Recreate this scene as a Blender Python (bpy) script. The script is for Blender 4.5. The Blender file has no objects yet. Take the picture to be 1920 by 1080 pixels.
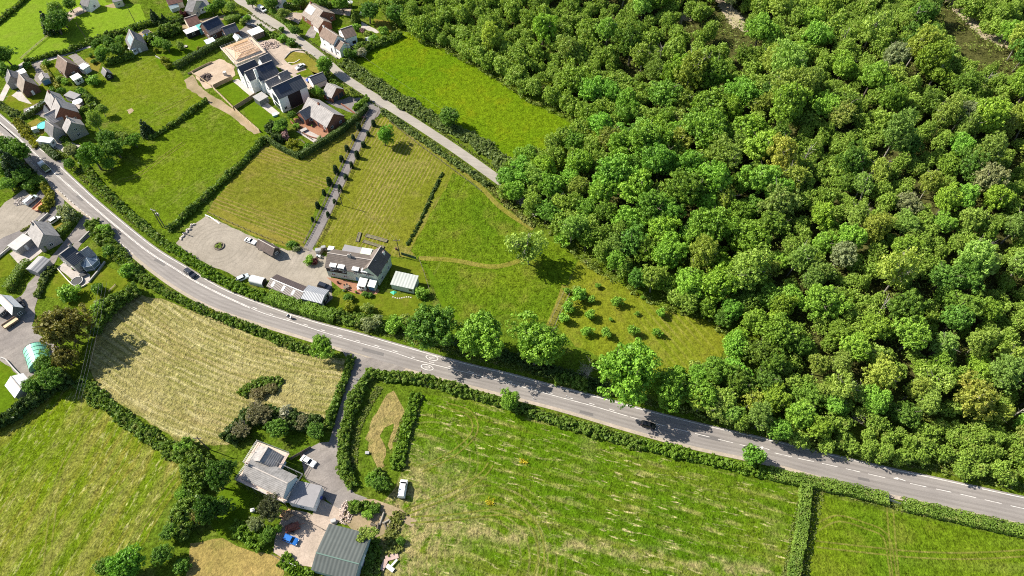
import bpy, bmesh, math, random
import numpy as np
from mathutils import Vector, Matrix, noise as mnoise
from mathutils.geometry import tessellate_polygon
R = math.radians
sc = bpy.context.scene
col = sc.collection
random.seed(7)
# ------------------------------------------------------------------ camera, sky, sun, exposure
F, TH, H = 1280.0, R(53.0), 174.0
cd = bpy.data.cameras.new('camera'); cam = bpy.data.objects.new('camera', cd); col.objects.link(cam)
cd.sensor_width = 36.0; cd.lens = 36.0*F/1920.0; cd.clip_start = 1.0; cd.clip_end = 9000.0
cam.location = (0, 0, H); cam.rotation_euler = (R(90)-TH, 0, 0)
sc.camera = cam
SUN_EL, SUN_AZ = R(41.0), math.atan2(-.946, .324)      # azimuth from +Y towards +X
sund = Vector((math.sin(SUN_AZ)*math.cos(SUN_EL), math.cos(SUN_AZ)*math.cos(SUN_EL), math.sin(SUN_EL)))
w = bpy.data.worlds.new('World'); sc.world = w; w.use_nodes = True
nt = w.node_tree; sky = nt.nodes.new('ShaderNodeTexSky'); sky.sky_type = 'NISHITA'; sky.sun_disc = False
sky.sun_elevation = SUN_EL; sky.sun_rotation = SUN_AZ
bgn = nt.nodes['Background']; bgn.inputs['Strength'].default_value = 0.085
nt.links.new(sky.outputs[0], bgn.inputs['Color'])
sl = bpy.data.lights.new('sun', 'SUN'); sl.energy = 5.0; sl.angle = R(.5); sl.color = (1.0, .94, .82)
so = bpy.data.objects.new('sun', sl); col.objects.link(so)
so.rotation_euler = (-sund).to_track_quat('-Z', 'Y').to_euler(); so.location = sund*500
vs = sc.view_settings
vs.view_transform = 'Standard'; vs.look = 'None'; vs.gamma = 1.0; vs.use_curve_mapping = False
vs.exposure = 1.0
sc.cycles.filter_width = 1.05; sc.cycles.use_denoising = False
sc.cycles.max_bounces = 8; sc.cycles.transparent_max_bounces = 4
# ------------------------------------------------------------------ photo pixel -> place on the ground
SN, CS = math.sin(TH), math.cos(TH)
def ray(u, v):
    a, b = (u-960.0)/F, (v-540.0)/F
    return Vector((a, CS-b*SN, -SN-b*CS))
def P(u, v, z=0.0):
    d = ray(u, v); t = (z-H)/d.z
    return Vector((d.x*t, d.y*t, z))
def proj(p):
    q = Vector((p[0], p[1], p[2]-H)); dz = q.y*CS-q.z*SN
    return 960+F*q.x/dz, 540-F*(q.y*SN+q.z*CS)/dz, dz
WOOD_PX = [(690,-260),(698,10),(735,50),(780,78),(850,105),(920,145),(990,192),(1070,226),(1082,250),(1035,272),(985,300),(940,335),(925,370),(975,405),(1040,445),(1100,500),(1190,555),(1255,588),(1320,600),(1358,632),(1362,665),(1325,705),(1255,752),(1310,785),(1400,812),(1500,840),(1600,862),(1700,884),(1800,902),(1900,918),(2300,985),(3300,900),(2600,-260)]
WOOD = [P(*q).to_2d() for q in WOOD_PX]
def inside(pt, poly):
    x, y = pt[0], pt[1]; c = False; j = len(poly)-1
    for i in range(len(poly)):
        xi, yi = poly[i][0], poly[i][1]; xj, yj = poly[j][0], poly[j][1]
        if (yi > y) != (yj > y) and x < (xj-xi)*(y-yi)/(yj-yi)+xi: c = not c
        j = i
    return c
def edge_dist(pt, poly, closed=True):
    p = Vector((pt[0], pt[1])); m = 1e9
    for i in range(len(poly) if closed else len(poly)-1):
        a, b = poly[i], poly[(i+1) % len(poly)]
        ab = b-a; t = max(0, min(1, (p-a).dot(ab)/max(ab.dot(ab), 1e-9)))
        m = min(m, (a+ab*t-p).length)
    return m
def hill(x, y):
    if not inside((x, y), WOOD): return 0.0
    d = max(0.0, edge_dist((x, y), WOOD)-7.0)
    return 46.0*(1-math.exp(-(d*d/(d+14.0))*.26/46.0)) + 1.2*math.sin(x*.05)*math.sin(y*.043)*min(1, d/30)
HG = 5.0; HX0, HY0 = -60.0, 20.0; HNX, HNY = 124, 110
HZ = np.zeros((HNX, HNY))
for i in range(HNX):
    for j in range(HNY): HZ[i, j] = hill(HX0+i*HG, HY0+j*HG)
def ground_z(x, y):
    fx, fy = (x-HX0)/HG, (y-HY0)/HG
    i, j = int(math.floor(fx)), int(math.floor(fy))
    if i < 0 or j < 0: return 0.0
    i, j = min(i, HNX-2), min(j, HNY-2); a, b = min(fx-i, 1), min(fy-j, 1)
    return (HZ[i,j]*(1-a)+HZ[i+1,j]*a)*(1-b)+(HZ[i,j+1]*(1-a)+HZ[i+1,j+1]*a)*b
def PT(u, v, up=0.0):
    d = ray(u, v); t = (90-H)/d.z
    for k in range(400):
        x, y, z = d.x*t, d.y*t, H+d.z*t
        g = ground_z(x, y)+up
        if z <= g+.05: break
        t += max(.1, (z-g)*.6/abs(d.z))
    return Vector((d.x*t, d.y*t, ground_z(d.x*t, d.y*t)))
# ------------------------------------------------------------------ node helper and materials
MATS = {}
class NT:
    def __init__(s, name):
        s.m = bpy.data.materials.new(name); s.m.use_nodes = True; s.t = s.m.node_tree
        s.b = s.t.nodes['Principled BSDF']; s.out = s.t.nodes['Material Output']
        s.g = s.t.nodes.new('ShaderNodeNewGeometry'); s.pos = s.g.outputs['Position']
    def lk(s, v, inp):
        if isinstance(v, bpy.types.NodeSocket): s.t.links.new(v, inp)
        elif v is not None:
            if isinstance(v, tuple) and len(v) == 3 and inp.type == 'RGBA': v = (*v, 1)
            inp.default_value = v
    def math(s, op, a, b=None, c=None, clamp=False):
        n = s.t.nodes.new('ShaderNodeMath'); n.operation = op; n.use_clamp = clamp
        for k, v in enumerate((a, b, c)):
            if v is not None: s.lk(v, n.inputs[k])
        return n.outputs[0]
    def mix(s, f, a, b, mode='MIX'):
        n = s.t.nodes.new('ShaderNodeMix'); n.data_type = 'RGBA'; n.blend_type = mode
        s.lk(f, n.inputs[0]); s.lk(a, n.inputs[6]); s.lk(b, n.inputs[7]); return n.outputs[2]
    def noise(s, scale, detail=3, rough=.55, dist=0.0, vec=None):
        n = s.t.nodes.new('ShaderNodeTexNoise'); s.lk(vec if vec is not None else s.pos, n.inputs['Vector'])
        n.inputs['Scale'].default_value = scale; n.inputs['Detail'].default_value = detail
        n.inputs['Roughness'].default_value = rough; n.inputs['Distortion'].default_value = dist
        return n.outputs[0]
    def rng(s, v, a, b, c=0.0, d=1.0):
        n = s.t.nodes.new('ShaderNodeMapRange'); s.lk(v, n.inputs[0])
        for k, x in enumerate((a, b, c, d)): n.inputs[k+1].default_value = x
        return n.outputs[0]
    def dot(s, d, vec=None):
        n = s.t.nodes.new('ShaderNodeVectorMath'); n.operation = 'DOT_PRODUCT'
        s.lk(vec if vec is not None else s.pos, n.inputs[0]); n.inputs[1].default_value = d; return n.outputs['Value']
    def dist(s, c):
        n = s.t.nodes.new('ShaderNodeVectorMath'); n.operation = 'DISTANCE'
        s.lk(s.pos, n.inputs[0]); n.inputs[1].default_value = c; return n.outputs['Value']
    def stretch(s, ang, kx, ky):
        """coordinates turned by ang and squeezed, for streaks along one direction"""
        n = s.t.nodes.new('ShaderNodeMapping'); n.vector_type = 'TEXTURE'; s.lk(s.pos, n.inputs[0])
        n.inputs['Rotation'].default_value = (0, 0, ang); n.inputs['Scale'].default_value = (kx, ky, 1); return n.outputs[0]
    def wave(s, coord, period, dis=0.0, dscale=.1):
        x = s.math('MULTIPLY', coord, 2*math.pi/period)
        if dis: x = s.math('ADD', x, s.math('MULTIPLY', s.math('SUBTRACT', s.noise(dscale, 3), .5), dis))
        return s.math('MULTIPLY_ADD', s.math('SINE', x), .5, .5)
    def attr(s, name):
        n = s.t.nodes.new('ShaderNodeAttribute'); n.attribute_name = name; return n.outputs['Fac']
    def bump(s, h, st, d=.3):
        n = s.t.nodes.new('ShaderNodeBump'); s.lk(h, n.inputs['Height']); n.inputs['Strength'].default_value = st
        n.inputs['Distance'].default_value = d; s.t.links.new(n.outputs[0], s.b.inputs['Normal'])
    def fin(s, colr, rough=.85, spec=.25, metal=0.0):
        s.lk(colr, s.b.inputs['Base Color']); s.lk(rough, s.b.inputs['Roughness'])
        s.b.inputs['Specular IOR Level'].default_value = spec; s.b.inputs['Metallic'].default_value = metal
        return s.m
def plain(name, c, rough=.7, var=.15, scale=1.5, spec=.3, metal=0.0):
    k = (name, c)
    if k not in MATS:
        n = NT(name); f = n.rng(n.noise(scale, 5), .25, .75, 1-var, 1+var)
        MATS[k] = n.fin(n.mix(1.0, c, f, 'MULTIPLY'), rough, spec, metal)
    return MATS[k]
def grass_mat(name, c1, c2, dry=(.3,.25,.1), dry_amt=.3, fine=.45, big=.03, mid=.25, rows=None, bump=.5, extra=None):
    """rows: list of (coord kind, param, period, distortion, colour, amount, break-up scale, break-up threshold)"""
    n = NT(name)
    c = n.mix(n.rng(n.noise(big, 4), .35, .65), c1, c2)
    c = n.mix(n.math('MULTIPLY', n.rng(n.noise(mid, 4, .6), .52, .74), dry_amt), c, dry)
    for (kind, par, per, dis, rc, amt, bs, bt) in rows or []:
        if kind in ('slin', 'sring'):        # irregular streaks: along a direction, or round a far centre
            if kind == 'slin': ac = n.dot((math.cos(par), math.sin(par), 0)); al = n.dot((-math.sin(par), math.cos(par), 0))
            else:
                sp = n.t.nodes.new('ShaderNodeSeparateXYZ'); n.lk(n.pos, sp.inputs[0]); ac = n.dist((par[0], par[1], 0))
                al = n.math('MULTIPLY', n.math('ARCTAN2', n.math('SUBTRACT', sp.outputs[1], par[1]), n.math('SUBTRACT', sp.outputs[0], par[0])), 150.0)
            if dis: ac = n.math('ADD', ac, n.math('MULTIPLY', n.math('SUBTRACT', n.noise(.05, 3), .5), dis*2))
            cb = n.t.nodes.new('ShaderNodeCombineXYZ'); n.lk(n.math('MULTIPLY', ac, 1/per), cb.inputs[0]); n.lk(n.math('MULTIPLY', al, bs/per), cb.inputs[1])
            st = n.rng(n.noise(1.0, 4, .62, vec=cb.outputs[0]), bt, bt+.11)
            br = n.rng(n.noise(.045, 3, .6), .36, .56, .3, 1)
            c = n.mix(n.math('MULTIPLY', n.math('MULTIPLY', st, br), amt), c, rc); continue
        co = n.dot((math.cos(par), math.sin(par), 0)) if kind == 'lin' else n.dist((par[0], par[1], 0))
        wv = n.rng(n.wave(co, per, dis, .06), .45, .95)
        if kind == 'lin': st = n.stretch(par+math.pi/2, 1.0/bs*1.0, .25/bs)
        br = n.rng(n.noise(bs, 3, .6) if kind != 'lin' else n.noise(1.0, 3, .6, vec=n.stretch(par+math.pi/2, 3/bs, 1/bs)), bt, bt+.18)
        c = n.mix(n.math('MULTIPLY', n.math('MULTIPLY', wv, br), amt), c, rc)
    if extra: c = extra(n, c)
    f1 = n.noise(1.7, 3, .7); f2 = n.noise(.55, 3, .6)
    f = n.math('ADD', n.rng(f1, .3, .7, -fine, fine), n.rng(f2, .3, .7, .84-fine*.65, .84+fine*.65))
    c = n.mix(1.0, c, f, 'MULTIPLY')
    n.bump(n.math('ADD', f1, n.math('MULTIPLY', f2, 1.5)), bump, .5)
    return n.fin(c, .97, .0)
# ------------------------------------------------------------------ objects
def tag(o, label=None, cat=None, group=None, kind=None):
    if label: o['label'] = label
    if cat: o['category'] = cat
    if group: o['group'] = group
    if kind: o['kind'] = kind
    return o
def thing(name, label, cat, loc=(0,0,0), rot=0.0, group=None):
    o = bpy.data.objects.new(name, None); col.objects.link(o); o.location = loc; o.rotation_euler.z = rot
    o.empty_display_size = .5
    return tag(o, label, cat, group)
def link(name, me, mat=None, parent=None, loc=None):
    o = bpy.data.objects.new(name, me); col.objects.link(o)
    if mat is not None and not me.materials: me.materials.append(mat)
    if parent is not None: o.parent = parent
    if loc is not None: o.location = loc
    return o
def copy_tree(o, parent=None):
    c = o.copy(); col.objects.link(c)
    if parent is not None: c.parent = parent
    for ch in [k for k in o.children]: copy_tree(ch, c)
    return c
class MB:
    def __init__(s, T=None): s.v = []; s.f = []; s.T = T or Matrix.Identity(4)
    def add(s, vs, fs):
        k = len(s.v); s.v += [s.T @ Vector(p) for p in vs]; s.f += [tuple(i+k for i in f) for f in fs]; return s
    def box(s, x0, y0, z0, x1, y1, z1):
        return s.add([(x0,y0,z0),(x1,y0,z0),(x1,y1,z0),(x0,y1,z0),(x0,y0,z1),(x1,y0,z1),(x1,y1,z1),(x0,y1,z1)],
                     [(0,3,2,1),(4,5,6,7),(0,1,5,4),(1,2,6,5),(2,3,7,6),(3,0,4,7)])
    def extrude(s, prof, a, b, axis='x'):
        """closed profile of (p,q) pushed from a to b; axis x: (p,q)=(y,z); axis y: (x,z); axis z: (x,y)"""
        n = len(prof); mk = {'x': lambda t, p: (t, p[0], p[1]), 'y': lambda t, p: (p[0], t, p[1]), 'z': lambda t, p: (p[0], p[1], t)}[axis]
        vs = [mk(a, p) for p in prof]+[mk(b, p) for p in prof]
        return s.add(vs, [tuple(range(n)), tuple(range(2*n-1, n-1, -1))]+[(i, i+n, (i+1) % n+n, (i+1) % n) for i in range(n)])
    def tube(s, p0, p1, r0, r1=None, n=8):
        r1 = r0 if r1 is None else r1
        p0, p1 = Vector(p0), Vector(p1); q = (p1-p0).to_track_quat('Z', 'Y')
        vs = []
        for p, r in ((p0, r0), (p1, r1)):
            for i in range(n):
                a = 2*math.pi*i/n; vs.append(p+q @ Vector((math.cos(a)*r, math.sin(a)*r, 0)))
        return s.add(vs, [tuple(range(n-1, -1, -1)), tuple(range(n, 2*n))]+[(i, (i+1) % n, (i+1) % n+n, i+n) for i in range(n)])
    def mesh(s, name, bevel=0.0, org=None):
        me = bpy.data.meshes.new(name); v = s.v
        if org is not None: v = [p-org for p in v]
        me.from_pydata([tuple(p) for p in v], [], s.f)
        bm = bmesh.new(); bm.from_mesh(me); bmesh.ops.recalc_face_normals(bm, faces=bm.faces)
        if bevel: bmesh.ops.bevel(bm, geom=bm.edges[:], offset=bevel, segments=2, affect='EDGES', clamp_overlap=True)
        bm.to_mesh(me); bm.free(); return me
    def build(s, name, mat, parent=None, bevel=0.0, smooth=False):
        org = parent.location if parent is not None else None
        me = s.mesh(name, bevel, org)
        if smooth:
            for p in me.polygons: p.use_smooth = True
        return link(name, me, mat, parent)
def np_mesh(name, V, nper, tint=None, mat=None):
    """faces of nper vertices each from an (N*nper,3) array, tint per face"""
    V = np.asarray(V, np.float32); nv = len(V); nf = nv//nper
    me = bpy.data.meshes.new(name); me.vertices.add(nv); me.vertices.foreach_set('co', V.ravel())
    me.loops.add(nv); me.loops.foreach_set('vertex_index', np.arange(nv, dtype=np.int32))
    me.polygons.add(nf); me.polygons.foreach_set('loop_start', np.arange(0, nv, nper, dtype=np.int32))
    if tint is not None:
        a = me.attributes.new('tint', 'FLOAT', 'FACE'); a.data.foreach_set('value', np.asarray(tint, np.float32))
    me.update(calc_edges=True)
    if mat: me.materials.append(mat)
    return me
rs = np.random.RandomState(11)
def unit(n, up=0.0):
    d = rs.normal(size=(n, 3)); d[:, 2] += up; return d/np.linalg.norm(d, axis=1)[:, None]
def leaf_quads(C, N, size, rnd=.55):
    """small kite-shaped leaf sprays at C facing N"""
    n = len(C); N = N+rnd*rs.normal(size=(n, 3)); N /= np.linalg.norm(N, axis=1)[:, None]+1e-9
    A = np.cross(N, unit(n)); A /= np.linalg.norm(A, axis=1)[:, None]+1e-9; B = np.cross(N, A)
    s = (np.asarray(size)*rs.uniform(.6, 1.35, n))[:, None]
    k = rs.uniform(.55, .9, n)[:, None]
    return np.stack([C-A*s, C-B*s*k, C+A*s, C+B*s*k], 1).reshape(-1, 3)
def clump_leaves(centres, radii, npc, leaf, up=.35, squash=.85):
    Cs, Ns, Ts = [], [], []
    for c, r in zip(centres, radii):
        n = max(4, int(npc*rs.uniform(.75, 1.25)))
        d = unit(n, up); q = r*(1-.45*rs.uniform(0, 1, n)**2.2)[:, None]
        Cs.append(np.asarray(c)+d*q*np.array([1, 1, squash])); Ns.append(d)
        Ts.append(np.clip(rs.uniform(0, 1)*.6+rs.uniform(0, .4, n), 0, 1))
    C, N, T = np.concatenate(Cs), np.concatenate(Ns), np.concatenate(Ts)
    return leaf_quads(C, N, leaf), T
def leaf_mat(name, dark, light, third=None, trans=.25, rough=.55):
    k = ('leaf', name)
    if k in MATS: return MATS[k]
    n = NT(name); oi = n.t.nodes.new('ShaderNodeObjectInfo')
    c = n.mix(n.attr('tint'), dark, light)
    if third is not None: c = n.mix(n.rng(n.noise(.5, 2), .55, .7, 0, .8), c, third)
    c = n.mix(1.0, c, oi.outputs['Color'], 'MULTIPLY')
    n.fin(c, rough, .25)
    tr = n.t.nodes.new('ShaderNodeBsdfTranslucent'); n.lk(n.mix(1.0, c, (1.25, 1.2, .5), 'MULTIPLY'), tr.inputs[0])
    mx = n.t.nodes.new('ShaderNodeMixShader'); mx.inputs[0].default_value = trans
    n.t.links.new(n.b.outputs[0], mx.inputs[1]); n.t.links.new(tr.outputs[0], mx.inputs[2])
    n.t.links.new(mx.outputs[0], n.out.inputs['Surface'])
    MATS[k] = n.m; return n.m
def wpath(px, z=0.0, step=None):
    """photo pixels -> smooth world polyline"""
    p = [P(u, v, z) if z is not None else PT(u, v) for u, v in px]
    if step is None: return p
    out = []
    n = len(p)
    for i in range(n-1):
        a, b, c, d = p[max(0, i-1)], p[i], p[i+1], p[min(n-1, i+2)]
        k = max(1, int((c-b).length/step))
        for j in range(k):
            t = j/k
            out.append(.5*((2*b)+(c-a)*t+(2*a-5*b+4*c-d)*t*t+(3*b-a-3*c+d)*t**3))
    out.append(p[-1].copy()); return out
def patch(name, px, mat, z, jit=.35, step=2.0, kind='structure', round_=False):
    """a sheet of ground cover outlined in world space, edges slightly ragged"""
    pts = wpath(px, 0.0); out = []
    if round_: out = wpath(list(px)+[px[0]], 0.0, step)[:-1]
    else:
        for i in range(len(pts)):
            a, b = pts[i], pts[(i+1) % len(pts)]; k = max(1, int((b-a).length/step))
            out += [a.lerp(b, j/k) for j in range(k)]
    out = [Vector((p.x+random.uniform(-jit, jit), p.y+random.uniform(-jit, jit), 0)) for p in out]
    tri = tessellate_polygon([out]); me = bpy.data.meshes.new(name)
    me.from_pydata([(p.x, p.y, z) for p in out], [], [tuple(t) for t in tri])
    for p in me.polygons:
        if p.normal.z < 0: p.flip()
    o = link(name, me, mat); o['kind'] = kind
    return o
def ribbon(name, path, w0, w1, mat, z, kind='structure', parent=None):
    vs, fs = [], []
    for i, p in enumerate(path):
        d = (path[min(i+1, len(path)-1)]-path[max(i-1, 0)]); d.z = 0; d.normalize(); n = Vector((-d.y, d.x, 0))
        vs += [(p+n*w0)[:2]+(z,), (p+n*w1)[:2]+(z,)]
        if i: fs.append((2*i-2, 2*i-1, 2*i+1, 2*i))
    me = bpy.data.meshes.new(name); me.from_pydata(vs, [], fs)
    for p in me.polygons:
        if p.normal.z < 0: p.flip()
    o = link(name, me, mat, parent)
    if kind: o['kind'] = kind
    return o
# ------------------------------------------------------------------ terrain
def wang(a, b):
    d = P(*b)-P(*a); return math.atan2(d.y, d.x)
def rown(a, b): return wang(a, b)+math.pi/2
def wc(u, v): p = P(u, v); return (p.x, p.y)
def ground_extra(n, c):
    z = n.t.nodes.new('ShaderNodeSeparateXYZ'); n.lk(n.pos, z.inputs[0])
    k = n.rng(z.outputs['Z'], .3, 3)
    soil = n.mix(n.noise(.3, 4), (.045,.055,.012), (.085,.08,.03))
    return n.mix(k, c, soil)
M_GROUND = grass_mat('rough grass', (.075,.125,.009), (.095,.135,.012), (.17,.15,.05), .5, .5, .02, .15, extra=ground_extra)
xs = [-6000,-3000,-1500,-800,-500,-350]+list(np.arange(-280, 460, 5.0))+[480,560,700,1000,2000,4000,7000]
ys = [-3000,-1200,-500,-200,-60]+list(np.arange(0, 560, 5.0))+[580,650,800,1200,2500,5000,8000]
xs, ys = [float(x) for x in xs], [float(y) for y in ys]
vs_ = [(x, y, ground_z(x, y)) for y in ys for x in xs]; nx = len(xs)
fs_ = [(j*nx+i, j*nx+i+1, (j+1)*nx+i+1, (j+1)*nx+i) for j in range(len(ys)-1) for i in range(nx-1)]
me = bpy.data.meshes.new('ground'); me.from_pydata(vs_, [], fs_)
for p in me.polygons: p.use_smooth = True
link('ground', me, M_GROUND)['kind'] = 'structure'
def drape(name, px, mat, step=3.5, up=.12):
    """ground cover that follows the hillside"""
    u0, u1 = min(p[0] for p in px), max(p[0] for p in px); v0, v1 = min(p[1] for p in px), max(p[1] for p in px)
    idx, vs, fs = {}, [], []
    def vid(i, j):
        if (i, j) not in idx:
            q = PT(u0+i*step+random.uniform(-2.4,2.4), v0+j*step+random.uniform(-2.4,2.4)); idx[(i, j)] = len(vs); vs.append((q.x, q.y, q.z+up))
        return idx[(i, j)]
    for i in range(int((u1-u0)/step)+1):
        for j in range(int((v1-v0)/step)+1):
            if inside((u0+(i+.5)*step, v0+(j+.5)*step), px): fs.append((vid(i, j), vid(i, j+1), vid(i+1, j+1), vid(i+1, j)))
    me = bpy.data.meshes.new(name); me.from_pydata(vs, [], fs)
    link(name, me, mat)['kind'] = 'structure'
# ------------------------------------------------------------------ fields
STRAW, STRAW2 = (.42,.36,.17), (.30,.25,.11)
G_LIME1, G_LIME2 = (.115,.195,.012), (.095,.175,.014)
m = grass_mat('lime pasture', (.165,.25,.018), (.13,.215,.015), (.2,.22,.04), .35, .22, .015, .12, bump=.25)
patch('far_pasture', [(-40,-40),(150,-40),(200,5),(262,8),(275,38),(205,80),(110,108),(50,122),(20,135),(-30,150)], m, .02, .2)
m = grass_mat('paddock grass', (.102,.152,.009), (.13,.165,.012), (.2,.19,.05), .5, .35, .04, .2,
    rows=[('lin', rown((215,320),(385,200)), 2.3, 3, (.2,.23,.06), .45, .05, .5)])
patch('paddock', [(148,172),(200,122),(262,98),(285,92),(305,108),(330,118),(352,160),(392,190),(288,252),(262,250),(205,225),(172,195)], m, .02)
m = grass_mat('pasture behind roadside hedge', (.108,.158,.008), (.086,.136,.008), (.19,.18,.045), .5, .42, .03, .15,
    rows=[('lin', rown((230,340),(420,215)), 1.7, 2.5, (.19,.22,.05), .4, .06, .52)])
patch('pasture', [(178,352),(285,252),(392,188),(470,235),(502,262),(312,432),(290,428),(240,395)], m, .025)
m = grass_mat('mown meadow grass', (.15,.148,.018), (.12,.145,.013), (.22,.17,.055), .6, .3, .04, .15,
    rows=[('lin', rown((400,330),(560,385)), 1.5, 3.0, (.235,.18,.06), .75, .06, .40)])
patch('mown_meadow', [(386,400),(404,372),(500,268),(565,300),(690,215),(690,235),(648,300),(600,370),(570,462),(525,452),(440,425)], m, .03)
m = grass_mat('mown paddock grass', (.15,.158,.016), (.12,.148,.012), (.24,.19,.065), .6, .33, .03, .12,
    rows=[('lin', rown((640,420),(740,250)), 1.35, 1.6, (.26,.205,.075), .75, .06, .42)])
patch('mown_paddock', [(592,462),(700,225),(725,218),(800,275),(905,352),(880,420),(850,470),(800,485),(745,482),(690,470)], m, .03)
m = grass_mat('long meadow grass', (.078,.138,.007), (.112,.158,.009), (.19,.17,.035), .55, .5, .035, .10, bump=.8,
    rows=[('lin', rown((790,470),(860,350)), 2.2, 1.5, (.22,.22,.06), .6, .04, .55)])
patch('long_meadow', [(770,470),(850,325),(905,350),(962,410),(1085,482),(1060,540),(1035,605),(950,590),(860,600),(820,560),(795,500)], m, .034)
m = grass_mat('orchard grass', (.155,.17,.014), (.13,.172,.011), (.22,.19,.04), .5, .35, .05, .13,
    rows=[('lin', rown((1100,540),(1180,640)), 2.2, 2.5, (.25,.22,.06), .5, .05, .48)])
patch('orchard', [(1040,608),(1085,486),(1190,548),(1255,585),(1330,600),(1365,640),(1345,690),(1290,712),(1180,690),(1080,650)], m, .03)
m = grass_mat('buttercup meadow grass', (.09,.165,.005), (.122,.182,.006), (.20,.195,.008), .4, .42, .03, .14, bump=.7)
patch('buttercup_meadow', [(655,105),(690,85),(760,60),(860,105),(960,170),(1085,240),(1040,285),(985,320),(930,300),(800,210),(720,150)], m, .02)
hc = wc(840, 120)
m = grass_mat('cut hay field', (.31,.265,.105), (.24,.225,.075), (.33,.27,.12), .3, .34, .03, .13, bump=1.0,
    rows=[('sring', hc, 1.5, 2.5, (.17,.17,.038), .6, .10, .50), ('sring', hc, 1.25, 3.0, (.44,.39,.19), .85, .08, .50), ('sring', hc, 6.0, 3.0, (.31,.225,.10), .3, .12, .50),
          ('sring', hc, .8, 2.0, (.48,.42,.21), .5, .2, .58), ('ring', hc, 1.75, 1.4, (.15,.155,.028), .55, .06, .34), ('ring', wc(545,705), 2.2, 4.0, (.44,.38,.18), .4, .15, .5)])
patch('hay_field', [(255,552),(300,560),(380,590),(480,630),(565,662),(648,672),(640,735),(612,800),(540,785),(470,800),(428,835),(345,835),(262,782),(190,735),(165,690),(185,610)], m, .03)
ra = rown((90,900),(200,730))
m = grass_mat('striped silage field', (.118,.168,.007), (.09,.146,.006), (.19,.165,.04), .35, .45, .03, .12, bump=.7,
    rows=[('slin', ra, 3.5, 2.5, (.19,.17,.03), .8, .10, .48), ('slin', ra, .95, 1.5, (.36,.34,.13), .8, .22, .55), ('slin', ra, .8, 1.5, (.44,.41,.19), .7, .3, .60), ('lin', ra, 8.5, 2.5, (.24,.21,.06), .5, .05, .42)])
patch('silage_field', [(-60,790),(40,765),(142,712),(230,780),(335,850),(345,900),(300,965),(268,1025),(215,1045),(190,1120),(-60,1120)], m, .03)
rb = rown((830,800),(1300,930))
def fieldj(n, c):
    for (cu, cv, r0, r1, amt) in ((905,1045,6,22,.5), (800,865,9,16,.35)):
        d = n.dist((*wc(cu, cv), 0)); k = n.math('MULTIPLY', n.rng(d, r0, r0+1), n.rng(d, r1, r1-3))
        wv = n.rng(n.wave(d, 2.2, 1.2, .08), .72, 1.0)
        k = n.math('MULTIPLY', n.math('MULTIPLY', k, wv), n.math('MULTIPLY', n.rng(n.noise(.12, 3), .34, .52), amt))
        c = n.mix(k, c, (.25,.22,.08))
    d = n.dist((*wc(730, 985), 0))       # worn ground round the gateway
    k = n.math('MULTIPLY', n.rng(d, 27, 5), n.rng(n.noise(.35, 4, .65), .38, .58))
    c = n.mix(n.math('MULTIPLY', k, .9), c, (.32,.255,.12))
    a = P(820, 985); b = P(1330, 1060); dd = (b-a).normalized(); nn = Vector((-dd.y, dd.x, 0))
    off = n.math('ABSOLUTE', n.math('SUBTRACT', n.dot(tuple(nn)), nn.dot(a)))
    k = n.math('MULTIPLY', n.rng(off, 3.2, .5), n.rng(n.noise(.18, 4, .6), .44, .6))
    return n.mix(n.math('MULTIPLY', k, .8), c, (.30,.25,.11))
m = grass_mat('cut grass field', (.064,.130,.005), (.085,.145,.006), (.15,.155,.02), .22, .46, .03, .12, bump=.8, extra=fieldj,
    rows=[('slin', rb, 5.0, 1.0, (.13,.15,.018), .7, .06, .5), ('slin', rb, .9, .4, (.48,.41,.2), .95, .17, .578), ('lin', rb, 3.3, .5, (.32,.28,.1), .6, .3, .47), ('lin', rown((1250,840),(1240,980)), 17.0, 1.0, (.26,.24,.09), .35, .05, .6)])
patch('grass_field', [(790,738),(870,745),(960,772),(1100,820),(1300,872),(1420,900),(1512,922),(1500,1000),(1480,1120),(690,1120),(712,1000),(700,955),(735,925),(760,870),(775,800)], m, .03)
m = grass_mat('corner field grass', (.08,.14,.007), (.11,.16,.008), (.17,.17,.03), .45, .48, .03, .12, bump=.7,
    rows=[('lin', rown((1530,1020),(1900,1045)), 6.5, 2.2, (.2,.22,.05), .5, .03, .5)])
patch('corner_field', [(1525,925),(1600,942),(1680,965),(1800,988),(1960,1015),(1960,1130),(1490,1130),(1505,1000)], m, .03)
m = grass_mat('dry scrub grass', (.30,.235,.095), (.25,.2,.07), (.13,.15,.03), .6, .3, .08, .22, bump=.7)
patch('dry_strip', [(729,738),(716,752),(699,784),(686,820),(696,850),(709,881),(719,876),(721,843),(711,817),(724,803),(739,794),(730,815),(728,845),(736,838),(747,800),(757,771),(750,750),(738,734)], m, .03, .5, 1.5)
m = grass_mat('parched lawn', (.32,.23,.08), (.25,.20,.06), (.16,.16,.035), .55, .28, .06, .2)
patch('parched_lawn', [(358,1020),(420,1008),(460,1030),(535,1042),(525,1110),(340,1110),(352,1060)], m, .03)
M_LAWN = grass_mat('garden lawn', (.125,.15,.012), (.1,.14,.009), (.21,.17,.035), .5, .24, .06, .2, bump=.2)
M_LUSH = grass_mat('new turf', (.095,.155,.007), (.08,.14,.007), (.14,.16,.012), .35, .2, .06, .2, bump=.2)
M_DRYLAWN = grass_mat('dry lawn', (.21,.175,.035), (.165,.16,.022), (.27,.2,.06), .5, .22, .06, .2, bump=.2)
def lawn(px, m=M_LAWN, z=.036, name='lawn'): patch(name, px, m, z, .2)
lawn([(625,562),(650,540),(720,548),(770,552),(800,545),(795,560),(780,590),(700,592),(660,580),(610,582)])
lawn([(735,484),(790,490),(805,520),(800,545),(775,540),(730,520)])
lawn([(85,556),(108,502),(135,528),(150,540),(190,498),(235,510),(240,530),(205,570),(160,590),(110,560)])
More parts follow.
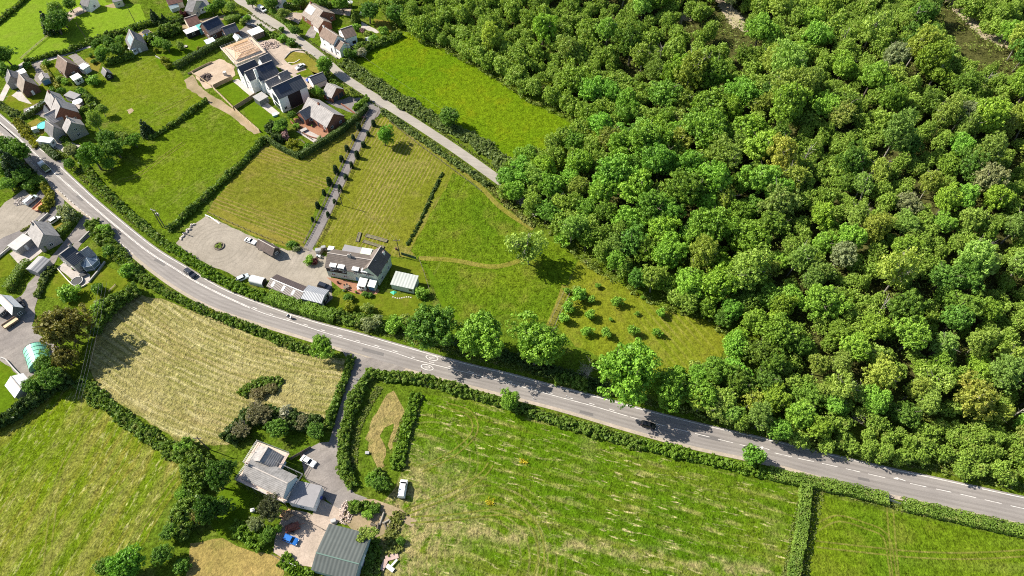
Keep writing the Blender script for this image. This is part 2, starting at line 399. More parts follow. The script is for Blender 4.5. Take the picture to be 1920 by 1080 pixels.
lawn([(438,205),(404,165),(445,152),(482,180)], M_LUSH)
lawn([(455,205),(482,185),(530,222),(512,255),(485,250)], M_LUSH)
lawn([(300,128),(290,112),(322,88),(375,64),(385,80),(395,92),(340,125),(312,132)], M_LUSH)
lawn([(0,205),(28,162),(90,150),(112,160),(88,185),(25,216),(10,200)], M_LAWN)
lawn([(50,232),(70,222),(92,238),(80,255),(60,245)], M_DRYLAWN)
lawn([(532,112),(545,98),(572,96),(600,118),(610,140),(598,148),(578,128),(560,132),(545,118)], M_DRYLAWN)
lawn([(557,138),(572,130),(605,140),(600,155),(580,140),(562,142)], M_LAWN)
lawn([(90,130),(108,112),(116,120),(100,138)], M_LAWN)
lawn([(160,110),(180,102),(190,118),(185,135),(165,128)], M_DRYLAWN)
lawn([(48,132),(66,125),(68,140),(60,146),(50,138)], M_LAWN)
lawn([(98,428),(112,415),(124,422),(112,440)], M_DRYLAWN)
lawn([(-10,488),(16,475),(32,500),(20,515),(-10,525)], M_LAWN)
lawn([(-10,690),(15,672),(38,705),(20,735),(30,760),(-10,790)], M_LUSH)
lawn([(395,940),(430,905),(470,925),(460,1000),(420,1010),(395,985)], M_LUSH)
lawn([(625,52),(648,46),(650,58),(632,60)], M_LUSH)
lawn([(700,35),(730,40),(735,60),(710,62)], M_DRYLAWN)
# ------------------------------------------------------------------ bare ground, yards, tracks
def gravel_mat(name, c1, c2, streak=None, amt=.5, ring=None):
    n = NT(name); c = n.mix(n.rng(n.noise(.12, 5, .6), .35, .65), c1, c2)
    f = n.math('MULTIPLY', n.rng(n.noise(2.2, 4, .7), .25, .75, .8, 1.2), n.rng(n.noise(.35, 5, .65), .3, .7, .86, 1.1))
    if ring:
        wv = n.rng(n.wave(n.dist((*ring, 0)), 1.7, 2.5, .1), .6, 1); k = n.math('MULTIPLY', wv, n.rng(n.noise(.1, 3), .4, .6, 0, .45)); c = n.mix(k, c, tuple(x*.78 for x in c1))
    if streak is not None:
        c = n.mix(n.math('MULTIPLY', n.rng(n.noise(1, 4, .6, vec=n.stretch(streak, 12, 1.5)), .45, .65), amt), c, tuple(x*.72 for x in c1))
    n.bump(n.noise(3, 3), .25, .1)
    return n.fin(n.mix(1.0, c, f, 'MULTIPLY'), .95, .15)
M_GRAVEL = gravel_mat('yard gravel', (.235,.205,.165), (.285,.25,.205), ring=wc(411,462))
M_CONC = gravel_mat('yard concrete', (.19,.168,.155), (.25,.222,.2), R(40))
M_TARMAC = gravel_mat('old tarmac', (.155,.14,.135), (.19,.172,.165))
M_PINKG = gravel_mat('pale chippings', (.40,.32,.26), (.31,.25,.2), R(25))
M_DIRT = gravel_mat('bare earth', (.31,.235,.155), (.2,.16,.085))
M_TERRA = gravel_mat('terracotta paving', (.25,.115,.065), (.30,.16,.10))
M_PALE = gravel_mat('pale paving', (.42,.38,.35), (.35,.31,.28))
M_QUARRY = gravel_mat('quarry floor', (.33,.27,.2), (.25,.22,.12))
patch('gravel_yard', [(330,455),(350,432),(385,404),(425,422),(480,446),(540,470),(560,470),(575,462),(592,470),(615,485),(625,560),(600,575),(560,545),(500,525),(450,522),(400,500),(360,480)], M_GRAVEL, .045)
patch('verge_strip', [(390,398),(412,392),(470,420),(540,448),(550,465),(520,458),(470,438),(420,418)], M_DRYLAWN, .04)
patch('verge_strip', [(592,462),(640,470),(700,482),(700,492),(610,476),(595,470)], M_DRYLAWN, .04)
patch('patio', [(612,520),(640,524),(705,538),(712,545),(706,552),(672,552),(640,542),(625,530)], M_TERRA, .055, .05)
patch('farmhouse_yard', [(640,800),(622,830),(598,832),(560,850),(575,900),(604,930),(640,965),(668,945),(690,935),(665,925),(645,905),(638,870),(636,830)], M_CONC, .05)
patch('farm_yard', [(540,955),(580,962),(625,985),(620,1010),(600,1040),(590,1065),(545,1058),(512,1035),(520,990),(530,965)], M_PINKG, .055, .15)
patch('farm_yard', [(604,935),(645,962),(625,990),(585,965),(590,950)], M_PINKG, .058, .15)
patch('rubble_yard', [(630,960),(660,935),(690,950),(735,975),(720,1000),(690,1010),(660,990)], M_DIRT, .04)
patch('farm_track', [(668,932),(700,938),(740,950),(780,975),(775,990),(735,968),(690,948),(660,945)], M_DIRT, .046)
patch('settlement_yard', [(-40,430),(10,380),(45,355),(70,372),(80,398),(70,415),(40,435),(0,465),(-40,490)], M_GRAVEL, .04)
patch('forecourt', [(60,370),(92,340),(122,376),(118,395),(95,410),(70,432),(20,455),(0,480),(-40,500),(-40,470),(20,440),(58,420),(85,395)], M_TARMAC, .044)
patch('driveway', [(160,395),(172,412),(166,435),(140,455),(110,480),(98,500),(88,520),(75,545),(66,580),(62,610),(85,640),(110,650),(92,680),(62,705),(45,720),(20,690),(-30,660),(-30,590),(10,570),(40,555),(55,530),(80,500),(105,470),(140,430)], M_CONC, .05)
patch('driveway', [(122,480),(140,452),(168,425),(175,438),(150,460),(130,490)], M_CONC, .054)
patch('patio', [(108,502),(122,490),(140,500),(160,510),(170,515),(168,530),(150,540),(136,525)], M_PALE, .055, .1)
patch('patio', [(18,476),(60,447),(82,470),(41,502)], M_PALE, .055, .05)
patch('housing_forecourt', [(500,75),(520,68),(548,90),(585,88),(600,105),(545,95),(532,112),(548,122),(565,118),(575,130),(555,138),(570,146),(590,142),(610,158),(588,176),(560,150),(510,120),(478,100),(470,82)], M_PINKG, .05)
patch('driveway', [(455,75),(440,62),(462,48),(480,40),(520,45),(510,60),(480,72)], M_CONC, .052)
patch('building_plot', [(362,138),(395,118),(412,110),(440,125),(440,142),(405,162),(385,168)], gravel_mat('building plot soil', (.42,.33,.25), (.33,.25,.18)), .05)
patch('bare_track', [(345,150),(362,140),(372,160),(400,180),(440,205),(490,248),(478,252),(430,215),(395,195),(362,172),(350,165)], M_DIRT, .046)
patch('terrace', [(436,152),(446,148),(482,174),(470,181)], M_PALE, .055, .05)
patch('terrace', [(480,192),(492,186),(525,212),(516,220)], M_PALE, .055, .05)
patch('patio', [(550,222),(562,222),(590,232),(622,246),(606,258),(560,240)], M_TERRA, .055, .05)
patch('patio', [(556,247),(570,240),(605,258),(590,268)], M_PALE, .056, .1)
patch('driveway', [(630,190),(655,182),(676,184),(668,195),(690,205),(700,200),(690,222),(670,216),(640,205),(610,190)], M_TARMAC, .05)
patch('driveway', [(20,180),(35,170),(60,195),(42,192)], M_PALE, .05)
patch('driveway', [(58,120),(76,116),(88,140),(76,160),(62,148),(68,138)], M_CONC, .05)
patch('driveway', [(128,105),(142,100),(166,120),(152,128)], M_CONC, .05)
patch('driveway', [(45,205),(78,190),(92,210),(88,225),(70,215),(48,220)], M_CONC, .05)
patch('patio', [(128,180),(140,178),(158,195),(150,208),(138,195)], M_PALE, .05)
patch('patio', [(95,275),(118,262),(150,272),(140,285),(108,284)], M_PALE, .05)
patch('driveway', [(260,62),(275,55),(290,62),(330,45),(420,28),(430,34),(340,60),(290,75),(272,78)], M_DIRT, .05)
patch('bare_yard', [(112,32),(150,12),(162,22),(135,36),(128,42)], M_PINKG, .05)
patch('bare_yard', [(195,12),(230,0),(235,10),(215,15)], M_DIRT, .05)
patch('driveway', [(570,68),(585,48),(595,58),(588,72)], M_CONC, .05)
patch('driveway', [(505,30),(520,22),(570,25),(560,45),(535,35)], M_PINKG, .05)
patch('patio', [(610,18),(660,15),(655,30),(640,28),(620,25)], M_PINKG, .05)
patch('driveway', [(602,82),(618,84),(640,106),(636,110),(600,92)], M_PALE, .05)
patch('path', [(678,40),(684,44),(712,60),(706,62),(676,52)], M_PALE, .05)
patch('ash_patch', [(236,207),(246,203),(252,208),(242,214)], M_DIRT, .045, .3, 1.0)
drape('quarry_clearing', [(1335,-10),(1362,0),(1392,30),(1402,62),(1370,50),(1352,20)], M_QUARRY)
drape('quarry_clearing', [(1268,28),(1290,22),(1298,38),(1275,42)], M_QUARRY)
drape('hill_track', [(1760,-10),(1790,-5),(1850,40),(1900,75),(1890,92),(1840,70),(1800,30)], M_QUARRY)
# mown and trodden paths
M_TRACK = grass_mat('trodden grass', (.2,.18,.04), (.16,.165,.02), (.28,.23,.08), .4, .3, .2, .4)
M_WHEEL = grass_mat('wheel marks', (.16,.165,.032), (.125,.15,.02), (.24,.21,.07), .6, .4, .2, .4)
ribbon('grass_path', wpath([(785,484),(850,488),(920,500),(965,492),(995,478)], 0, 2), -.9, .9, M_TRACK, .05)
ribbon('grass_path', wpath([(1030,612),(1048,570),(1060,535)], 0, 2), -1.1, 1.1, M_TRACK, .05)
ribbon('grass_path', wpath([(792,490),(815,530),(832,570),(860,598)], 0, 2), -.8, .8, M_LUSH, .05)
ribbon('grass_path', wpath([(738,222),(800,272),(880,330),(940,390),(1000,430)], 0, 2), -.9, .9, M_TRACK, .05)
WZ = [.052]
def wheels(px, gap=1.5, z=.055):
    p = wpath(px, 0, 1.5)
    for s in (-1, 1):
        WZ[0] += .0011; z = WZ[0]
        ribbon('wheel_track', p, s*gap/2-.22, s*gap/2+.22, M_WHEEL, z)
wheels([(85,1090),(95,990),(110,900),(150,815),(175,770)])
wheels([(245,1015),(285,960),(325,905),(340,890)])
wheels([(1530,990),(1570,972),(1620,985),(1660,1005),(1672,1060),(1678,1100)])
wheels([(1668,945),(1672,1000),(1680,1090)])
wheels([(1530,1020),(1600,1028),(1720,1040),(1830,1042),(1950,1035)])
wheels([(232,338),(265,325),(310,292),(345,268)])
wheels([(290,215),(330,195),(360,180)])
wheels([(760,960),(800,945),(850,925),(900,895),(920,870)])
wheels([(770,975),(850,970),(950,960),(1000,985),(1015,1040),(1000,1100)])
wheels([(836,760),(880,775),(890,810),(850,850),(790,880)])
# ------------------------------------------------------------------ main road
UP = [(-60,165),(0,216),(29,241),(60,268),(95,295),(120,320),(150,348),(185,380),(250,434),(297,470),(350,502),(412,539),(480,567),(580,601),(680,628),(760,651),(867,681),(955,702),(1022,720),(1132,748),(1192,765),(1285,789),(1360,807),(1440,825),(1572,857),(1680,882),(1752,897),(1902,930),(2000,950)]
LO = [(-60,195),(0,247),(40,285),(87,335),(110,357),(145,388),(175,412),(205,437),(250,476),(287,506),(337,541),(400,575),(480,603),(580,634),(680,665),(755,688),(937,736),(1060,768),(1192,807),(1300,836),(1440,866),(1540,893),(1652,922),(1750,943),(1902,977),(2000,1000)]
CE = [(-60,178),(0,230),(24,250),(52,275),(100,322),(162,377),(225,430),(275,470),(325,502),(380,535),(480,582),(552,605),(600,621),(660,639),(735,660),(787,677),(880,700),(937,714),(1035,741),(1110,761),(1175,780),(1247,799),(1455,850),(1555,872),(1655,895),(1722,910),(1797,926),(1902,950),(2000,972)]
def road_mat(name, c1, c2, px=None):
    n = NT(name); c = n.mix(n.rng(n.noise(.08, 5, .6), .35, .65), c1, c2)
    x = n.rng(n.noise(1.0, 4, .65, vec=n.stretch(R(-12), 25, .7)), .35, .7, 1.06, .86)
    f = n.math('MULTIPLY', x, n.rng(n.noise(3, 3, .7), .3, .7, .93, 1.07))
    n.bump(n.noise(5, 2), .15, .05)
    return n.fin(n.mix(1.0, c, f, 'MULTIPLY'), .9, .25)
M_ROAD = road_mat('worn asphalt', (.205,.185,.172), (.245,.222,.205))
M_LANE = road_mat('lane asphalt', (.25,.225,.195), (.31,.28,.24))
M_PAINT = plain('road paint', (.52,.49,.46), .8, .4, 1.2)
upw = wpath(UP, 0, 2.0); low = wpath(LO, 0, 2.0)
vsr = [(p.x, p.y, .07) for p in upw]; k = len(vsr); vsr += [(p.x, p.y, .07) for p in low]
# widen the carriageway a little past its edge lines
def shift(path, s):
    out = []
    for i, p in enumerate(path):
        d = path[min(i+1, len(path)-1)]-path[max(i-1, 0)]; d.normalize(); out.append(p+Vector((-d.y, d.x, 0))*s)
    return out
ring = shift(upw, .55)+list(reversed(shift(low, -.1)))
tri = tessellate_polygon([ring]); me = bpy.data.meshes.new('main_road'); me.from_pydata([(p.x, p.y, .07) for p in ring], [], [tuple(t) for t in tri])
for p in me.polygons:
    if p.normal.z < 0: p.flip()
link('main_road', me, M_ROAD)['kind'] = 'structure'
cew_ = wpath(CE, 0, 2.0)
M_VERGE = gravel_mat('dusty road edge', (.36,.30,.25), (.30,.26,.2))
ribbon('road_edge', shift(low, -.05), -1.1, .25, M_VERGE, .062)
M_WEAR = road_mat('wheel polished asphalt', (.185,.166,.154), (.21,.19,.175))
for (src, s0, s1) in ((UP, -1.05, -1.75), (UP, -2.45, -3.0), (LO, .75, 1.3), (LO, 2.0, 2.6)): ribbon('road_wear', shift(wpath(src, 0, 2.0), 0), s0, s1, M_WEAR, .076)
M_PATCH = road_mat('tar patch', (.13,.12,.115), (.15,.138,.13))
for (u_, v_, l_, w_) in ((300,492,5,1.1),(700,660,7,1.2),(1100,775,4,1.0),(1330,820,6,1.3),(1620,899,3,.9),(150,372,4,1.0)):
    p_ = P(u_, v_); i_ = min(range(len(cew_)), key=lambda k: (cew_[k]-p_).length); d_ = (cew_[min(i_+1,len(cew_)-1)]-cew_[i_-1]).normalized(); n_ = Vector((-d_.y, d_.x, 0))
    me = bpy.data.meshes.new('road_patch'); me.from_pydata([tuple((p_+d_*a_+n_*b_)[:2])+(.079,) for a_, b_ in ((-l_/2,-w_/2),(l_/2,-w_/2+.1),(l_/2-.3,w_/2),(-l_/2,w_/2-.1))], [], [(0,1,2,3)]); link('road_patch', me, M_PATCH)['kind'] = 'structure'
mk = MB()
def mark(path, w, dash=None, gap=0.0, off=0.0):
    acc = 0.0
    for i in range(len(path)-1):
        a, b = path[i], path[i+1]; d = b-a; L = d.length; d.normalize(); n = Vector((-d.y, d.x, 0)); a, b = a+n*off, b+n*off
        on = dash is None or (acc % (dash+gap)) < dash; acc += L
        if on: mk.add([(a-n*w)[:2]+(.084,), (b-n*w)[:2]+(.084,), (b+n*w)[:2]+(.084,), (a+n*w)[:2]+(.084,)], [(0,1,2,3)])
cew = wpath(CE, 0, .5)
def part_of(path, u0, u1): return [p for p in path if u0 <= proj(p)[0] <= u1]
mark(part_of(wpath(UP, 0, 1.0), -80, 85), .11); mark(part_of(wpath(UP, 0, 1.0), 112, 2000), .11)
mark(part_of(wpath(LO, 0, .5), -80, 250), .08, 1.0, 1.0)
mark(part_of(wpath(LO, 0, .5), 112, 142), .08)
mark(part_of(cew, -80, 470), .09, off=-.16); mark(part_of(cew, -80, 470), .09, off=.16)
mark(part_of(cew, 470, 1180), .09, off=0); mark(part_of(cew, 470, 1180), .1, 1.5, 4.5, off=.55)
mark(part_of(cew, 1180, 1412), .085, 4.0, 2.0); mark(part_of(cew, 1452, 1662), .085, 4.0, 2.0); mark(part_of(cew, 1705, 2000), .085, 4.0, 2.0)
me = bpy.data.meshes.new('road_markings'); me.from_pydata([tuple(v) for v in mk.v], [], mk.f)
for p in me.polygons:
    if p.normal.z < 0: p.flip()
link('road_markings', me, M_PAINT)['kind'] = 'structure'
# speed roundels and deflection arrows painted on the carriageway
def glyph(kind):
    """local x along the road, y across"""
    b = MB(); z = 0
    def strip(pts, w):
        for i in range(len(pts)-1):
            a, c = Vector((*pts[i], 0)), Vector((*pts[i+1], 0)); d = (c-a).normalized(); n = Vector((-d.y, d.x, 0))*w/2
            b.add([a-n-d*w*.4, c-n+d*w*.4, c+n+d*w*.4, a+n-d*w*.4], [(0,1,2,3)])
    if kind == 'ring':
        N = 40; o = [(2.15*math.cos(2*math.pi*i/N)*(1), .98*math.sin(2*math.pi*i/N)) for i in range(N)]
        q = [(1.86*math.cos(2*math.pi*i/N), .80*math.sin(2*math.pi*i/N)) for i in range(N)]
        b.add([(*p, 0) for p in o+q], [(i, (i+1) % N, (i+1) % N+N, i+N) for i in range(N)])
    if kind == 'forty':
        strip([(1.2,.15),(-.1,.58)], .14); strip([(-.1,.6),(-.1,.05)], .16); strip([(1.2,.16),(-1.1,.16)], .13)
        N = 20; strip([(1.15*math.cos(2*math.pi*i/N), -.32+.2*math.sin(2*math.pi*i/N)) for i in range(N+1)], .12)
    if kind == 'arrow':
        b.add([(2.4,-.25,0),(2.4,.05,0),(1.2,.22,0),(1.2,-.05,0)], [(0,1,2,3)]); b.add([(1.2,-.05,0),(1.2,.22,0),(0,.2,0),(0,-.05,0)], [(0,1,2,3)])
        b.add([(0,-.45,0),(0,.6,0),(-1.9,-.25,0)], [(0,1,2)])
    return b
def paint(u, v, a, kinds, sgn=1, k_=.92):
    p = P(u, v); T = Matrix.Translation((p.x, p.y, .092)) @ Matrix.Rotation(a, 4, 'Z') @ Matrix.Scale(sgn*k_, 4, (1,0,0)) @ Matrix.Scale(sgn*k_, 4, (0,1,0))
    for kd in kinds:
        b = glyph(kd); vs = [T @ Vector(x) for x in b.v]; me = bpy.data.meshes.new('road_symbol'); me.from_pydata([tuple(x) for x in vs], [], b.f)
        for q in me.polygons:
            if q.normal.z < 0: q.flip()
        link('road_symbol', me, M_PAINT)['kind'] = 'structure'
ra_ = wang((760,668),(900,705))
paint(810, 671, ra_, ('ring', 'forty'), -1); paint(801, 689, ra_, ('ring', 'forty'), 1)
paint(1684, 898, ra_, ('arrow',), 1, .75); paint(1430, 840, ra_, ('arrow',), 1, .75)
# ------------------------------------------------------------------ side lanes and the drive
LANE = [(430,-25),(448,0),(468,12),(490,28),(525,50),(580,90),(612,116),(634,136),(655,152),(705,184),(767,223),(830,264),(870,291),(912,321),(945,345),(975,372),(1010,402)]
ribbon('lane', wpath(LANE, 0, 2), -2.0, 2.0, M_LANE, .066)
patch('lane_mouth', [(452,30),(485,25),(520,55),(505,62),(482,48),(462,48)], M_LANE, .06)
patch('lane_mouth', [(672,185),(700,180),(722,196),(715,212),(700,225),(686,222),(690,205)], M_TARMAC, .058)
patch('lane_mouth', [(500,12),(520,2),(560,8),(575,14),(540,20),(515,20)], M_DIRT, .055)
ribbon('drive', wpath([(708,200),(692,228),(668,277),(645,327),(620,382),(596,432),(575,470)], 0, 2), -1.55, 1.55, M_TARMAC, .062)
ribbon('farm_lane', wpath([(690,660),(668,690),(655,745),(640,795),(628,838)], 0, 2), -1.9, 1.9, M_TARMAC, .06)
patch('lane_mouth', [(640,655),(700,672),(760,690),(745,702),(690,700),(672,712),(655,720),(662,690)], M_CONC, .064)
ribbon('lane', wpath([(-30,195),(40,172),(80,155),(120,143),(165,130)], 0, 2), -.1, .1, M_CONC, .03)
ribbon('back_lane', wpath([(0,190),(40,122),(90,112),(150,92),(172,86)], 0, 2), -1.2, 1.2, M_PALE, .06)
patch('lane_mouth', [(95,303),(105,300),(122,300),(120,318),(108,314)], M_CONC, .064)
patch('lane_mouth', [(20,230),(30,228),(32,238),(24,244)], M_CONC, .064)
# ------------------------------------------------------------------ trees
BARK = plain('bark', (.10,.085,.065), .9, .3, 2); BARKP = plain('pale bark', (.26,.235,.2), .9, .25, 2)
L_SYC = leaf_mat('sycamore leaves', (.125,.25,.022), (.28,.48,.05), trans=.24)
L_ASH = leaf_mat('ash leaves', (.175,.28,.036), (.345,.48,.075), trans=.26)
L_OAK = leaf_mat('oak leaves', (.075,.17,.018), (.18,.32,.036), trans=.22)
L_OLV = leaf_mat('hawthorn leaves', (.18,.26,.038), (.32,.41,.075), (.28,.3,.07), trans=.26)
L_BRN = leaf_mat('copper leaves', (.125,.12,.022), (.215,.205,.04), (.18,.15,.035))
L_CON = leaf_mat('conifer needles', (.018,.045,.012), (.045,.085,.02), trans=.1)
L_YEL = leaf_mat('golden leaves', (.16,.2,.015), (.30,.32,.02))
L_GRY = leaf_mat('silvery leaves', (.17,.215,.075), (.31,.36,.15))
L_RED = leaf_mat('plum leaves', (.06,.018,.02), (.12,.035,.035))
L_PNK = leaf_mat('pink blossom', (.2,.11,.11), (.36,.22,.22))
L_WHT = leaf_mat('white blossom', (.2,.22,.12), (.5,.48,.36))
def trunk_mesh(seed, hc, rx, r=.07, limbs=5, lean=.06):
    rd = random.Random(seed); b = MB(); top = Vector((rd.uniform(-lean, lean), rd.uniform(-lean, lean), hc*1.15))
    mid = top*.5+Vector((rd.uniform(-.03,.03), rd.uniform(-.03,.03), 0))
    b.tube((0,0,-.25), mid, r, r*.75, 7); b.tube(mid, top, r*.75, r*.4, 7)
    for i in range(limbs):
        a = rd.uniform(0, 6.28); z0 = mid.lerp(top, rd.uniform(.0, .9)); q = Vector((math.cos(a)*rx*rd.uniform(.4,.75), math.sin(a)*rx*rd.uniform(.4,.75), z0.z+rd.uniform(.2,.55)))
        m = z0.lerp(q, .5)+Vector((0,0,.05)); b.tube(z0, m, r*.4, r*.26, 5); b.tube(m, q, r*.26, r*.1, 5)
        for s in range(2):
            t = m.lerp(q, rd.uniform(.2,.9)); b.tube(t, t+Vector((rd.uniform(-.25,.25), rd.uniform(-.25,.25), rd.uniform(.05,.3))), r*.14, r*.05, 4)
    return b.mesh('trunk')
def crown_mesh(seed, shape, ncl, npc, leaf, cr, mat):
    """crown of unit radius; z=0 at its middle"""
    rs.seed(seed); C, Rr = [], []
    k = 0
    lob = [(np.zeros(3), .64)]+[(unit(1, .15)[0]*np.array([1,1,.85])*rs.uniform(.42,.72), rs.uniform(.26,.5)) for i in range(7)]
    while len(C) < ncl and k < 9000:
        k += 1
        d = unit(1, .25)[0]; q = rs.uniform(.1, 1)**.3
        lc, lr = lob[0] if rs.uniform() < .38 else lob[rs.randint(1, len(lob))]
        p = (lc+d*q*lr)*np.array(shape)*1.06
        if p[2] < -.6*shape[2]: continue
        if C and (((np.array(C)-p)**2).sum(1)).min() < (cr*.8)**2: continue
        C.append(p); Rr.append(cr*rs.uniform(.7, 1.3))
    V, T = clump_leaves(C, Rr, npc, leaf)
    # inner dull fill, so that the crown is not see-through
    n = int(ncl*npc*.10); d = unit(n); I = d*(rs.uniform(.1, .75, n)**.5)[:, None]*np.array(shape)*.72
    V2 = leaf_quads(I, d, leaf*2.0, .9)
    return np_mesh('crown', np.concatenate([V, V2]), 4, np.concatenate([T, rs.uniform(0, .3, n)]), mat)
def cone_crown(seed, h, r, tiers, npc, leaf, mat, soft=.0):
    rs.seed(seed); C, Rr = [], []
    for t in range(tiers):
        f = t/(tiers-1); rr = r*(1-f)**(.8-soft*.5)+.02; z = -h/2+h*f
        n = max(1, int(rr/r*9)); a0 = rs.uniform(0, 6)
        for i in range(n):
            a = a0+6.283*i/n; C.append((math.cos(a)*rr*.75, math.sin(a)*rr*.75, z+rs.uniform(-.05,.05))); Rr.append(.14+.2*rr)
    V, T = clump_leaves(C, Rr, npc, leaf)
    return np_mesh('crown', V, 4, T, mat)
KIND = {}
def kind(k, name, cat, crowns, hc, bark, r=.07, limbs=5, rx=1.0, lean=.06):
    KIND[k] = dict(name=name, cat=cat, crowns=crowns, trunks=[trunk_mesh(40+i+len(KIND)*7, hc, rx, r, limbs, lean) for i in range(len(crowns))], hc=hc, bark=bark)
    for t in KIND[k]['trunks']: t.materials.append(bark)
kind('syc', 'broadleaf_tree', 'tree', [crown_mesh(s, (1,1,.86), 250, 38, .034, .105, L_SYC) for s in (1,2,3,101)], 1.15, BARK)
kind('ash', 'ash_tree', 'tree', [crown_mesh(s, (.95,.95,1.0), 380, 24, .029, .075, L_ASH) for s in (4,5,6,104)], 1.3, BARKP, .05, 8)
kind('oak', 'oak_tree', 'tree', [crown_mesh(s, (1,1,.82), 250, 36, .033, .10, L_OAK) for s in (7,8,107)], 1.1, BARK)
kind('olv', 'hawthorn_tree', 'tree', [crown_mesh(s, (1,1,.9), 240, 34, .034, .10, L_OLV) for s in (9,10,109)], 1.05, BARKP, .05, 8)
kind('brn', 'copper_tree', 'tree', [crown_mesh(12, (1,1,.9), 260, 38, .034, .10, L_BRN)], 1.1, BARK)
kind('gry', 'willow_tree', 'tree', [crown_mesh(13, (1,1,.85), 240, 34, .034, .10, L_GRY)], 1.1, BARKP, .05, 7)
kind('spr', 'sparse_tree', 'tree', [crown_mesh(14, (1,1,1.1), 46, 55, .05, .2, L_ASH)], 1.25, BARKP, .05, 14)
kind('con', 'conifer_tree', 'conifer', [cone_crown(15, 2.6, 1.0, 13, 60, .075, L_CON), cone_crown(16, 2.3, 1.0, 12, 60, .075, L_CON)], 1.35, BARK)
kind('yew', 'columnar_yew', 'shrub', [cone_crown(17, 3.4, .9, 12, 60, .10, L_CON, 1.2), cone_crown(18, 3.0, .95, 11, 60, .10, L_CON, 1.2)], 1.75, BARK)
def shrubk(k, name, mat, s, sh=(1,1,.8), leaf=.085, n=34, npc=70, cr=.3):
    kind(k, name, 'shrub', [crown_mesh(s, sh, n, npc, leaf, cr, mat), crown_mesh(s+1, sh, n, npc, leaf, cr, mat)], .72, BARK, .05, 3)
shrubk('sg', 'green_shrub', L_SYC, 20); shrubk('sd', 'dark_shrub', L_OAK, 22); shrubk('so', 'olive_shrub', L_OLV, 24)
shrubk('sy', 'golden_shrub', L_YEL, 26); shrubk('sr', 'plum_shrub', L_RED, 28); shrubk('sp', 'blossom_shrub', L_PNK, 30)
shrubk('sw', 'white_flowering_shrub', L_WHT, 32); shrubk('ss', 'silvery_shrub', L_GRY, 34)
kind('sap', 'orchard_tree', 'fruit tree', [crown_mesh(s, (1,1,.8), 26, 46, .10, .3, L_SYC) for s in (36,37)], .95, BARKP, .045, 7)
# a leafless thicket
def bare_mesh(seed):
    rd = random.Random(seed); b = MB()
    for i in range(16):
        a = rd.uniform(0, 6.28); q = Vector((math.cos(a)*rd.uniform(.1,.9), math.sin(a)*rd.uniform(.1,.9), rd.uniform(.5,1.3))); s = q*.1; s.z = 0
        b.tube(s, q, .022, .008, 4)
        for k in range(7):
            t = s.lerp(q, rd.uniform(.25,1)); b.tube(t, t+Vector((rd.uniform(-.4,.4), rd.uniform(-.4,.4), rd.uniform(0,.4))), .009, .003, 3)
    return b.mesh('trunk')
PROTO = {}
TINT = {'syc': .24, 'ash': .26, 'oak': .24, 'olv': .26}
def tree(k, x, y, r, label, group=None, zs=1.0, tint=None, z=None, rot=None):
    K = KIND[k]; vi = random.randrange(len(K['crowns'])); key = (k, vi)
    z = ground_z(x, y) if z is None else z
    first = key not in PROTO
    if first:
        t = thing(K['name'], label, K['cat'], (0,0,0)); tr = link('trunk', K['trunks'][vi], None, t)
        cr = link('crown', K['crowns'][vi], None, t); cr.location.z = K['hc']; PROTO[key] = t
    else: t = copy_tree(PROTO[key])
    for q in ('group',):
        if q in t: del t[q]
    tag(t, label, K['cat'], group)
    t.location = (x, y, z); t.rotation_euler.z = random.uniform(0, 6.28) if rot is None else rot
    t.scale = (r*random.uniform(.93,1.07), r*random.uniform(.93,1.07), r*zs)
    a = TINT.get(k, .12) if group else .05; f = random.uniform(1-a, 1+a); g = random.uniform(-a, a)*.6
    c = tint or (1, 1, 1)
    for ch in t.children:
        if ch.name.startswith('crown'): ch.color = (max(.2, f*(1+g))*c[0], f*c[1], max(.2, f*(1-g))*c[2], 1)
    return t
def tree_px(k, u, v, rpx, label, group=None, zs=1.0, tint=None):
    """u,v = middle of the crown in the photo, rpx = its half width there"""
    hc = KIND[k]['hc']; rpx *= 1.13; r = rpx/5.5
    for i in range(4):
        p = P(u, v, hc*r*zs); r = rpx*proj(p)[2]/F
    if ground_z(p.x, p.y) > .3:
        q = PT(u, v, hc*r*zs); p = q
    return tree(k, p.x, p.y, r, label, group, zs, tint)
# ------------------------------------------------------------------ the hillside wood
CLEAR = [[(1335,-10),(1362,0),(1400,30),(1402,56),(1370,46),(1352,20)], [(1765,-10),(1790,-5),(1850,40),(1896,75),(1886,88),(1840,66),(1800,30)],
         [(1268,30),(1288,24),(1296,36),(1276,40)]]
rd = random.Random(5); cells = {}; spots = []
def ok(x, y, dmin):
    i, j = int(x//14), int(y//14)
    for a in (-1,0,1):
        for b in (-1,0,1):
            for (px_, py_, pd) in cells.get((i+a, j+b), ()):
                if (px_-x)**2+(py_-y)**2 < (.5*(dmin+pd))**2: return False
    cells.setdefault((i, j), []).append((x, y, dmin)); return True
def edge_cands():
    for i in range(3, 27):
        a, b = WOOD[i], WOOD[i+1]; L = (b-a).length; k = max(1, int(L/3.0))
        ab = (b-a)/L; n = Vector((-ab.y, ab.x))
        for j in range(k):
            p = a.lerp(b, (j+rd.random())/k)
            for s in (1, -1):
                q = p+n*s*(rd.uniform(.8, 2.4) if i > 16 else rd.uniform(2.2, 4.2))
                if inside(q, WOOD): yield q.x, q.y, True
def all_cands():
    yield from edge_cands()
    for i in range(42000): yield rd.uniform(-60, 420), rd.uniform(60, 440), False
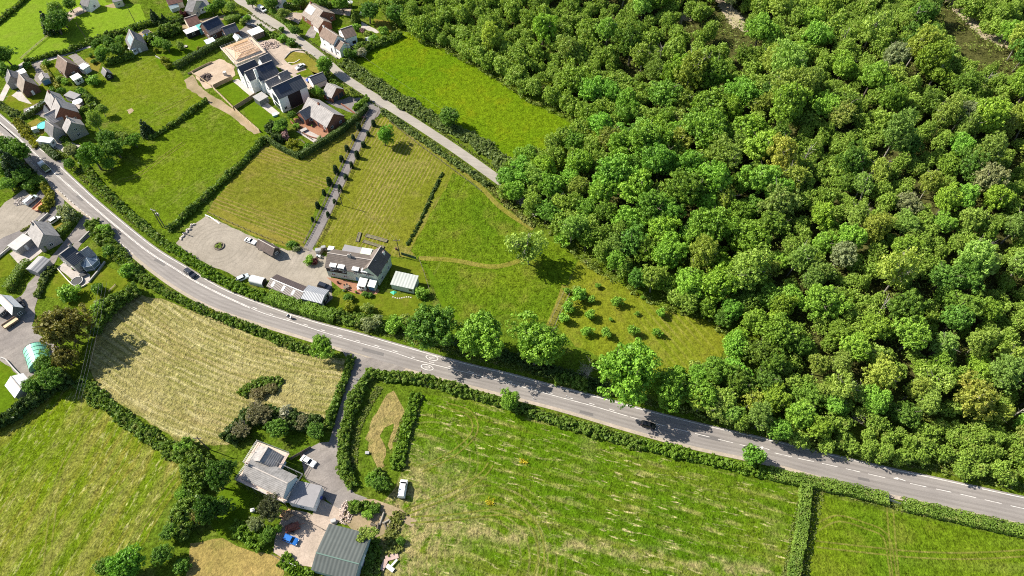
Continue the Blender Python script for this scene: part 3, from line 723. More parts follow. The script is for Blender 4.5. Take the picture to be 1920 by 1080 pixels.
for x, y, ed in all_cands():
    if not inside((x, y), WOOD): continue
    g = ground_z(x, y)
    u, v, dz = proj((x, y, g+8))
    if not (-40 < u < 1985 and -45 < v < 1010): continue
    big = (u < 1480 and v > 140)           # tall sycamores low on the slope, smaller mixed trees above
    r = 4.2+4.8*rd.random()**1.4 if big else 2.5+3.9*rd.random()**1.4
    if ed: r = rd.uniform(3.2, 5.2)
    if v > 780: r = min(r, rd.uniform(3.0, 4.4))
    if v > 815 and u > 1560: r = min(r, rd.uniform(2.4, 3.4))
    if any(inside((u+a_, v+b_), c) for c in CLEAR for a_ in (-14,0,14) for b_ in (-34,-18,0,12)): continue
    e = edge_dist((x, y), WOOD)
    if e < (.6 if ed else r*.45): continue
    if not ok(x, y, r*rd.uniform(.86,1.06)): continue
    w_ = {'syc': .58, 'ash': .2, 'oak': .16, 'olv': .06} if big else {'syc': .32, 'ash': .34, 'oak': .14, 'olv': .12, 'gry': .04, 'spr': .04}
    if v > 770: w_ = {'syc': .42, 'ash': .26, 'oak': .12, 'olv': .2}
    if u < 1000 and v < 170: w_ = {'syc': .4, 'ash': .3, 'oak': .3, 'olv': .0}
    if ed and u < 1090 and v < 260: w_ = {'syc': .2, 'ash': .1, 'oak': .35, 'olv': .35}
    k = rd.choices(list(w_), list(w_.values()))[0]
    spots.append((r/dz, k, x, y, r, u, v))
spots.sort(reverse=True)
def zone(u, v):
    if v > 690 and u > 1230: return 'at the foot of the wood, lining the main road' if v > 790 else 'just above the trees that line the main road'
    if u < 1100 and v < 265: return 'beside the buttercup meadow at the edge of the wood' if v > 90+(u-750)*.5-45 else 'in the wood above the buttercup meadow'
    if u < 1120: return 'where the lane enters the wood' if v < 400 else 'overhanging the long meadow'
    if v > 430 and u < 1400: return 'overhanging the orchard'
    if v < 130: return 'near the quarry clearing high in the wood' if u < 1520 else 'beside the bare hill track high in the wood'
    if v < 330: return 'on the upper slope of the wood' if u < 1520 else 'on the steep upper slope far along the wood'
    return 'in the middle of the wood' if u < 1560 else 'deep in the wood, far along the slope'
LOOK = {'syc': 'rounded mid-green broadleaf tree', 'ash': 'feathery yellow-green ash tree', 'oak': 'dark green oak tree', 'olv': 'olive green hawthorn tree', 'gry': 'pale silvery willow tree', 'spr': 'thin sparse tree with bare limbs'}
NIND = 285
for (s, k, x, y, r, u, v) in spots[:NIND]:
    zs = random.uniform(.95, 1.25) if u < 1450 and v > 150 else random.uniform(1.0, 1.65)
    t = tree(k, x, y, r, f"{LOOK[k]} {zone(u, v)}", f"{LOOK[k].replace(' tree', ' trees', 1)} {zone(u, v)}", zs, (1.0, 1.0, 1.0) if u < 1400 else (1.08, 1.0, 1.12))
    t.rotation_euler.x, t.rotation_euler.y = random.uniform(-.14,.14), random.uniform(-.14,.14)
rest = spots[NIND:]
print('wood trees', len(spots), 'apart', len(rest))
VV, TT = [], []
for (s, k, x, y, r, u, v) in rest:
    m = random.choice(KIND[k]['crowns']); n = len(m.vertices); a = np.empty(n*3, np.float32); m.vertices.foreach_get('co', a); a = a.reshape(-1, 3)
    t = np.empty(n//4, np.float32); m.attributes['tint'].data.foreach_get('value', t)
    keep = np.repeat(rs.uniform(size=n//4) < .42, 4); a, t = a[keep], t[keep[::4]]
    q = a.reshape(-1, 4, 3); mq = q.mean(1, keepdims=True); a = (mq+(q-mq)*1.45).reshape(-1, 3); a[:, 2] *= random.uniform(1.0, 1.6)
    th = random.uniform(0, 6.28); c_, s_ = math.cos(th), math.sin(th)
    a = a*r; a = np.stack([a[:,0]*c_-a[:,1]*s_+x, a[:,0]*s_+a[:,1]*c_+y, a[:,2]+ground_z(x, y)+KIND[k]['hc']*r], 1)
    VV.append(a); TT.append(np.clip(t*.6+random.uniform(0, .4), 0, 1))
if VV:
    o = link('distant_woodland', np_mesh('distant_woodland', np.concatenate(VV), 4, np.concatenate(TT), leaf_mat('mixed woodland leaves', (.165,.27,.032), (.315,.45,.068), (.27,.33,.07), trans=.25)))
    tag(o, 'mass of small mixed trees filling the high end of the wood', 'woodland', kind='stuff')
# undergrowth beneath and around the wood
C, Rr = [], []
for i in range(15000):
    x, y = rd.uniform(-60, 330), rd.uniform(60, 430)
    if not inside((x, y), WOOD): continue
    g = ground_z(x, y); u, v, dz = proj((x, y, g))
    if not (-30 < u < 1960 and -40 < v < 1000) or any(inside((u, v), c) for c in CLEAR) or rd.random() > .8: continue
    r = rd.uniform(.8, 2.4); C.append((x, y, g+r*rd.uniform(.2,1.1))); Rr.append(r)
for a, b in zip(WOOD[3:27], WOOD[4:28]):
    for i in range(int((b-a).length*1.6)):
        p = a.lerp(b, rd.random()); x, y = p.x+rd.uniform(-2,2), p.y+rd.uniform(-2,2)
        if not inside((x, y), WOOD): continue
        r = rd.uniform(.5, 1.4); C.append((x, y, ground_z(x, y)+r*.4)); Rr.append(r)
V, T = clump_leaves(C, Rr, 34, .26)
o = link('undergrowth', np_mesh('undergrowth', V, 4, T, leaf_mat('undergrowth leaves', (.13,.19,.03), (.24,.31,.055), (.22,.22,.07), trans=.3)))
tag(o, 'low tangled undergrowth between the trunks of the wood', 'undergrowth', kind='stuff')
# dead pale trunks that show through the upper wood
def dead_tree(u, v, h, label, lean=(.1,.1)):
    p = PT(u, v); t = thing('dead_tree', label, 'dead tree', p)
    b = MB(Matrix.Translation(p)); rd = random.Random(u); top = Vector((lean[0]*h, lean[1]*h, h))
    b.tube((0,0,-.3), top, .28, .1, 6)
    b.build('trunk', BARKP, t); b = MB(Matrix.Translation(p))
    for i in range(9):
        s = top*rd.uniform(.35,.95); b.tube(s, s+Vector((rd.uniform(-2.4,2.4), rd.uniform(-2.4,2.4), rd.uniform(.6,2.6))), .1, .03, 5)
    b.build('limbs', BARKP, t)
for i, (u, v, h, tx) in enumerate([(1570,98,10,'below a yellow-green crown high in the wood'),(1700,70,11,'leaning on the upper slope'),(1735,170,10,'standing alone on the upper slope'),(1830,180,9,'near the hill track'),
    (1500,320,11,'in a gap on the middle slope'),(1610,385,10,'among olive crowns on the middle slope'),(1580,745,9,'above the road-side trees'),(1885,790,9,'just above the road bend'),(1640,600,9,'in a dark gap low on the slope'),(1235,130,9,'near the quarry clearing')]):
    dead_tree(u, v, h*1.15, 'bare pale dead tree '+tx, (random.uniform(-.15,.15), random.uniform(-.15,.15)))
# ------------------------------------------------------------------ hedges, each a thing of its own
HL = {'green': leaf_mat('hedge leaves', (.10,.175,.02), (.20,.305,.042), (.2,.23,.055), trans=.3),
      'lush': leaf_mat('lush hedge leaves', (.11,.20,.015), (.20,.33,.03), trans=.3),
      'dark': leaf_mat('dark hedge leaves', (.045,.085,.016), (.10,.155,.028), trans=.2),
      'gold': leaf_mat('golden hedge leaves', (.19,.21,.022), (.32,.32,.035)),
      'bramble': leaf_mat('bramble leaves', (.12,.18,.04), (.25,.31,.10), (.14,.21,.035), trans=.3),
      'scrub': leaf_mat('scrub leaves', (.17,.2,.04), (.29,.32,.085), (.3,.27,.11), trans=.3)}
def hedge(px, w, h, leafc, label, name='hedge', cat='hedge', clipped=False, dens=1.0, leaf=.24, seed=None, group=None):
    rs.seed(len(label)*7+len(px)); path = wpath(px, 0, .8); org = path[len(path)//2].copy()
    L = sum((path[i+1]-path[i]).length for i in range(len(path)-1))
    X = np.array([[p.x, p.y] for p in path]); S = np.concatenate([[0], np.cumsum(np.linalg.norm(np.diff(X, axis=0), axis=1))])
    def at(s, off):
        x = np.interp(s, S, X[:,0]); y = np.interp(s, S, X[:,1]); e = .4
        dx = np.interp(s+e, S, X[:,0])-np.interp(s-e, S, X[:,0]); dy = np.interp(s+e, S, X[:,1])-np.interp(s-e, S, X[:,1])
        q = np.sqrt(dx*dx+dy*dy)+1e-9; return x-dy/q*off, y+dx/q*off, -dy/q, dx/q
    if clipped:
        n = int(L*(w+2*h)*26*dens); s = rs.uniform(0, L, n); f = rs.uniform(0, w+2*h, n)
        off = np.where(f < h, -w/2, np.where(f < h+w, f-h-w/2, w/2)); z = np.where(f < h, f, np.where(f < h+w, h, 2*h+w-f))
        wob = .10*np.sin(s*.9)+.08*np.sin(s*2.3+1)
        z = z*(1+wob*.5); off = off*(1+wob*.6)
        x, y, nx_, ny_ = at(s, off+rs.normal(0, .07, n)); z = z+rs.normal(0, .06, n)
        sd = np.where(f < h, -1.0, np.where(f < h+w, 0.0, 1.0)); N = np.stack([nx_*sd, ny_*sd, np.where(sd == 0, 1.0, .25)], 1)
        V = leaf_quads(np.stack([x, y, z], 1), N, leaf*.8, .45); T = np.clip(.3*np.sin(s*.5)+.5+rs.uniform(-.4, .4, n), 0, 1)
        C = []
    else:
        n = int(L*w*2.6*dens)+2; s = rs.uniform(0, L, n); f = rs.uniform(-1, 1, n)
        env = 1+.28*np.sin(s*.23+seed_(label))*np.sin(s*.11)+.2*np.sin(s*.61+2)+rs.normal(0, .12, n)
        off = f*(w/2-.25)*np.clip(env, .6, 1.4); r = rs.uniform(.3, .62, n)*min(1.2, .5+.25*h)
        z = np.maximum(.2, h*np.clip(env, .55, 1.4)*(1-.55*f*f)*rs.uniform(.45, 1.0, n)-r*.5)
        x, y, _, _ = at(s, off)
        V, T = clump_leaves(np.stack([x, y, z], 1), r, int(60*dens), leaf*.85)
    # a dense inside
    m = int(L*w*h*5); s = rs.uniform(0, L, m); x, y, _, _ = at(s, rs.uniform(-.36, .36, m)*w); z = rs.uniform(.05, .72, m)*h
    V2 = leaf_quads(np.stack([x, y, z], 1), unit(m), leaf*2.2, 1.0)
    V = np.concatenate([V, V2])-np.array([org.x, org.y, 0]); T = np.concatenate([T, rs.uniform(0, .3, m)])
    o = link(name, np_mesh(name, V, 4, T, HL[leafc]), None, None, (org.x, org.y, 0))
    return tag(o, label, cat, group)
def seed_(s): return sum(map(ord, s)) % 17
hedge([(120,262),(146,294),(168,324),(207,370),(250,408),(294,446),(322,466)], 3.0, 1.9, 'green', 'leafy roadside hedge below the pasture with the H-shaped pole')
hedge([(322,464),(348,482),(402,519),(464,547),(502,561)], 3.4, 2.0, 'lush', 'bright leafy hedge between the gravel yard and the main road')
hedge([(505,560),(545,575),(590,588),(630,598)], 4.0, 2.6, 'lush', 'thick smooth hedge below the long brown shed', clipped=True)
hedge([(628,592),(668,604),(703,609),(748,617)], 4.4, 2.6, 'green', 'tall mixed hedge below the garden of the long roadside house')
hedge([(250,506),(275,527),(300,545),(360,573),(430,602),(500,628),(545,647),(590,662)], 3.0, 1.8, 'green', 'hedge between the cut hay field and the main road')
hedge([(282,262),(310,245),(345,222),(388,190)], 2.0, 2.0, 'green', 'straight field hedge climbing to the bare track')
hedge([(316,434),(350,405),(400,358),(450,312),(498,262)], 2.6, 2.2, 'green', 'long straight hedge beside the mown meadow, down to the gravel yard')
hedge([(500,262),(530,282),(563,298)], 1.3, 2.0, 'dark', 'dark clipped hedge at the lower corner of the brick bungalow garden', clipped=True)
hedge([(563,298),(600,275),(640,250),(668,226),(690,204)], 1.5, 2.6, 'dark', 'tall dark clipped hedge beside the brick bungalow and the drive', clipped=True)
hedge([(648,118),(690,150),(735,180),(790,212),(840,240),(885,262),(925,290),(950,318)], 6.5, 1.9, 'bramble', 'wide bramble thicket between the lane and the buttercup meadow')
hedge([(718,212),(755,238),(800,270),(850,305),(890,332),(915,350)], 2.6, 2.0, 'bramble', 'pale brambly hedge below the lane, above the mown paddock')
hedge([(660,672),(652,700),(638,735),(624,775),(614,805)], 2.6, 2.2, 'green', 'hedge on the hay field side of the farm lane')
hedge([(700,700),(676,730),(656,780),(646,830),(646,875),(662,915)], 3.6, 2.4, 'green', 'curving leafy hedge between the farm lane and the dry strip')
hedge([(688,702),(720,706),(760,710),(800,714)], 3.2, 2.2, 'green', 'short hedge at the corner of the farm lane and the main road')
hedge([(782,738),(772,770),(763,805),(752,845),(740,880)], 3.8, 1.6, 'lush', 'rough flowering scrub between the dry strip and the big green field')
hedge([(800,714),(850,730),(900,745),(950,760),(1000,776),(1060,795),(1120,812),(1200,834)], 3.4, 2.0, 'green', 'long roadside hedge above the big green field')
hedge([(1200,834),(1260,848),(1330,864),(1400,880),(1440,890)], 3.4, 2.0, 'lush', 'lush roadside hedge beside the small tree on the far verge')
hedge([(1440,888),(1480,898),(1530,908),(1590,920),(1662,938)], 3.2, 1.6, 'green', 'neat roadside hedge above the corner field, up to the gateway', clipped=True)
hedge([(1688,946),(1750,960),(1820,976),(1900,994),(1960,1008)], 3.2, 1.5, 'green', 'neat roadside hedge beyond the gateway of the corner field', clipped=True)
hedge([(1508,912),(1506,950),(1500,1000),(1490,1050),(1482,1105)], 2.6, 2.1, 'green', 'straight clipped hedge dividing the big green field from the corner field', clipped=True)
hedge([(148,716),(185,745),(230,782),(272,812),(318,842),(345,850)], 4.6, 1.5, 'green', 'low bushy hedge between the hay field and the striped silage field')
hedge([(-10,800),(25,785),(60,760),(95,735),(135,712)], 4.5, 4.2, 'dark', 'tall dark hedge along the top of the striped silage field')
hedge([(262,548),(240,560),(215,578),(195,600),(180,628)], 5.0, 4.4, 'green', 'tall untrimmed hedge between the hay field and the conservatory house')
hedge([(48,118),(95,106),(130,98),(168,82)], 2.6, 2.0, 'green', 'hedge between the far pasture and the back lane')
hedge([(165,84),(200,72),(235,60),(275,48),(345,38)], 4.0, 2.4, 'green', 'shrubby hedge below the far pasture')
hedge([(205,122),(230,114),(252,107)], 3.6, 3.2, 'green', 'high leafy hedge at the top of the paddock, below the solar house')
hedge([(278,84),(300,72),(322,64),(343,58)], 5.0, 4.2, 'green', 'huge rounded hedge in front of the black shed row')
hedge([(330,130),(360,113),(400,92),(438,72)], 1.8, 2.6, 'dark', 'tall dark hedge beside the house with the bare timber roof', clipped=True)
hedge([(372,96),(390,90),(402,82)], 1.8, 1.8, 'gold', 'short golden hedge at the edge of the terraced lawn')
hedge([(300,50),(330,44),(358,42)], 3.0, 2.2, 'dark', 'dark hedge behind the black shed row')
hedge([(516,14),(550,15),(590,13),(630,13),(660,13)], 2.4, 2.2, 'green', 'long clipped hedge behind the house with the white roof panels', clipped=True)
hedge([(512,24),(525,36),(540,48),(552,62)], 2.2, 1.4, 'lush', 'low clipped hedge on the lane bank by the panelled brown house', clipped=True)
hedge([(640,100),(668,98),(700,88),(735,75),(750,66)], 5.0, 2.8, 'green', 'thick hedge behind the white house, above the buttercup meadow')
hedge([(-8,48),(15,30),(38,10),(58,-10)], 2.6, 2.0, 'green', 'dark hedge crossing the top corner of the far pasture')
hedge([(0,198),(25,213),(48,222)], 3.0, 1.8, 'bramble', 'greyish hedge between the road and the bungalow lawn')
hedge([(50,222),(75,206),(88,194)], 1.6, 2.0, 'dark', 'dark hedge between the bungalow lawn and the brick villa', clipped=True)
hedge([(32,230),(45,246),(58,262),(72,276)], 3.2, 1.6, 'gold', 'yellowish shrubby hedge between the road and the teal trampoline')
hedge([(84,276),(98,290),(112,300)], 2.4, 2.0, 'dark', 'dark clipped hedge at the corner of the stone house', clipped=True)
hedge([(80,124),(95,145),(110,166)], 1.6, 1.0, 'gold', 'straight golden hedge between the two brown bungalows', clipped=True)
hedge([(138,160),(155,152),(170,145)], 2.2, 1.6, 'green', 'green hedge below the bungalow with the white lean-to')
hedge([(150,172),(165,186),(176,198),(160,208)], 3.6, 2.2, 'green', 'hedge wrapping round the brick villa patio')
hedge([(134,226),(150,214),(162,206)], 2.6, 2.2, 'green', 'short hedge beside the big brick gable')
hedge([(84,470),(105,448),(130,426),(152,404)], 2.0, 2.0, 'green', 'long clipped hedge between the grey roofed house and the conservatory house', clipped=True)
hedge([(18,548),(32,525),(48,505),(58,494)], 2.2, 2.6, 'green', 'clipped hedge below the striped metal shed', clipped=True)
hedge([(70,560),(78,538),(88,518),(104,502)], 2.4, 1.5, 'bramble', 'patchy low hedge between the conservatory house lawn and the drive')
hedge([(170,420),(190,440),(215,468),(240,500),(262,524)], 5.0, 2.4, 'green', 'thick leafy hedge between the conservatory house and the main road')
hedge([(52,345),(75,340),(84,352)], 3.0, 2.2, 'lush', 'rounded bright hedge at the end of the settlement yard', clipped=True)
hedge([(84,352),(95,368),(92,385),(84,398)], 3.4, 2.4, 'gold', 'yellow green hedge beside the orange skip')
hedge([(40,435),(58,424),(75,414)], 1.0, .7, 'scrub', 'thin weedy strip along the yard wall')
hedge([(430,830),(455,800),(490,775),(540,790),(600,800)], 5.5, 3.2, 'dark', 'dense dark shrubbery behind the farmhouse')
hedge([(540,205),(560,192),(580,182),(598,172)], 2.2, 2.8, 'green', 'rounded green hedge between the white house with the black panel and the brick bungalow')
hedge([(590,160),(606,148),(600,142)], 2.0, 2.2, 'green', 'hedge at the corner of the modern white garage')
hedge([(606,132),(612,148),(625,158),(640,168)], 3.0, 1.8, 'green', 'hedge along the lane in front of the slate garage')
hedge([(665,208),(676,198),(690,188)], 3.2, 2.2, 'lush', 'round topped bright hedge at the bungalow entrance')
hedge([(485,52),(505,65),(522,72),(535,80)], 3.4, 1.8, 'green', 'bushy hedge behind the white carport and the rubble')
hedge([(424,44),(440,38),(452,34)], 3.0, 2.2, 'green', 'clipped hedge at the mouth of the solar house drive', clipped=True)
hedge([(762,462),(775,440),(795,400),(815,355),(830,325)], 1.2, .7, 'dark', 'narrow dark strip of weeds across the mown paddock', 'weed_strip', 'weeds')
hedge([(918,352),(960,392),(1000,425)], 2.4, .8, 'scrub', 'low weeds along the top of the long meadow', 'weed_strip', 'weeds')
hedge([(453,742),(470,725),(500,715),(528,722)], 3.4, 1.0, 'green', 'green nettle clump in the middle of the hay field', 'nettle_clump', 'weeds')
hedge([(700,890),(712,900),(722,915)], 4.0, 2.2, 'green', 'bushy end of the dry strip beside the white van', 'thicket', 'thicket')
hedge([(655,955),(680,950),(712,955)], 3.6, 1.4, 'green', 'weedy bushes growing over the rubble heap', 'thicket', 'thicket')
hedge([(765,622),(850,640),(930,662),(1010,690),(1090,715),(1200,745)], 4.4, 1.6, 'dark', 'shady undergrowth beneath the big roadside trees', 'thicket', 'thicket')
hedge([(1042,712),(1070,716),(1100,722)], 4.0, 2.4, 'green', 'bushes between the two big roadside sycamores', 'thicket', 'thicket')
hedge([(345,840),(360,860),(372,880),(365,930),(350,980),(330,1010)], 7.0, 4.6, 'green', 'overgrown thicket between the silage field and the farmhouse', 'thicket', 'thicket')
hedge([(520,268),(528,255),(515,245),(505,240)], 6.0, 3.4, 'dark', 'dark shrubbery at the foot of the new turf', 'thicket', 'thicket')
for (px, w_, h_, lc, lb) in [([(440,985),(470,1010),(500,1020)], 4, 2.2, 'lush', 'bright bushes between the parched lawn and the blue car'), ([(530,1045),(560,1075),(585,1085)], 4, 1.4, 'lush', 'bright weeds below the farm yard wall'), ([(690,1010),(700,1045),(695,1080)], 5, 1.6, 'green', 'nettles along the side of the big green shed'), ([(750,960),(735,1000),(740,1040)], 4, .6, 'scrub', 'dry weeds beside the log pile')]:
    hedge(px, w_, h_, lc, lb, 'thicket', 'thicket')
# ------------------------------------------------------------------ single trees and shrubs, photo position and half width
TREES = [('oak',803,612,52,'large dark ash-leaved tree overhanging the main road by the long house',1.05,None), ('syc',903,630,52,'bright lumpy sycamore beside the painted speed roundels',1.0,None),
 ('syc',1002,650,54,'big round sycamore at the lower corner of the orchard',1.05,None), ('syc',1168,690,60,'largest bright sycamore standing alone over the road by the orchard',1.1,(.95,1.0,.95)),
 ('syc',1262,728,34,'narrow bright tree above the black car on the road',1.3,None), ('syc',1310,735,34,'leafy tree at the lower right corner of the orchard',1.1,None), ('olv',1350,760,30,'olive tree at the foot of the wood by the orchard',1.0,None), ('ash',1340,700,24,'small ash at the right end of the orchard',1.1,None),
 ('brn',113,610,47,'big copper brown tree at the edge of the hay field',1.0,None), ('brn',118,668,26,'smaller copper tree just behind the green polytunnel',1.0,None), ('oak',80,680,22,'dark tree leaning over the green polytunnel',1.0,None), ('oak',92,712,26,'dark tree between the green polytunnel and the silage field',1.0,None), ('oak',62,722,20,'dark tree beside the white tin shed',1.0,None),
 ('syc',608,645,24,'round bright tree in the roadside hedge opposite the hedge end',1.1,None), ('syc',955,750,21,'round bushy tree growing out of the roadside hedge of the big green field',1.0,None), ('sap',1412,858,20,'small spreading tree on the far verge of the road',1.3,(.6,.7,.7)),
 ('syc',718,252,18,'lone round tree at the top of the mown paddock',1.15,(.8,.95,.8)), ('spr',992,462,34,'tall thin sparse tree casting a shadow at the wood edge',1.1,(1.1,1.05,1.1)), ('sap',1055,448,13,'small sapling below the thin sparse tree',1,None),
 ('syc',610,118,17,'tree beside the lane in front of the modern white houses',1.1,None), ('oak',654,98,12,'dark bushy tree by the corner of the white house',1,None), ('oak',838,218,24,'dark round bush in the bramble thicket by the lane',.9,None),
 ('con',288,30,9,'tall dark conifer in the far garden',1.1,None), ('con',306,34,5,'narrow conifer beside the tall dark conifer',1.2,None), ('syc',396,16,10,'round green tree behind the solar panel house',1,None), ('ash',430,12,12,'pale ash beside the top of the lane',1,None), ('oak',412,8,14,'dark tree by the top of the lane',1,None),
 ('oak',100,38,24,'dark tree of the clump in the far pasture',1,None), ('con',88,42,14,'dark conifer of the clump in the far pasture',1,None), ('oak',114,30,19,'shaded tree of the clump near the bare yard',1,None), ('ash',100,14,17,'pale topped tree of the clump behind the dark conifer',1,None), ('olv',118,40,10,'low olive tree at the tip of the pasture clump',1,None), ('oak',130,8,14,'tree by the bare yard beyond the far pasture',1,None),
 ('oak',8,100,20,'big tree at the corner of the back lane and the far pasture',1.1,None), ('oak',4,130,16,'dark tree beside the little slate house',1,None),
 ('oak',30,282,26,'dark tree on the road bank nearest the white delivery van',1.05,None), ('oak',8,275,24,'dark tree at the road bank behind its neighbour',1.05,None), ('con',22,310,22,'ragged conifer over the road bank',1,None), ('syc',5,315,20,'bright tree beside the ragged conifer',1,None), ('oak',38,330,18,'dark tree at the end of the settlement yard',1,None), ('syc',15,345,16,'bush on the grass bank behind the settlement yard',.8,None),
 ('syc',172,290,27,'big leafy tree above the road at the corner of the pasture',1.1,(.55,.66,.5)), ('oak',195,262,22,'dark tree between the stone house and the paddock',1.1,None), ('ash',178,228,18,'pale ash at the lower corner of the paddock',1.1,None), ('oak',215,275,22,'dark tree by the pasture hedge',1,None), ('olv',235,258,16,'olive tree near the end of the pasture hedge',1,None), ('con',272,240,12,'dark pointed tree on the pasture hedge',1,None), ('syc',250,262,14,'small round tree near the pasture hedge',1,(.7,.8,.65)), ('ash',190,205,12,'feathery ash beside the paddock',1,None), ('gry',128,282,13,'cream flowering tree by the stone house drive',1,(1.3,1.2,1.3)), ('oak',130,305,12,'dark tree at the stone house drive',1,None), ('syc',205,305,14,'tree under the pasture corner',.9,None),
 ('syc',190,98,14,'garden tree beside the gravel garden of the dark bungalow',1,None), ('oak',215,92,14,'dark garden tree in the middle of the far gardens',1,None), ('syc',226,74,10,'leafy garden tree left of the solar house',1,None), ('oak',205,80,14,'dark tree on the far pasture hedge',1,None), ('oak',190,110,10,'dark garden tree above the little black summerhouse',1,None), ('syc',243,58,8,'tree behind the solar house roof',1,None), ('oak',178,82,10,'round tree at the turn of the back lane',1,None), ('syc',300,78,12,'leafy tree at the end of the huge hedge',1,None), ('olv',338,84,9,'small tree on the terraced lawn',1,None), ('oak',313,86,11,'dark tree beside the terraced lawn',1,None),
 ('oak',690,20,20,'dark yew by the panelled brown house',1.1,(.7,.8,.8)), ('con',665,30,9,'golden conifer on the cottage lawn',1,(3.5,2.6,1.0)), ('olv',528,26,13,'olive garden tree beside the lane',1,None), ('oak',552,55,11,'dark round tree at the panelled house entrance',1,None), ('sy',555,54,5,'bright golden shrub at the panelled house entrance',1.2,None),
 ('oak',505,4,16,'dark tree at the top of the lane',1,None), ('oak',600,0,18,'tree behind the long clipped hedge',1,None), ('oak',560,0,16,'tree behind the clipped hedge by the white cottage',1,None), ('syc',640,2,18,'leafy tree behind the end of the clipped hedge',1,None), ('oak',470,2,12,'tree at the head of the lane',1,None), ('oak',740,25,20,'dark tree at the top corner of the wood',1,None),
 ('olv',655,170,10,'variegated round tree by the lane outside the brick garage',1.1,(1.4,1.25,1.3)), ('syc',596,170,11,'tree beside the brick garage',1.2,None), ('oak',530,232,14,'dark tree in the brick bungalow garden',1,None), ('syc',525,240,12,'leafy tree in the brick bungalow garden',1,None), ('oak',545,215,10,'dark tree at the corner of the white house with the black panel',1,None),
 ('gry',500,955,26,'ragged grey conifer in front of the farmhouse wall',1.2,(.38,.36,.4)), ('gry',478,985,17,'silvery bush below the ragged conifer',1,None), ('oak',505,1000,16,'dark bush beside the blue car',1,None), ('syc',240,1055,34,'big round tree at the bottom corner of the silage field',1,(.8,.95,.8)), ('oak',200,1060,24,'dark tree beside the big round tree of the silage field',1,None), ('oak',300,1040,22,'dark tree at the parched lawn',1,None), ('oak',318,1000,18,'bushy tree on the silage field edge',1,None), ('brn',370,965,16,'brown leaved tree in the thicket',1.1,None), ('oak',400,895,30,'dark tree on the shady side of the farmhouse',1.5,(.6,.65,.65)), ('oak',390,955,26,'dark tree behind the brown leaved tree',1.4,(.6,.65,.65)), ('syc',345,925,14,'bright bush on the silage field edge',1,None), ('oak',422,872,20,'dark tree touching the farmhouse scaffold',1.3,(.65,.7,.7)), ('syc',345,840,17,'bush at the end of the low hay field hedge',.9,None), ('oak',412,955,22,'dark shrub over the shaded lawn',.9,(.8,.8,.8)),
 ('gry',480,778,26,'grey withered bush behind the farmhouse',.8,(.8,.62,.72)), ('gry',448,808,18,'grey withered bush at the hay field corner',.8,(.8,.62,.72)), ('sw',535,775,16,'cream flowering bush behind the farmhouse',.9,None), ('gry',565,788,16,'grey withered bush beside the farm lane',.7,(.78,.62,.72)), ('oak',520,800,22,'dark evergreen bush behind the farmhouse',.9,None), ('oak',590,810,18,'dark bush at the turn of the farm lane',.9,None), ('so',482,738,15,'purple brown heap of brash on the hay field nettles',.45,(.5,.33,.6)), ('so',508,729,13,'brown brash at the end of the hay field nettles',.45,(.5,.36,.6)),
 ('syc',695,900,15,'bush at the lower end of the curving hedge',1,None), ('oak',715,905,18,'dark bush in front of the white van',1,None)]
for (k, u, v, r, lb, zs, t) in TREES: tree_px(k, u, v, r, lb, None, zs, t)
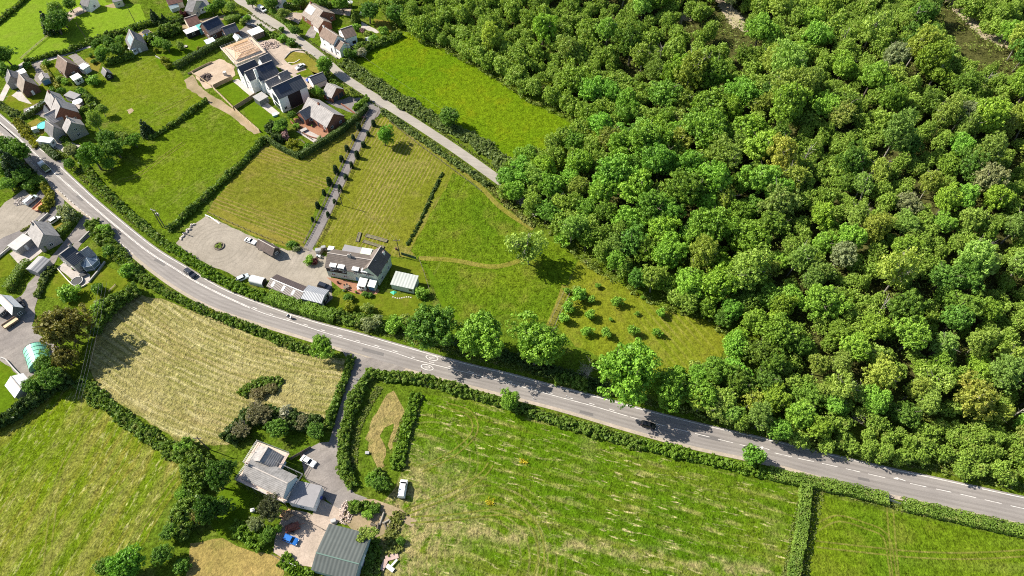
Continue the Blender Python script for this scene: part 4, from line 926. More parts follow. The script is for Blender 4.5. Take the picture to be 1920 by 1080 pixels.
# small shrubs
SHRUBS = [('sd',653,557,9,'round dark clipped shrub on the long house lawn'),('sy',655,576,10,'bright lime shrub on the long house lawn'),('so',688,578,12,'yellowish spiky shrub on the long house lawn'),('sd',684,551,6,'dark round shrub at the terracotta patio edge'),('sd',695,553,5,'small dark shrub beside the patio edge'),('sg',580,488,9,'green shrub at the foot of the drive'),('sr',590,490,7,'plum shrub at the foot of the drive'),('sd',547,458,9,'dark shrub beside the cart shed'),('ss',555,467,6,'grey shrub beside the cart shed'),('sg',790,548,11,'light shrub by the pale green outbuilding'),('sg',740,608,16,'leafy shrub at the end of the tall mixed hedge'),('so',760,600,13,'olive shrub beside the dark roadside tree'),('ss',700,607,16,'grey green shrub in the tall mixed hedge'),
 ('sd',183,541,12,'dark bush in the conservatory house lawn'),('sg',128,548,16,'spreading bush on the conservatory house lawn'),('sg',186,582,15,'light bush on the lawn behind the copper tree'),('ss',190,572,10,'grey bush under the wires'),('ss',128,400,16,'large grey green bush by the grey roofed house'),('sd',55,348,12,'dark topiary at the settlement yard end'),('sg',195,430,12,'bush in the roadside hedge by the conservatory house'),('sd',205,470,12,'dark bush over the conservatory house fence'),('sg',240,510,14,'bush at the lawn corner by the road'),
 ('sy',546,270,11,'golden shrub in the brick bungalow garden'),('sp',534,256,10,'pink blossoming shrub in the brick bungalow garden'),('sd',576,275,8,'dark shrub at the brick bungalow garden wall'),('sy',556,282,7,'pale golden shrub at the hedge corner'),('sg',556,236,6,'round green shrub on the brick bungalow patio'),('ss',600,262,6,'small grey shrub at the hedge'),
 ('sy',292,94,5,'bright yellow bush on the paddock edge'),('sy',308,114,8,'vivid yellow bush by the curved terrace'),('sy',315,124,6,'vivid yellow bush at the terraced lawn corner'),('sy',338,89,5,'yellow shrub in the lawn bed'),('sr',348,27,8,'plum coloured bush by the far fence'),('sd',528,55,6,'dark bush by the lane'),('sg',512,20,6,'clipped ball shrub at the lane'),('so',455,40,6,'golden green shrub at the drive mouth'),('sg',463,34,7,'green shrub at the drive mouth'),('sd',545,78,9,'dark bush at the rubble yard end'),('sg',530,72,8,'leafy bush behind the rubble yard'),
 ('sd',175,115,5,'dark ball shrub in the gravel garden'),('sd',170,104,4,'small ball shrub in the gravel garden'),('sg',122,152,6,'round shrub below the dark bungalow'),('sg',135,145,5,'bush below the dark bungalow wall'),('so',112,148,6,'olive bush by the golden hedge'),('sg',174,150,10,'bush by the black summerhouse'),('sg',152,172,9,'shrub at the paddock corner'),('sd',98,170,7,'dark shrub behind the brick villa'),('sd',116,171,8,'dark shrub at the brick villa corner'),('sd',50,122,7,'clipped dark bush by the back lane'),('sd',28,128,8,'dark bush beside the little slate house'),('sg',88,118,6,'shrub at the bungalow drive'),
 ('sp',680,58,5,'pink shrub by the cottage path'),('so',690,64,8,'olive shrub by the cottage path'),('sg',668,50,7,'round shrub behind the white house'),('sw',680,98,10,'cream flowering shrub behind the parked white car'),('sd',670,100,9,'dark shrub behind the parked white car'),('sg',700,72,8,'shrub beside the glasshouse'),('sg',720,58,10,'shrub at the top of the buttercup meadow'),('sr',622,255,4,'plum shrub against the brick bungalow gable'),
 ('sd',703,955,9,'dark bush on the rubble heap'),('sg',690,965,9,'bright bush on the rubble heap'),('sd',752,1015,8,'small bush in the big field by the shed'),('sg',665,942,6,'weeds bush at the rubble heap'),('sg',520,990,8,'leafy bush by the farm yard'),('sd',340,1060,14,'dark bush at the bottom of the parched lawn'),('so',1080,545,9,'olive bush at the orchard corner'),('so',1305,690,16,'olive bush at the end of the orchard'),('sg',1270,700,18,'leafy bush below the orchard')]
for (k, u, v, r, lb) in SHRUBS: tree_px(k, u, v, r, lb)
for i, (u, v, r) in enumerate([(1110,562,9),(1157,564,14),(1065,575,15),(1104,590,13),(1057,598,13),(1100,620,13),(1137,622,13),(1186,618,14),(1232,622,11),(1237,586,12),(1195,588,6),(1145,598,5),(1205,557,5),(1087,552,17),(1120,535,7),(1063,545,8)]):
    nb = ['small','bushy','large','leafy','round','spreading','bushy','crooked','thin','loose','tiny','tiny','tiny','broad','young','young'][i]
    wh = ['behind the largest orchard tree','in the upper row near the wood shade','by the trodden path at the orchard end','second from the trodden path','lowest at the path end of the orchard','in the lower row','beside the largest roadside sycamore top','just above the largest roadside sycamore','at the open right of the orchard','near the wood shade on the right','in the centre of the orchard','in the gap of the middle row','near the upper edge of the orchard','at the upper path corner of the orchard','under the wood edge','near the sparse tree shadow'][i]
    tree_px('sap', u, v, r*.78, f'{nb} fruit tree {wh}', 'fruit trees in the orchard')
for j, row in enumerate([[(672,236),(662,257),(650,277),(640,297),(629,317),(617,339),(607,360),(595,384),(586,411)], [(700,230),(690,250),(681,270),(669,289),(659,309),(648,331),(637,352),(627,377),(615,402)]]):
    for i, (u, v) in enumerate(row):
        s = 'mown meadow' if j == 0 else 'mown paddock'
        tree_px('yew', u, v, random.uniform(3.2,4.8)-(1.0 if i == 8 else 0), f"yew on the {s} side of the drive, {['first','second','third','fourth','fifth','sixth','seventh','eighth','ninth, smallest'][i]} from the lane", 'yews lining the drive', random.uniform(.75,1.2))
# thin bare thickets
for (u, v, r, lb) in [(1098,705,4.0,'bare grey thicket beside the largest sycamore'),(455,812,3.2,'bare grey twigs at the hay field corner'),(488,770,3.2,'bare twigs behind the farmhouse shrubbery'),(1600,790,3.0,'bare twiggy bush above the road')]:
    p = PT(u, v); t = thing('bare_thicket', lb, 'thicket', p); me = bare_mesh(int(u)); o = link('branches', me, BARKP, t); t.scale = (r, r, r*1.1)
# grass tufts along verges: nobody could count them
C = []
for (px, w_, n) in [(UP, 2.6, 5200), (LO, 2.4, 4200), (LANE, 1.6, 2600), ([(790,740),(760,850)], .8, 300), ([(1525,915),(1505,1000),(1490,1090)], 3, 900), ([(712,725),(672,800),(662,880)], 1.0, 500), ([(765,775),(745,830)], 1.2, 200)]:
    path = shift(wpath(px, 0, 1.0), (1.7 if px is UP else (-1.9 if px is LO else 0)))
    for i in range(n):
        k = rd.randrange(len(path)-1); p = path[k].lerp(path[k+1], rd.random()); d = (path[k+1]-path[k]).normalized(); q = Vector((-d.y, d.x, 0))
        off = rd.uniform(0, w_)*(1 if px is UP else (-1 if px is LO else rd.choice((-1,1))))
        if px is LANE: off = math.copysign(2.4+abs(off)*.7, off)
        p = p+q*off; C.append((p.x, p.y, .05))
C = np.array(C); rs.seed(3); keep = np.ones(len(C), bool)
for i, c in enumerate(C):
    u, v, _ = proj(c)
    if (640 < u < 790 and 650 < v < 705) or (60 < u < 180 and 350 < v < 470 and v > 300 and u < 180 and abs(v-(u*1.07+240)) < 40): keep[i] = False
C = C[keep]; V, T = clump_leaves(C, rs.uniform(.12, .34, len(C)), 9, .17, up=.9)
tag(link('verge_grass', np_mesh('verge_grass', V, 4, T, leaf_mat('verge grass blades', (.10,.16,.02), (.2,.23,.055), (.28,.24,.09)))), 'rough grass tufts along the road verges and field edges', 'grass', kind='stuff')
# ------------------------------------------------------------------ building materials
def tile_mat(name, c, period=.30, var=.22, rough=.85, spec=.2):
    n = NT(name); sp = n.t.nodes.new('ShaderNodeSeparateXYZ'); n.lk(n.pos, sp.inputs[0])
    rows = n.rng(n.wave(sp.outputs['Z'], period), 0, .6, .78, 1.05)
    f = n.math('MULTIPLY', rows, n.rng(n.noise(.7, 5, .65), .3, .7, 1-var, 1+var))
    lich = n.rng(n.noise(1.8, 4, .7), .60, .72, 0, .35)
    cc = n.mix(lich, c, tuple(min(.6, x*1.5+.03) for x in c))
    n.bump(n.wave(sp.outputs['Z'], period), .3, .05)
    return n.fin(n.mix(1.0, cc, f, 'MULTIPLY'), rough, spec)
def sheet_mat(name, c, ang, period=.5, var=.12, rough=.5, spec=.4, metal=0.0):
    n = NT(name); wv = n.wave(n.dot((math.cos(ang), math.sin(ang), 0)), period)
    f = n.math('MULTIPLY', n.rng(wv, 0, 1, .82, 1.08), n.rng(n.noise(.5, 4, .65), .3, .7, 1-var, 1+var))
    n.bump(wv, .5, .06); return n.fin(n.mix(1.0, c, f, 'MULTIPLY'), rough, spec, metal)
def brick_mat(name, c):
    n = NT(name); sp = n.t.nodes.new('ShaderNodeSeparateXYZ'); n.lk(n.pos, sp.inputs[0])
    f = n.math('MULTIPLY', n.rng(n.wave(sp.outputs['Z'], .22), 0, .4, .85, 1.03), n.rng(n.noise(2.5, 4, .7), .3, .7, .8, 1.2))
    return n.fin(n.mix(1.0, c, f, 'MULTIPLY'), .9, .2)
T_GREY = tile_mat('grey slate roof', (.18,.172,.172)); T_LGREY = tile_mat('pale slate roof', (.30,.28,.27)); T_BROWN = tile_mat('brown tile roof', (.20,.145,.115))
T_DARK = tile_mat('blue black slate roof', (.075,.08,.095), var=.12, rough=.6); T_TAN = tile_mat('buff tile roof', (.27,.225,.19)); T_LONG = tile_mat('weathered brown roof', (.14,.115,.10))
T_CONC = tile_mat('mottled concrete tile roof', (.27,.255,.245), var=.3); T_RED = tile_mat('red tile roof', (.19,.10,.08))
W_RED = brick_mat('red brick wall', (.24,.10,.065)); W_DKB = brick_mat('dark brick wall', (.15,.08,.06)); W_WHITE = plain('white render', (.80,.79,.77), .85, .05); W_PALE = plain('pale green render', (.50,.55,.44), .85, .07)
W_STONE = plain('grey stone wall', (.33,.31,.29), .9, .25, 3); W_CREAM = plain('cream render', (.58,.52,.43), .85, .08); W_BLUE = plain('pale blue render', (.50,.57,.60), .85, .06); W_BLOCK = plain('grey blockwork', (.40,.38,.36), .9, .12, 4)
M_WHITE = plain('white upvc', (.78,.77,.75), .5, .04); M_GLASS = plain('window glass', (.03,.04,.05), .08, .1, 1, .6); M_PV = plain('solar glass', (.02,.028,.05), .15, .2, .7, .6); M_PVL = plain('bright solar glass', (.30,.36,.40), .12, .2, .7, .6)
M_BLACK = plain('black cladding', (.018,.018,.022), .6, .2); M_TIMB = plain('new timber', (.52,.33,.17), .8, .22, 3); M_FENCE = plain('fence timber', (.34,.24,.14), .85, .22, 2); M_FENCEL = plain('bright fence timber', (.50,.39,.25), .85, .2, 2); M_OLDW = plain('old grey timber', (.16,.13,.105), .9, .3, 2)
M_RIDGE = plain('ridge tiles', (.36,.32,.29), .85, .15); M_BOARD = plain('scaffold boards', (.5,.38,.29), .85, .18, 1.5); M_STEEL = plain('scaffold tube', (.38,.37,.36), .4, .1, 2, .5, .6); M_FELT = plain('grey roofing felt', (.24,.23,.235), .9, .1, .6)
M_DOOR = plain('dark door', (.05,.06,.08), .5, .1); M_BLUED = plain('blue door', (.12,.25,.38), .5, .1); M_SHEETW = plain('white sheet', (.64,.63,.61), .45, .04); M_TEAL = plain('teal sheet', (.10,.36,.34), .5, .12); M_POLY = plain('green polythene', (.20,.50,.36), .35, .18, .5, .5)
# ------------------------------------------------------------------ windows shared by every house
fr = MB(); fw, fh = 1.2, 1.1
for (a, b, c, d) in ((-.6,-.55,.6,-.47), (-.6,.47,.6,.55), (-.6,-.47,-.52,.47), (.52,-.47,.6,.47), (-.04,-.47,.04,.47)): fr.box(a, 0, b, c, .07, d)
WIN_F = fr.mesh('window'); WIN_F.materials.append(M_WHITE); WIN_P = MB().box(-.52, .003, -.47, .52, .03, .47).mesh('pane'); WIN_P.materials.append(M_GLASS)
db = MB().box(-.45, 0, -1.02, .45, .06, 1.02).mesh('door'); db.materials.append(M_DOOR)
DOORS = {'dark': db}
for nm, mm in (('white', M_WHITE), ('blue', M_BLUED)):
    d2 = MB().box(-.45, 0, -1.02, .45, .06, 1.02).mesh('door'); d2.materials.append(mm); DOORS[nm] = d2
def window(parent, p, ang, sx=1.0, sz=1.0):
    f = link('window', WIN_F, None, parent, p-parent.location); f.rotation_euler.z = ang; f.scale = (sx, 1, sz); link('pane', WIN_P, None, f); return f
class Frame:
    """a building block's own axes: x along A-B, y across towards C"""
    def __init__(s, A, B, C, eave):
        a, b = P(*A, eave), P(*B, eave); s.L = (b-a).length; ex = (b-a).normalized(); ey = Vector((-ex.y, ex.x, 0))
        if isinstance(C, (int, float)): W = C
        else: W = (P(*C, eave)-b).dot(ey)
        if W < 0: ey = -ey; W = -W
        s.W = W; s.a = Vector((a.x, a.y, 0)); s.ex, s.ey = ex, ey
        s.T = Matrix(((ex.x, ey.x, 0, a.x), (ex.y, ey.y, 0, a.y), (0, 0, 1, 0), (0, 0, 0, 1)))
    def w(s, x, y, z): return s.T @ Vector((x, y, z))
def house(name, label, cat, blocks, wall, roof, group=None):
    """blocks: dicts A,B,C (eave corners in the photo, ridge along A-B), eave, rise and options"""
    fs = [Frame(b['A'], b['B'], b['C'], b['eave']) for b in blocks]
    c = fs[0].w(fs[0].L/2, fs[0].W/2, 0); t = thing(name, label, cat, c, 0, group)
    cp = Vector((0, 0, H))
    for bi, (b, f) in enumerate(zip(blocks, fs)):
        e, rz, L, W = b['eave'], b.get('rise', 2.2), f.L, f.W; e2 = b.get('eave2', e); fr_ = b.get('frac', .5); o = b.get('over', .3); ov = b.get('gover', .15)
        wm, rm = b.get('wall', wall), b.get('roof', roof); lift = .012*bi
        if b.get('flat'):
            MB(f.T).box(lift, lift, 0, L-lift, W-lift, e).build('wall', wm, t)
            MB(f.T).extrude([(-o, e), (W+o, e2), (W+o, e2+.18), (-o, e+.18)], -ov-lift, L+ov+lift).build('roof', rm, t)
            if b.get('parapet'):
                m = MB(f.T); q = .25
                for (x0, y0, x1, y1) in ((-ov, -o, L+ov, -o+q), (-ov, W+o-q, L+ov, W+o), (-ov, -o+q, -ov+q, W+o-q), (L+ov-q, -o+q, L+ov, W+o-q)): m.box(x0, y0, e+.18, x1, y1, e+.4)
                m.build('parapet', M_WHITE, t)
        else:
            yr = W*fr_
            if not b.get('open'):
                MB(f.T).extrude([(0, 0), (W, 0), (W, e2), (yr, e+rz-.02), (0, e)], lift, L-lift).build('wall', wm, t)
            else:
                m = MB(f.T); m.box(0, W-.15, 0, L, W, e2)
                for i in range(b['open']+1): x = i*(L-.2)/b['open']; m.box(x, 0, 0, x+.2, .2, e)
                m.build('frame', M_OLDW, t)
            s1, s2 = rz/max(yr, .1), (e+rz-e2)/max(W-yr, .1); th = .16
            MB(f.T).extrude([(-o, e-o*s1), (yr, e+rz), (W+o, e2-o*s2), (W+o, e2-o*s2+th), (yr, e+rz+th), (-o, e-o*s1+th)], -ov-lift, L+ov+lift).build('roof', rm, t)
            if b.get('ridge', True):
                MB(f.T).box(-ov, yr-.14, e+rz+th-.06, L+ov, yr+.14, e+rz+th+.09).build('ridge', b.get('ridgem', M_RIDGE), t)
            if b.get('barge'):
                for x in (-ov-.05, L+ov-.01):
                    MB(f.T).extrude([(-o-.02, e-o*s1-.2), (yr, e+rz-.2), (W+o+.02, e2-o*s2-.2), (W+o+.02, e2-o*s2+th+.03), (yr, e+rz+th+.03), (-o-.02, e-o*s1+th+.03)], x, x+.06).build('bargeboard', b['barge'], t)
            def slope(x0, x1, q0, q1, side, h0, h1, nm, mt):
                """a panel lying on a roof slope; q from eave (0) to ridge (1)"""
                if side == 'f': y = lambda q: yr*q; z = lambda q: e+rz*q
                else: y = lambda q: W-(W-yr)*q; z = lambda q: e2+(e+rz-e2)*q
                m = MB(f.T); k = th
                pts = [(x, y(q), z(q)+k+h) for h in (h0, h1) for (x, q) in ((x0*L, q0), (x1*L, q0), (x1*L, q1), (x0*L, q1))]
                m.add(pts, [(0,3,2,1), (4,5,6,7), (0,1,5,4), (1,2,6,5), (2,3,7,6), (3,0,4,7)]); return m.build(nm, mt, t)
            for (x0, x1, q0, q1, side, nm, mt, cols) in b.get('panels', ()):
                for k in range(cols): d = (x1-x0)/cols; slope(x0+d*k+d*.02, x0+d*(k+1)-d*.02, q0, q1, side, .03, .09, nm, mt)
            for (x, q, side, w_, h_) in b.get('chimney', ()):
                y = yr if q >= 1 else (yr*q if side == 'f' else W-(W-yr)*q); zz = e+rz*q
                st = MB(f.T).box(x*L-w_/2, y-w_*.4, zz-1.2, x*L+w_/2, y+w_*.4, zz+h_).build('chimney', b.get('chim', wm), t)
                for k in (-.25, .25):
                    pm = MB(f.T); pm.tube((x*L+k*w_, y, zz+h_-.02), (x*L+k*w_, y, zz+h_+.4), .14, .11, 8); o_ = pm.build('chimney_pot', T_RED, t); o_.parent = st; o_.location = (0, 0, 0)
            for (x, side) in b.get('dormers', ()):
                m = MB(f.T); y0 = -.05 if side == 'f' else W+.05; sg = 1 if side == 'f' else -1; x0, x1 = x*L-.95, x*L+.95; zt = e+.75
                d = m.extrude([(y0, e-.75), (y0+sg*(1.0), e-.75), (y0+sg*min(2.0, zt/s1), zt), (y0, zt)], x0, x1).build('dormer', W_WHITE, t)
                rf = MB(f.T).extrude([(y0-sg*.2, zt+.002), (y0+sg*1.9, zt+.2), (y0+sg*1.9, zt+.3), (y0-sg*.2, zt+.14)], x0-.15, x1+.15).build('dormer_roof', M_SHEETW, t); rf.parent = d; rf.location = (0,0,0)
                p = f.w(x*L, y0, e-.02); wn = window(t, p, math.atan2(f.ey.y, f.ey.x)+(math.pi/2 if side == 'f' else -math.pi/2), 1.25, .9)
        # windows and doors on the walls that look towards the camera
        sides = {'f': (-f.ey, L, lambda s: (s, 0)), 'b': (f.ey, L, lambda s: (s, W)), 'l': (-f.ex, W, lambda s: (0, s)), 'r': (f.ex, W, lambda s: (L, s))}
        done = False
        for sd, (nrm, ln, at) in sides.items():
            if sd in b.get('blank', ''): continue
            cx, cy = at(ln/2); p = f.w(cx, cy, e/2)
            if (cp-p).normalized().dot(nrm) < .12: continue
            n = max(1, int(ln/3.4)); zs = [1.5] if e < 4.2 else [1.5, 4.0]
            if e < 1.9: continue
            for zi, zc in enumerate(zs):
                for i in range(n):
                    s = ln*(i+.5)/n; x, y = at(s)
                    inset = lift if sd in 'lr' else 0
                    q = f.w(x, y, zc)+nrm*(-inset+.0); ang = math.atan2(nrm.y, nrm.x)-math.pi/2
                    if zi == 0 and i == n//2 and not done and b.get('door'):
                        done = True; dd = link('door', DOORS[b['door']], None, t, f.w(x, y, 1.04)-t.location); dd.rotation_euler.z = ang; continue
                    window(t, q, ang, b.get('wx', 1.0), b.get('wz', 1.0))
        for (sd, x0, x1, z0, z1, mt, nm) in b.get('openings', ()):
            nrm, ln, at = sides[sd]; m = MB(f.T)
            if sd in 'fb':
                y = 0 if sd == 'f' else W; m.box(x0*L, y-.05, z0, x1*L, y+.05, z1)
            else:
                x = 0 if sd == 'l' else L; m.box(x-.06, x0*W, z0, x+.06, x1*W, z1)
            m.build(nm, mt, t)
    return t, fs
D = dict
GD = lambda sd, x0=.12, x1=.88, mt=M_WHITE, z1=2.1: (sd, x0, x1, .05, z1, mt, 'garage_door')
# ---- upper left cluster
house('bungalow', 'dark bungalow with grey brown tiled roof and broad brick gable below the back lane', 'house', [D(A=(104.4,124.4), B=(121.3,137.5), C=(146.3,123.8), eave=3.0, rise=3.6, door='white')], W_DKB, T_BROWN)
house('lean_to', 'white lean-to garden room below the dark bungalow', 'garden room', [D(A=(139,151), B=(153,144), C=2.6, eave=2.4, eave2=2.8, flat=1, wx=1.4)], W_WHITE, M_SHEETW)
house('garage', 'small flat white roofed garage beside the dark bungalow drive', 'garage', [D(A=(156,130.6), B=(167.5,123), C=(161,116), eave=2.5, flat=1, openings=[GD('f')], blank='f')], W_CREAM, M_SHEETW)
house('bungalow', 'chalet bungalow with buff roof and dark brick gable on the large pale lawn', 'house', [D(A=(31.9,159.4), B=(43.1,172.5), C=(68,157.5), eave=2.9, rise=3.9, door='white')], W_DKB, T_TAN)
house('garage', 'grey roofed garage with a blue door between two bungalows', 'garage', [D(A=(72.5,143), B=(77,152), C=(91.5,145), eave=2.3, rise=1.0, blank='r', openings=[GD('r', mt=M_BLUED)])], W_CREAM, T_LGREY)
house('cottage', 'little slate house beneath the trees at the back lane corner', 'house', [D(A=(9,144), B=(14,157), C=(36,143), eave=3.0, rise=2.4, door='white')], W_STONE, T_GREY)
house('carport', 'white flat topped carport beside the little slate house', 'carport', [D(A=(34,141), B=(49,135), C=3.0, eave=2.3, flat=1, blank='fblr')], W_WHITE, M_SHEETW)
house('brick_villa', 'brick villa with pale slate roof and a huge red gable wall by the roadside gardens', 'house', [D(A=(84,187.5), B=(95.6,203.8), C=(120.6,189), eave=4.4, rise=3.2, chimney=[(.3,1,'f',.8,1.0)]), D(A=(93.5,212), B=(102,227.5), C=(144,206), eave=3.4, rise=4.6, roof=T_LGREY), D(A=(82,206), B=(92,218), C=(98,208), eave=2.6, rise=1.6, roof=T_DARK, ridge=False)], W_RED, T_LGREY)
house('garage', 'pale grey flat garage behind the brick villa', 'garage', [D(A=(139,186), B=(150,178), C=(137,167.5), eave=2.5, flat=1)], W_BLOCK, M_FELT)
house('stone_house', 'grey stone gabled house with white roofed wings and dark slate slope beside the road', 'house', [D(A=(117.5,238.8), B=(125,248.8), C=(154.4,231.3), eave=4.2, rise=3.0, chimney=[(.15,1,'f',.7,.9)]), D(A=(83.8,243.8), B=(98.8,255), C=(129,252), eave=3.6, rise=3.0, roof=T_GREY), D(A=(98,232), B=(118,222), C=7.0, eave=3.6, rise=2.4, roof=T_LGREY, blank='fl')], W_STONE, T_LGREY)
house('garage', 'white flat roofed garage at the end of the stone house', 'garage', [D(A=(93,268), B=(100.6,259.4), C=(85,247.5), eave=2.6, flat=1)], W_WHITE, M_SHEETW)
house('summerhouse', 'little black gabled summerhouse at the top of the paddock', 'shed', [D(A=(190,135), B=(197,143), C=(206,134), eave=2.2, rise=1.5, wall=M_BLACK)], M_BLACK, T_GREY)
house('solar_house', 'dormer house with a row of pale roof panels on its grey slope above the paddock', 'house', [D(A=(235,75), B=(244.4,91.9), C=(273,81.5), eave=2.8, rise=3.8, panels=[(.25,.95,.2,.85,'f','solar_panel',M_PVL,4)], door='white')], W_STONE, T_GREY)
house('lean_to', 'tiny white porch at the gable of the dormer house with panels', 'garden room', [D(A=(248,95), B=(256,90), C=2.2, eave=2.3, eave2=2.6, flat=1)], W_WHITE, M_SHEETW)
house('solar_house', 'gabled house with one large dark array on its long slope and a brick garage', 'house', [D(A=(393,65.6), B=(423,52), C=8.5, eave=3.0, rise=3.6, panels=[(.04,.96,.32,.92,'f','solar_panel',M_PV,6)], door='white', wx=1.4), D(A=(424,66), B=(448,57.5), C=5.5, eave=2.6, rise=2.2, roof=T_DARK), D(A=(398,55), B=(410,50), C=6, eave=3.2, rise=2.6, wall=W_WHITE, roof=T_LGREY, blank='fblr')], W_DKB, T_TAN)
house('shed', 'long black shed with white flat roof behind the huge hedge', 'shed', [D(A=(350,64), B=(373,55), C=3.2, eave=2.5, flat=1, blank='lbr', openings=[('f',.05,.95,.2,2.2,M_BLACK,'shutter')])], M_BLACK, M_SHEETW)
house('shed', 'teal roofed store beside the long black shed', 'shed', [D(A=(373.5,55), B=(387,50), C=3.4, eave=2.7, flat=1, blank='lbr')], M_TEAL, M_TEAL)
house('bungalow', 'low red brown roofed bungalow behind the black shed', 'house', [D(A=(355,50), B=(376,43), C=7, eave=2.6, rise=2.2)], W_CREAM, T_RED)
house('shed', 'pale blue roofed shed at the edge of the timber frame site', 'shed', [D(A=(437.5,68.5), B=(445,76), C=(453,72), eave=2.2, rise=.9)], W_CREAM, plain('pale blue sheet', (.55,.63,.64), .5, .06))
house('summerhouse', 'pale blue roofed summerhouse on the terraced lawn', 'summerhouse', [D(A=(389,83), B=(404,77), C=2.8, eave=2.2, eave2=2.4, flat=1)], M_OLDW, plain('pale blue sheet', (.55,.63,.64), .5, .06))
house('house', 'brown tiled house at the very top between the far gardens', 'house', [D(A=(316,9), B=(342,2), C=8, eave=3, rise=2.6)], W_CREAM, T_RED)
house('greenhouse', 'pale glass greenhouse below the brown tiled far house', 'greenhouse', [D(A=(321,17), B=(335,12), C=2.8, eave=1.8, rise=.8, ridge=False, blank='fblr')], plain('greenhouse glass', (.35,.42,.42), .2, .1), plain('greenhouse glass', (.35,.42,.42), .2, .1))
house('house', 'grey roofed house with a pale front at the top, left of the big pale roof', 'house', [D(A=(347,19), B=(361,22), C=9, eave=3.6, rise=2.6, roof=T_GREY)], W_CREAM, T_GREY)
house('house', 'broad pale grey roofed house at the top beside the lane trees', 'house', [D(A=(366,17), B=(392,8), C=10, eave=3, rise=2.6)], W_WHITE, T_LGREY)
house('house', 'small white gabled house by the bare yard beyond the far pasture', 'house', [D(A=(150,8), B=(165,12), C=6, eave=3, rise=2.2)], W_WHITE, T_GREY)
house('house', 'pale house half out of sight above the bare earth of the far gardens', 'house', [D(A=(212,4), B=(228,0), C=7, eave=3, rise=2.2)], W_CREAM, T_LGREY)
house('cottage', 'white cottage among the trees at the head of the lane', 'house', [D(A=(511,6), B=(527,7), C=6, eave=3.4, rise=2.4)], W_WHITE, T_GREY)
# ---- new houses
t, fs = house('timber_frame_house', 'unfinished house with a bare yellow timber roof inside scaffolding', 'house under construction', [D(A=(443,113), B=(489,95), C=(457,76), eave=5.2, rise=.02, over=0, gover=0, ridge=False, blank='lb', wall=W_BLOCK, roof=M_BOARD)], W_BLOCK, M_BOARD)
f = fs[0]; L, W, e = f.L, f.W, 5.45
m = MB(f.T)
n_ = 22
for i in range(n_):
    x = .2+i*(L-.4)/(n_-1); q = max(0.0, 1-abs((x-L/2))/(L/2)); top = 2.4*min(1, q*2.2)
    if top < .3: continue
    for (y0, y1) in ((-.3, W/2), (W+.3, W/2)):
        yt = y0+(y1-y0)*top/2.4; dx = .045
        r = MB(f.T); r.add([(x-dx, y0, e), (x+dx, y0, e), (x+dx, yt, e+top), (x-dx, yt, e+top), (x-dx, y0, e+.16), (x+dx, y0, e+.16), (x+dx, yt, e+top+.16), (x-dx, yt, e+top+.16)], [(0,3,2,1),(4,5,6,7),(0,1,5,4),(1,2,6,5),(2,3,7,6),(3,0,4,7)])
        r.build('rafter', M_TIMB, t)
MB(f.T).box(L*.22, W/2-.04, e+2.35, L*.78, W/2+.04, e+2.62).build('ridge_beam', M_TIMB, t)
for (x, y) in ((0,0), (L,0), (0,W), (L,W)):
    xe = L*.22 if x == 0 else L*.78; d = MB(f.T); d.tube((x, y, e+.1), (xe, W/2, e+2.5), .08, .08, 4); d.build('hip_rafter', M_TIMB, t)
for k in range(4):
    y = W*(k+.6)/4.2; q = 1-abs(y-W/2)/(W/2); MB(f.T).box(L*.15, y-.05, e+.1+q*.6, L*.85, y+.05, e+.24+q*.6).build('tie_beam', M_TIMB, t)
def scaffold(f, L, W, deckz, label, out=1.3, sides='flbr', mat=M_BOARD):
    t = thing('scaffolding', label, 'scaffold', f.w(L/2, W/2, 0))
    R_ = {'f': (-out, -out, L+out, -.25), 'b': (-out, W+.25, L+out, W+out), 'l': (-out, -.25, -.25, W+.25), 'r': (L+.25, -.25, L+out, W+.25)}
    for s in sides:
        x0, y0, x1, y1 = R_[s]; MB(f.T).box(x0, y0, deckz, x1, y1, deckz+.08).build('deck', mat, t)
    for (x0, y0, x1, y1) in ((-out,-out,L+out,-out), (L+out,-out,L+out,W+out), (L+out,W+out,-out,W+out), (-out,W+out,-out,-out)):
        n = max(2, int(math.hypot(x1-x0, y1-y0)/2.2))
        for i in range(n):
            x, y = x0+(x1-x0)*i/n, y0+(y1-y0)*i/n; m = MB(f.T); m.tube((x, y, 0), (x, y, deckz+1.2), .05, .05, 5); m.build('upright', M_STEEL, t)
        for z in (deckz+.55, deckz+1.05): m = MB(f.T); m.tube((x0, y0, z), (x1, y1, z), .045, .045, 5); m.build('guard_rail', M_STEEL, t)
    return t
scaffold(f, L, W, 4.6, 'scaffolding with pale boards round the timber roofed house', 1.5)
house('modern_white_house', 'modern white house with three slate roofs, white chimney and dark roof panels', 'house', [
    D(A=(488,151), B=(523,136), C=8, eave=6.4, rise=3.4, chimney=[(-.03,.35,'f',1.0,3.4)], panels=[(.25,.5,.45,.9,'f','solar_panel',M_PV,3),(.55,.95,.45,.9,'f','solar_panel',M_PV,4)]),
    D(A=(470,151.5), B=(490,143), C=(456,141.5), eave=5.0, rise=2.6, openings=[('l',.2,.8,.2,2.3,M_GLASS,'glazing'),('l',.2,.8,3.0,4.8,M_GLASS,'glazing')], blank='lfbr') if False else D(A=(468,151), B=(488,142), C=(455,141.5), eave=6.2, rise=2.6, blank='fbr', wx=1.3),
    D(A=(455,141), B=(486,127.5), C=(441,132), eave=6.2, rise=2.6, blank='fbr', wx=1.3), D(A=(497,126), B=(514,118), C=6, eave=4.6, rise=3.0, roof=T_GREY, blank='fblr')], W_WHITE, T_DARK)
